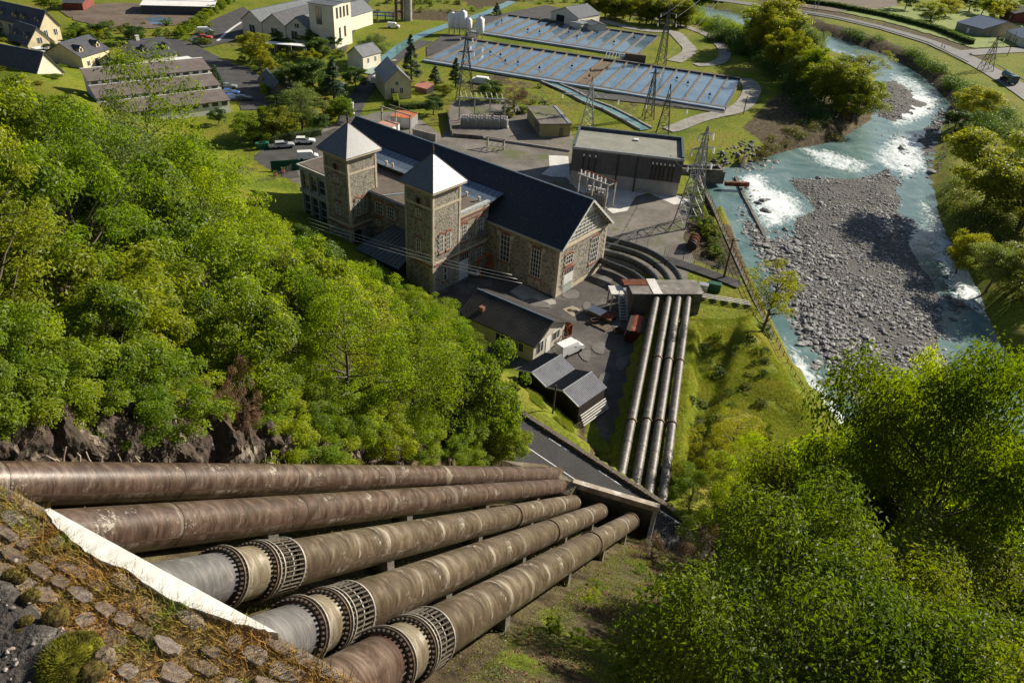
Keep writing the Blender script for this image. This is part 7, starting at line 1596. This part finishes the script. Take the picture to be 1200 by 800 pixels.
# slope cover between the penstocks and the thicket: leaf litter and low plants
rs = np.random.RandomState(8); n_ = 150000; s_ = rs.uniform(6, 44, n_); t_ = rs.uniform(-4.8, 9, n_); x = .361*s_+.933*t_; y = .933*s_-.361*t_; z = terrain_z(x, y)
dn = fbm(x, y, 2.2, 55, 3); k = dn > rs.uniform(-.6, .35, n_); P_ = np.stack([x, y, z+rs.uniform(0, .22, n_)*(dn > .05)], 1)[k]
V = leaves(P_, np.tile([0, 0, 1.], (len(P_), 1)), .085, .5, rs); me = fast_mesh('low_plants', V.reshape(-1, 3), np.arange(len(P_)*4).reshape(-1, 4), False); me.materials.append(mat_leaf('low_plant_leaf', (.11,.15,.03), (.22,.20,.05), .3, scale=1.2)); tag(link('low_plants', me), 'low green plants scattered over the slope right of the penstocks', 'plants')['kind'] = 'stuff'
n_ = 26000; s_ = rs.uniform(6, 44, n_); t_ = rs.uniform(-4.6, 7, n_); x = .361*s_+.933*t_; y = .933*s_-.361*t_; k = fbm(x, y, 2.6, 57, 3) > rs.uniform(-.2, .4, n_); P_ = np.stack([x, y, terrain_z(x, y)+.03], 1)[k]
V = leaves(P_, np.tile([0, 0, 1.5], (len(P_), 1)), .12, .6, rs); me = fast_mesh('leaf_litter', V.reshape(-1, 3), np.arange(len(P_)*4).reshape(-1, 4), False); me.materials.append(mat('litter', (.27,.14,.085), (.16,.08,.045), 6, .9)); tag(link('leaf_litter', me), 'dry pinkish-brown leaf litter on the slope right of the penstocks', 'leaves')['kind'] = 'stuff'
n_ = 30000; s_ = rs.uniform(4, 46, n_); t_ = rs.uniform(-20, -4.5, n_); x = .361*s_+.933*t_; y = .933*s_-.361*t_; k = fbm(x, y, 1.6, 58, 3) > .02; P_ = np.stack([x, y, terrain_z(x, y)+rs.uniform(0, .3, n_)], 1)[k]
V = leaves(P_, np.tile([0, 0, 1.], (len(P_), 1)), .10, .5, rs); me = fast_mesh('weeds', V.reshape(-1, 3), np.arange(len(P_)*4).reshape(-1, 4), False); me.materials.append(L_shr); tag(link('weeds', me), 'green weeds growing in the gaps between the penstocks', 'weeds')['kind'] = 'stuff'
# long grass on the bank above the bench road and on the hummocks by the river wall
M_gr = mat_leaf('grass_blade', (.15,.21,.025), (.24,.25,.05), .35, (1.6,1.6,.6), scale=.4)
def grass_area(lab, poly, n_, h, wd, seed):
    pl_ = W(poly, 1.5); xs_ = [p[0] for p in pl_]; ys_ = [p[1] for p in pl_]; rs = np.random.RandomState(seed); x = rs.uniform(min(xs_), max(xs_), n_); y = rs.uniform(min(ys_), max(ys_), n_); k = (sdist(pl_, x, y)+1.2*fbm(x, y, 4, seed) < 0) & (fbm(x, y, 2.5, seed+1, 3) > -.35); x, y = x[k], y[k]
    tag(blade_field('long_grass', np.stack([x, y, terrain_z(x, y)], 1), rs.uniform(.4, 1, len(x))*h*(1+.6*fbm(x, y, 3, seed+2)), wd, M_gr, seed, 1.0), lab, 'grass')['kind'] = 'stuff'
grass_area('long bright grass on the bank between the black shed and the bench road', [(612,448),(640,468),(668,492),(672,515),(664,532),(636,508),(622,490)], 60000, .42, .035, 3)
grass_area('mossy green grass on the hummocks between the lower pipes and the river wall', [(810,362),(880,362),(930,455),(960,500),(940,560),(800,560),(780,590),(782,540),(792,470)], 150000, .30, .04, 4)
grass_area('low green growth between the lower pipes', [(772,362),(805,362),(780,590),(728,560)], 30000, .35, .04, 5)
tree('sparse', (893,392), (920,303), 66, 'single airy yellow-green tree leaning over the river wall', i=0)
# right bank of the river
for b_, t_, w_, k, lb in (((1150,247),(1150,143),104,'yellow','large golden-green tree on the right river bank'),((1188,275),(1190,185),84,'yellow','second golden tree behind the large one at the right edge'),((1133,143),(1138,96),44,'yellow','small golden tree on the bank below the valley road'),
    ((1118,152),(1124,125),34,'garden','dark bush at the foot of the small golden tree'),((1192,340),(1192,282),80,'yellow','olive bush at the right edge above the thicket'),((1160,330),(1165,275),60,'willow','greyish bush on the right river bank'),((1128,305),(1130,262),44,'yellow','yellow bush hanging over the right channel'),((1195,270),(1200,215),60,'garden','green bush at the right edge of the picture')): tree(k, b_, t_, w_, lb, i={'garden': 2}.get(k))
def mass(name, lab, cat, pts, leafm, nper=420, size=.34, seed=1, flat=.7):
    """one joined mass of scrub: points are (x, y, radius, height)"""
    rs = np.random.RandomState(seed); A = np.array(pts); V = []
    for sgn_ in range(1):
        n_ = nper*len(A); i_ = rs.randint(len(A), size=n_); d = rs.normal(size=(n_, 3)); d /= np.linalg.norm(d, axis=1)[:, None]; d[:, 2] = np.where(d[:, 2] < -.1, -d[:, 2], d[:, 2])
        r_ = np.clip(rs.normal(.88, .2, n_), .2, 1.35)*(1+.3*np.sin(5*np.arctan2(d[:, 1], d[:, 0])+i_)); c_ = A[i_]
        gz_ = np.array([hz(a, b_) for a, b_ in A[:, :2]])[i_]
        P_ = np.stack([c_[:, 0]+d[:, 0]*r_*c_[:, 2], c_[:, 1]+d[:, 1]*r_*c_[:, 2], gz_+d[:, 2]*r_*c_[:, 3]], 1); V = leaves(P_, d+np.array([0, 0, .6]), size, .55, rs)
    me = fast_mesh(name, V.reshape(-1, 3), np.arange(n_*4).reshape(-1, 4), False); me.materials.append(leafm); o = tag(link(name, me), lab, cat); o['kind'] = 'stuff'; return o
def hedge(lab, pts, w_, h, leafm, n_per_m=160, size=.22):
    P_ = [at(a, b_) for a, b_ in pts]; o0 = P_[0]; rs = np.random.RandomState(len(lab)); V = []
    for a, b_ in zip(P_, P_[1:]):
        L_ = (b_-a).length; n_ = int(n_per_m*L_); t = rs.rand(n_); d = (b_-a).normalized(); q = rs.uniform(-.5, .5, n_); z = rs.uniform(0, 1, n_); side = rs.rand(n_) < .6
        q = np.where(side, np.sign(q)*.5, q); z = np.where(side, z, 1); q = q*(1+.12*np.sin(t*L_*1.3)); x = a.x-o0.x+d.x*L_*t-d.y*q*w_; y = a.y-o0.y+d.y*L_*t+d.x*q*w_; nn_ = np.stack([-d.y*q*1.5, d.x*q*1.5, z], 1)
        V.append(leaves(np.stack([x, y, z*h*(1+.06*np.sin(t*L_*2))], 1), nn_, size, .6, rs))
    V = np.concatenate(V); T_ = thing('hedge', lab, 'hedge', tuple(o0)); me = fast_mesh('foliage', V.reshape(-1, 3), np.arange(len(V)*4).reshape(-1, 4), False); me.materials.append(leafm); link('foliage', me, T_)
    mb = MB()
    for a, b_ in zip(P_, P_[1:]): mb.bar(a-o0+Vector((0,0,h*.42)), b_-o0+Vector((0,0,h*.42)), w_*.75, h*.8)
    mb.build('woody_core', mat('hedge_core', (.02,.03,.008), (.03,.04,.012), 3, .95), T_); return T_
def pxs(n_, f_, r0, r1, h0, h1, keep=3.0):
    out = []
    for _ in range(n_):
        p = at(*f_()); 
        if sdist(RIVER, np.array([p.x]), np.array([p.y]))[0] > keep: out.append((p.x, p.y, rr_.uniform(r0, r1), rr_.uniform(h0, h1)))
    return out
u_ = rr_.uniform
def f1(): t = rr_.random(); return 1095+110*t+u_(-12, 12), 215+135*t*u_(.4, 1.15)+u_(-20, 20)
mass('river_scrub', 'mixed green scrub covering the right river bank', 'scrub', pxs(90, f1, 1.4, 3.2, 1.2, 3), L_shr, 420, .36, 2)
def f2(): t = rr_.random(); a_ = interp([(0,930),(1,1200)], t); return a_, interp([(930,30),(1040,58),(1100,90),(1150,125),(1200,165)], a_)+u_(-14, 24)*(t*.8+.4)
mass('embankment_scrub', 'dark scrub on the embankment between the valley road and the river', 'scrub', pxs(150, f2, 2, 4, 1.5, 3.2), L_dark, 420, .5, 3)
hedge('dark clipped hedge running along the far side of the valley road', [(880,-9),(920,1),(980,9),(1040,21),(1100,37),(1138,53)], 2.5, 2.2, L_dark, 60, .6)
def f3(): a_ = u_(830, 960); return a_, interp([(830,40),(880,62),(920,95),(960,140)], a_)+u_(-10, 8)
# river bend trees
for b_, t_, w_, k, lb in (((905,62),(905,-8),60,'poplar','tall tree at the left of the river bend group'),((925,78),(922,14),52,'poplar','yellow-green poplar in the middle of the river bend group'),((938,85),(946,22),50,'willow','pale tree of the river bend group beside the path'),((885,48),(888,2),46,'garden','dark round tree behind the river bend group'),((955,105),(958,62),40,'garden','dark tree at the water edge of the bend'),
    ((975,128),(975,62),62,'yellow','bushy yellow-green tree on the river spit, left'),((1000,138),(1003,90),60,'yellow','wide yellow-green tree on the river spit, front'),((1012,100),(1012,54),48,'sparse','airy tree leaning over the river at the spit'),((988,95),(985,58),40,'willow','grey-topped tree behind the spit trees'),((930,100),(932,60),36,'willow','greyish bush tree beside the path by the river')): tree(k, b_, t_, w_, lb)
mass('bend_thicket', 'dark thicket of bushes inside the river bend', 'bushes', pxs(80, f3, 2.5, 4.5, 2, 5), L_dark, 700, .42, 4)
for k in range(34):
    p = at(rr_.uniform(800, 900), rr_.uniform(380, 560), 1.0)
    plant('shrub', p.x, p.y, hz(p.x, p.y), rr_.uniform(.5, 1.3), rr_.uniform(1.2, 2.6), 'low bush in the rough grass between the lower pipes and the river wall', 'low bushes in the rough grass')
for k in range(26):
    s_, t_ = rr_.uniform(14, 44), rr_.uniform(-4.2, 6); x = .361*s_+.933*t_; y = .933*s_-.361*t_
    plant('hill_shrub', x, y, hz(x, y), rr_.uniform(.4, 1.1), rr_.uniform(.8, 2.0), '{k} low on the earthy slope right of the penstocks', 'low shrubs on the earthy slope')
for k in range(16): a_ = rr_.uniform(880, 1015); tree(rr_.choice(('yellow', 'garden', 'poplar')), (a_, interp([(880,50),(930,95),(960,120),(1015,128)], a_)+rr_.uniform(-6, 10)), (a_, interp([(880,0),(930,35),(960,70),(1015,85)], a_)+rr_.uniform(-6, 12)), rr_.uniform(30, 44), 'leafy tree in the group inside the river bend', 'trees inside the river bend')
mass('bank_bushes', 'row of bushes on the river bank behind the basins', 'bushes', pxs(60, lambda: (lambda a_: (a_, interp([(795,8),(850,30),(905,56)], a_)+u_(-3, 12)))(u_(795, 905)), 2.5, 4.2, 1.8, 3.2), L_wood, 500, .45, 5)
mass('bank_scrub', 'brown and green scrub on the earthy river bank at the bend', 'scrub', pxs(50, lambda: (lambda a_: (a_, interp([(880,190),(940,150),(1000,160),(1020,150)], a_)+u_(-12, 8)))(u_(880, 1020)), 1, 2.4, .7, 1.8, .5), mat_leaf('leaf_bank', (.14,.10,.05), (.12,.14,.03), .3, scale=.25), 380, .3, 6)
for k in range(15): a_ = 690+k*8.2+rr_.uniform(-2, 2); tree('poplar', (a_, 19+k*.9+rr_.uniform(-2, 2)), (a_, -12+k*.8), 22, 'slim tree in the row behind the fish farm', 'row of trees behind the fish farm')
for k, (px, py, w_) in enumerate(((1090,26,36),(1108,20,30),(1135,14,26),(1150,18,26),(1172,22,30),(1060,12,26),(1195,20,30),(1162,26,20))): tree('garden', (px, py), (px, py-26), w_, 'dark garden tree around the farmhouses at the top right', 'trees around the farmhouses', i=k % 3)
# conifers and garden trees
for b_, t_, w_, lb in (((482,96),(482,38),24,'tall dark conifer behind the yellow cottage'),((510,100),(511,76),18,'small conifer in the cottage garden, left'),((534,102),(533,66),20,'conifer in the cottage garden beside the dark pylon'),((255,107),(255,74),20,'dense dark cypress beside the parked cars'),((392,118),(388,66),30,'dark conifer behind the round lawn trees'),((378,48),(379,14),26,'dark pine against the factory tower'),((582,18),(577,2),12,'small conifer beside the fish farm hall'),((245,106),(244,82),14,'small dark conifer left of the cypress')): tree('conifer', b_, t_, w_, lb)
for b_, t_, w_, k, i_, lb in (((355,152),(352,95),52,'willow',0,'pale weeping tree on the lawn behind the car park'),((328,162),(328,122),46,'garden',1,'yellow-green round tree at the left of the car park lawn'),((298,168),(296,130),44,'garden',0,'green tree at the left end of the clipped hedge'),((342,112),(338,70),40,'garden',2,'dark leafy tree by the slate shed'),((368,112),(366,64),44,'garden',2,'large dark tree in the middle of the gardens'),((398,142),(397,112),34,'garden',0,'small round tree beside the white pillar'),
    ((417,106),(416,76),34,'garden',2,'round dark tree by the lane in front of the cottage'),((300,72),(297,35),38,'garden',1,'yellow-green tree left of the factory'),((374,70),(374,42),34,'garden',2,'round bush-like tree below the factory tower'),((442,72),(440,36),34,'willow',1,'pale willow behind the stone hut'),((523,112),(521,98),18,'garden',1,'small light tree in the cottage orchard'),((575,118),(575,92),30,'garden',2,'dark round tree left of the bare reddish tree'),((603,132),(602,98),34,'pinkish',0,'reddish-brown bare-looking tree behind the switchyard'),((508,134),(506,112),26,'garden',2,'dark bush in front of the orchard'),
    ((160,52),(158,28),26,'garden',2,'dark tree between the two dormered houses'),((120,44),(118,24),30,'garden',2,'dark tree behind the dormered houses'),((60,12),(58,-8),24,'garden',0,'tree right of the mansard house'),((8,38),(8,24),16,'garden',2,'small dark tree below the mansard house'),((92,44),(88,30),24,'garden',0,'bushy tree behind the small cream-gabled house')): tree(k, b_, t_, w_, lb, i=i_)
for k in range(105):
    px, py = rr_.uniform(0, 400), rr_.uniform(36, 150)
    if 85 < px < 250 and 66 < py < 150 or 210 < px < 300 and py < 108 or 95 < px < 215 and 44 < py < 72: continue
    tree('garden', (px, py+6), (px, py-rr_.uniform(6, 18)), rr_.uniform(12, 22), 'small garden tree among the village houses', 'small trees among the village houses')
for k in range(13): t = k/12; px, py = 212+58*t, 42-40*t; tree('garden', (px, py+3), (px, py-9-3*t), 14, 'small round tree in the diagonal row beside the upper car park', 'row of trees by the upper car park', i=0)
hedge('clipped green hedge along the back of the station car park', [(302,170),(312,168),(345,163),(375,158)], 2.2, 1.7, L_dark)
hedge('tall bright hedge beside the lane, left of the cottage garden', [(462,108),(463,118),(465,126)], 1.4, 1.8, L_wood); hedge('low dark hedge in front of the yellow cottage garden', [(470,128),(482,127),(500,126),(512,124)], 1.8, 1.4, L_dark)
areas = [((85,28),(250,52),34,'bush in the gardens behind the village houses','village garden bushes'), ((560,100),(650,140),16,'bush at the edge of the lawn by the switchyard','lawn edge bushes'), ((285,60),(400,84),26,'bush in the hedge rows below the factory','bushes below the factory'), ((440,2),(560,16),26,'bush on the rough ground at the top','bushes at the top edge'), ((820,225),(858,322),26,'bush growing along the inside of the river wall','bushes inside the river wall'), ((600,0),(690,6),10,'bush behind the fish farm hall','bushes behind the farm hall'), ((1020,60),(1060,85),0,'','')]
for (x0, y0), (x1, y1), n_, lb, gp in areas:
    for k in range(n_):
        t = rr_.random(); px = x0+(x1-x0)*t; py = y0+(y1-y0)*(t if 'river wall' in lb else rr_.random()); p = at(px+rr_.uniform(-4, 4)-(10 if 'river wall' in lb else 0), py); plant('shrub', p.x, p.y, 0, rr_.uniform(1.0, 2.6), None, lb, gp)
for px, py in ((30,120),):
    pass
# protos that found no place leave the scene
for l_ in PROTO.values():
    for o in l_:
        if not o['_used']:
            for c in CH[o.name]: bpy.data.objects.remove(c)
            bpy.data.objects.remove(o)
for o in list(COL.objects):
    for k in ('_h', '_w', '_used'):
        if k in o: del o[k]
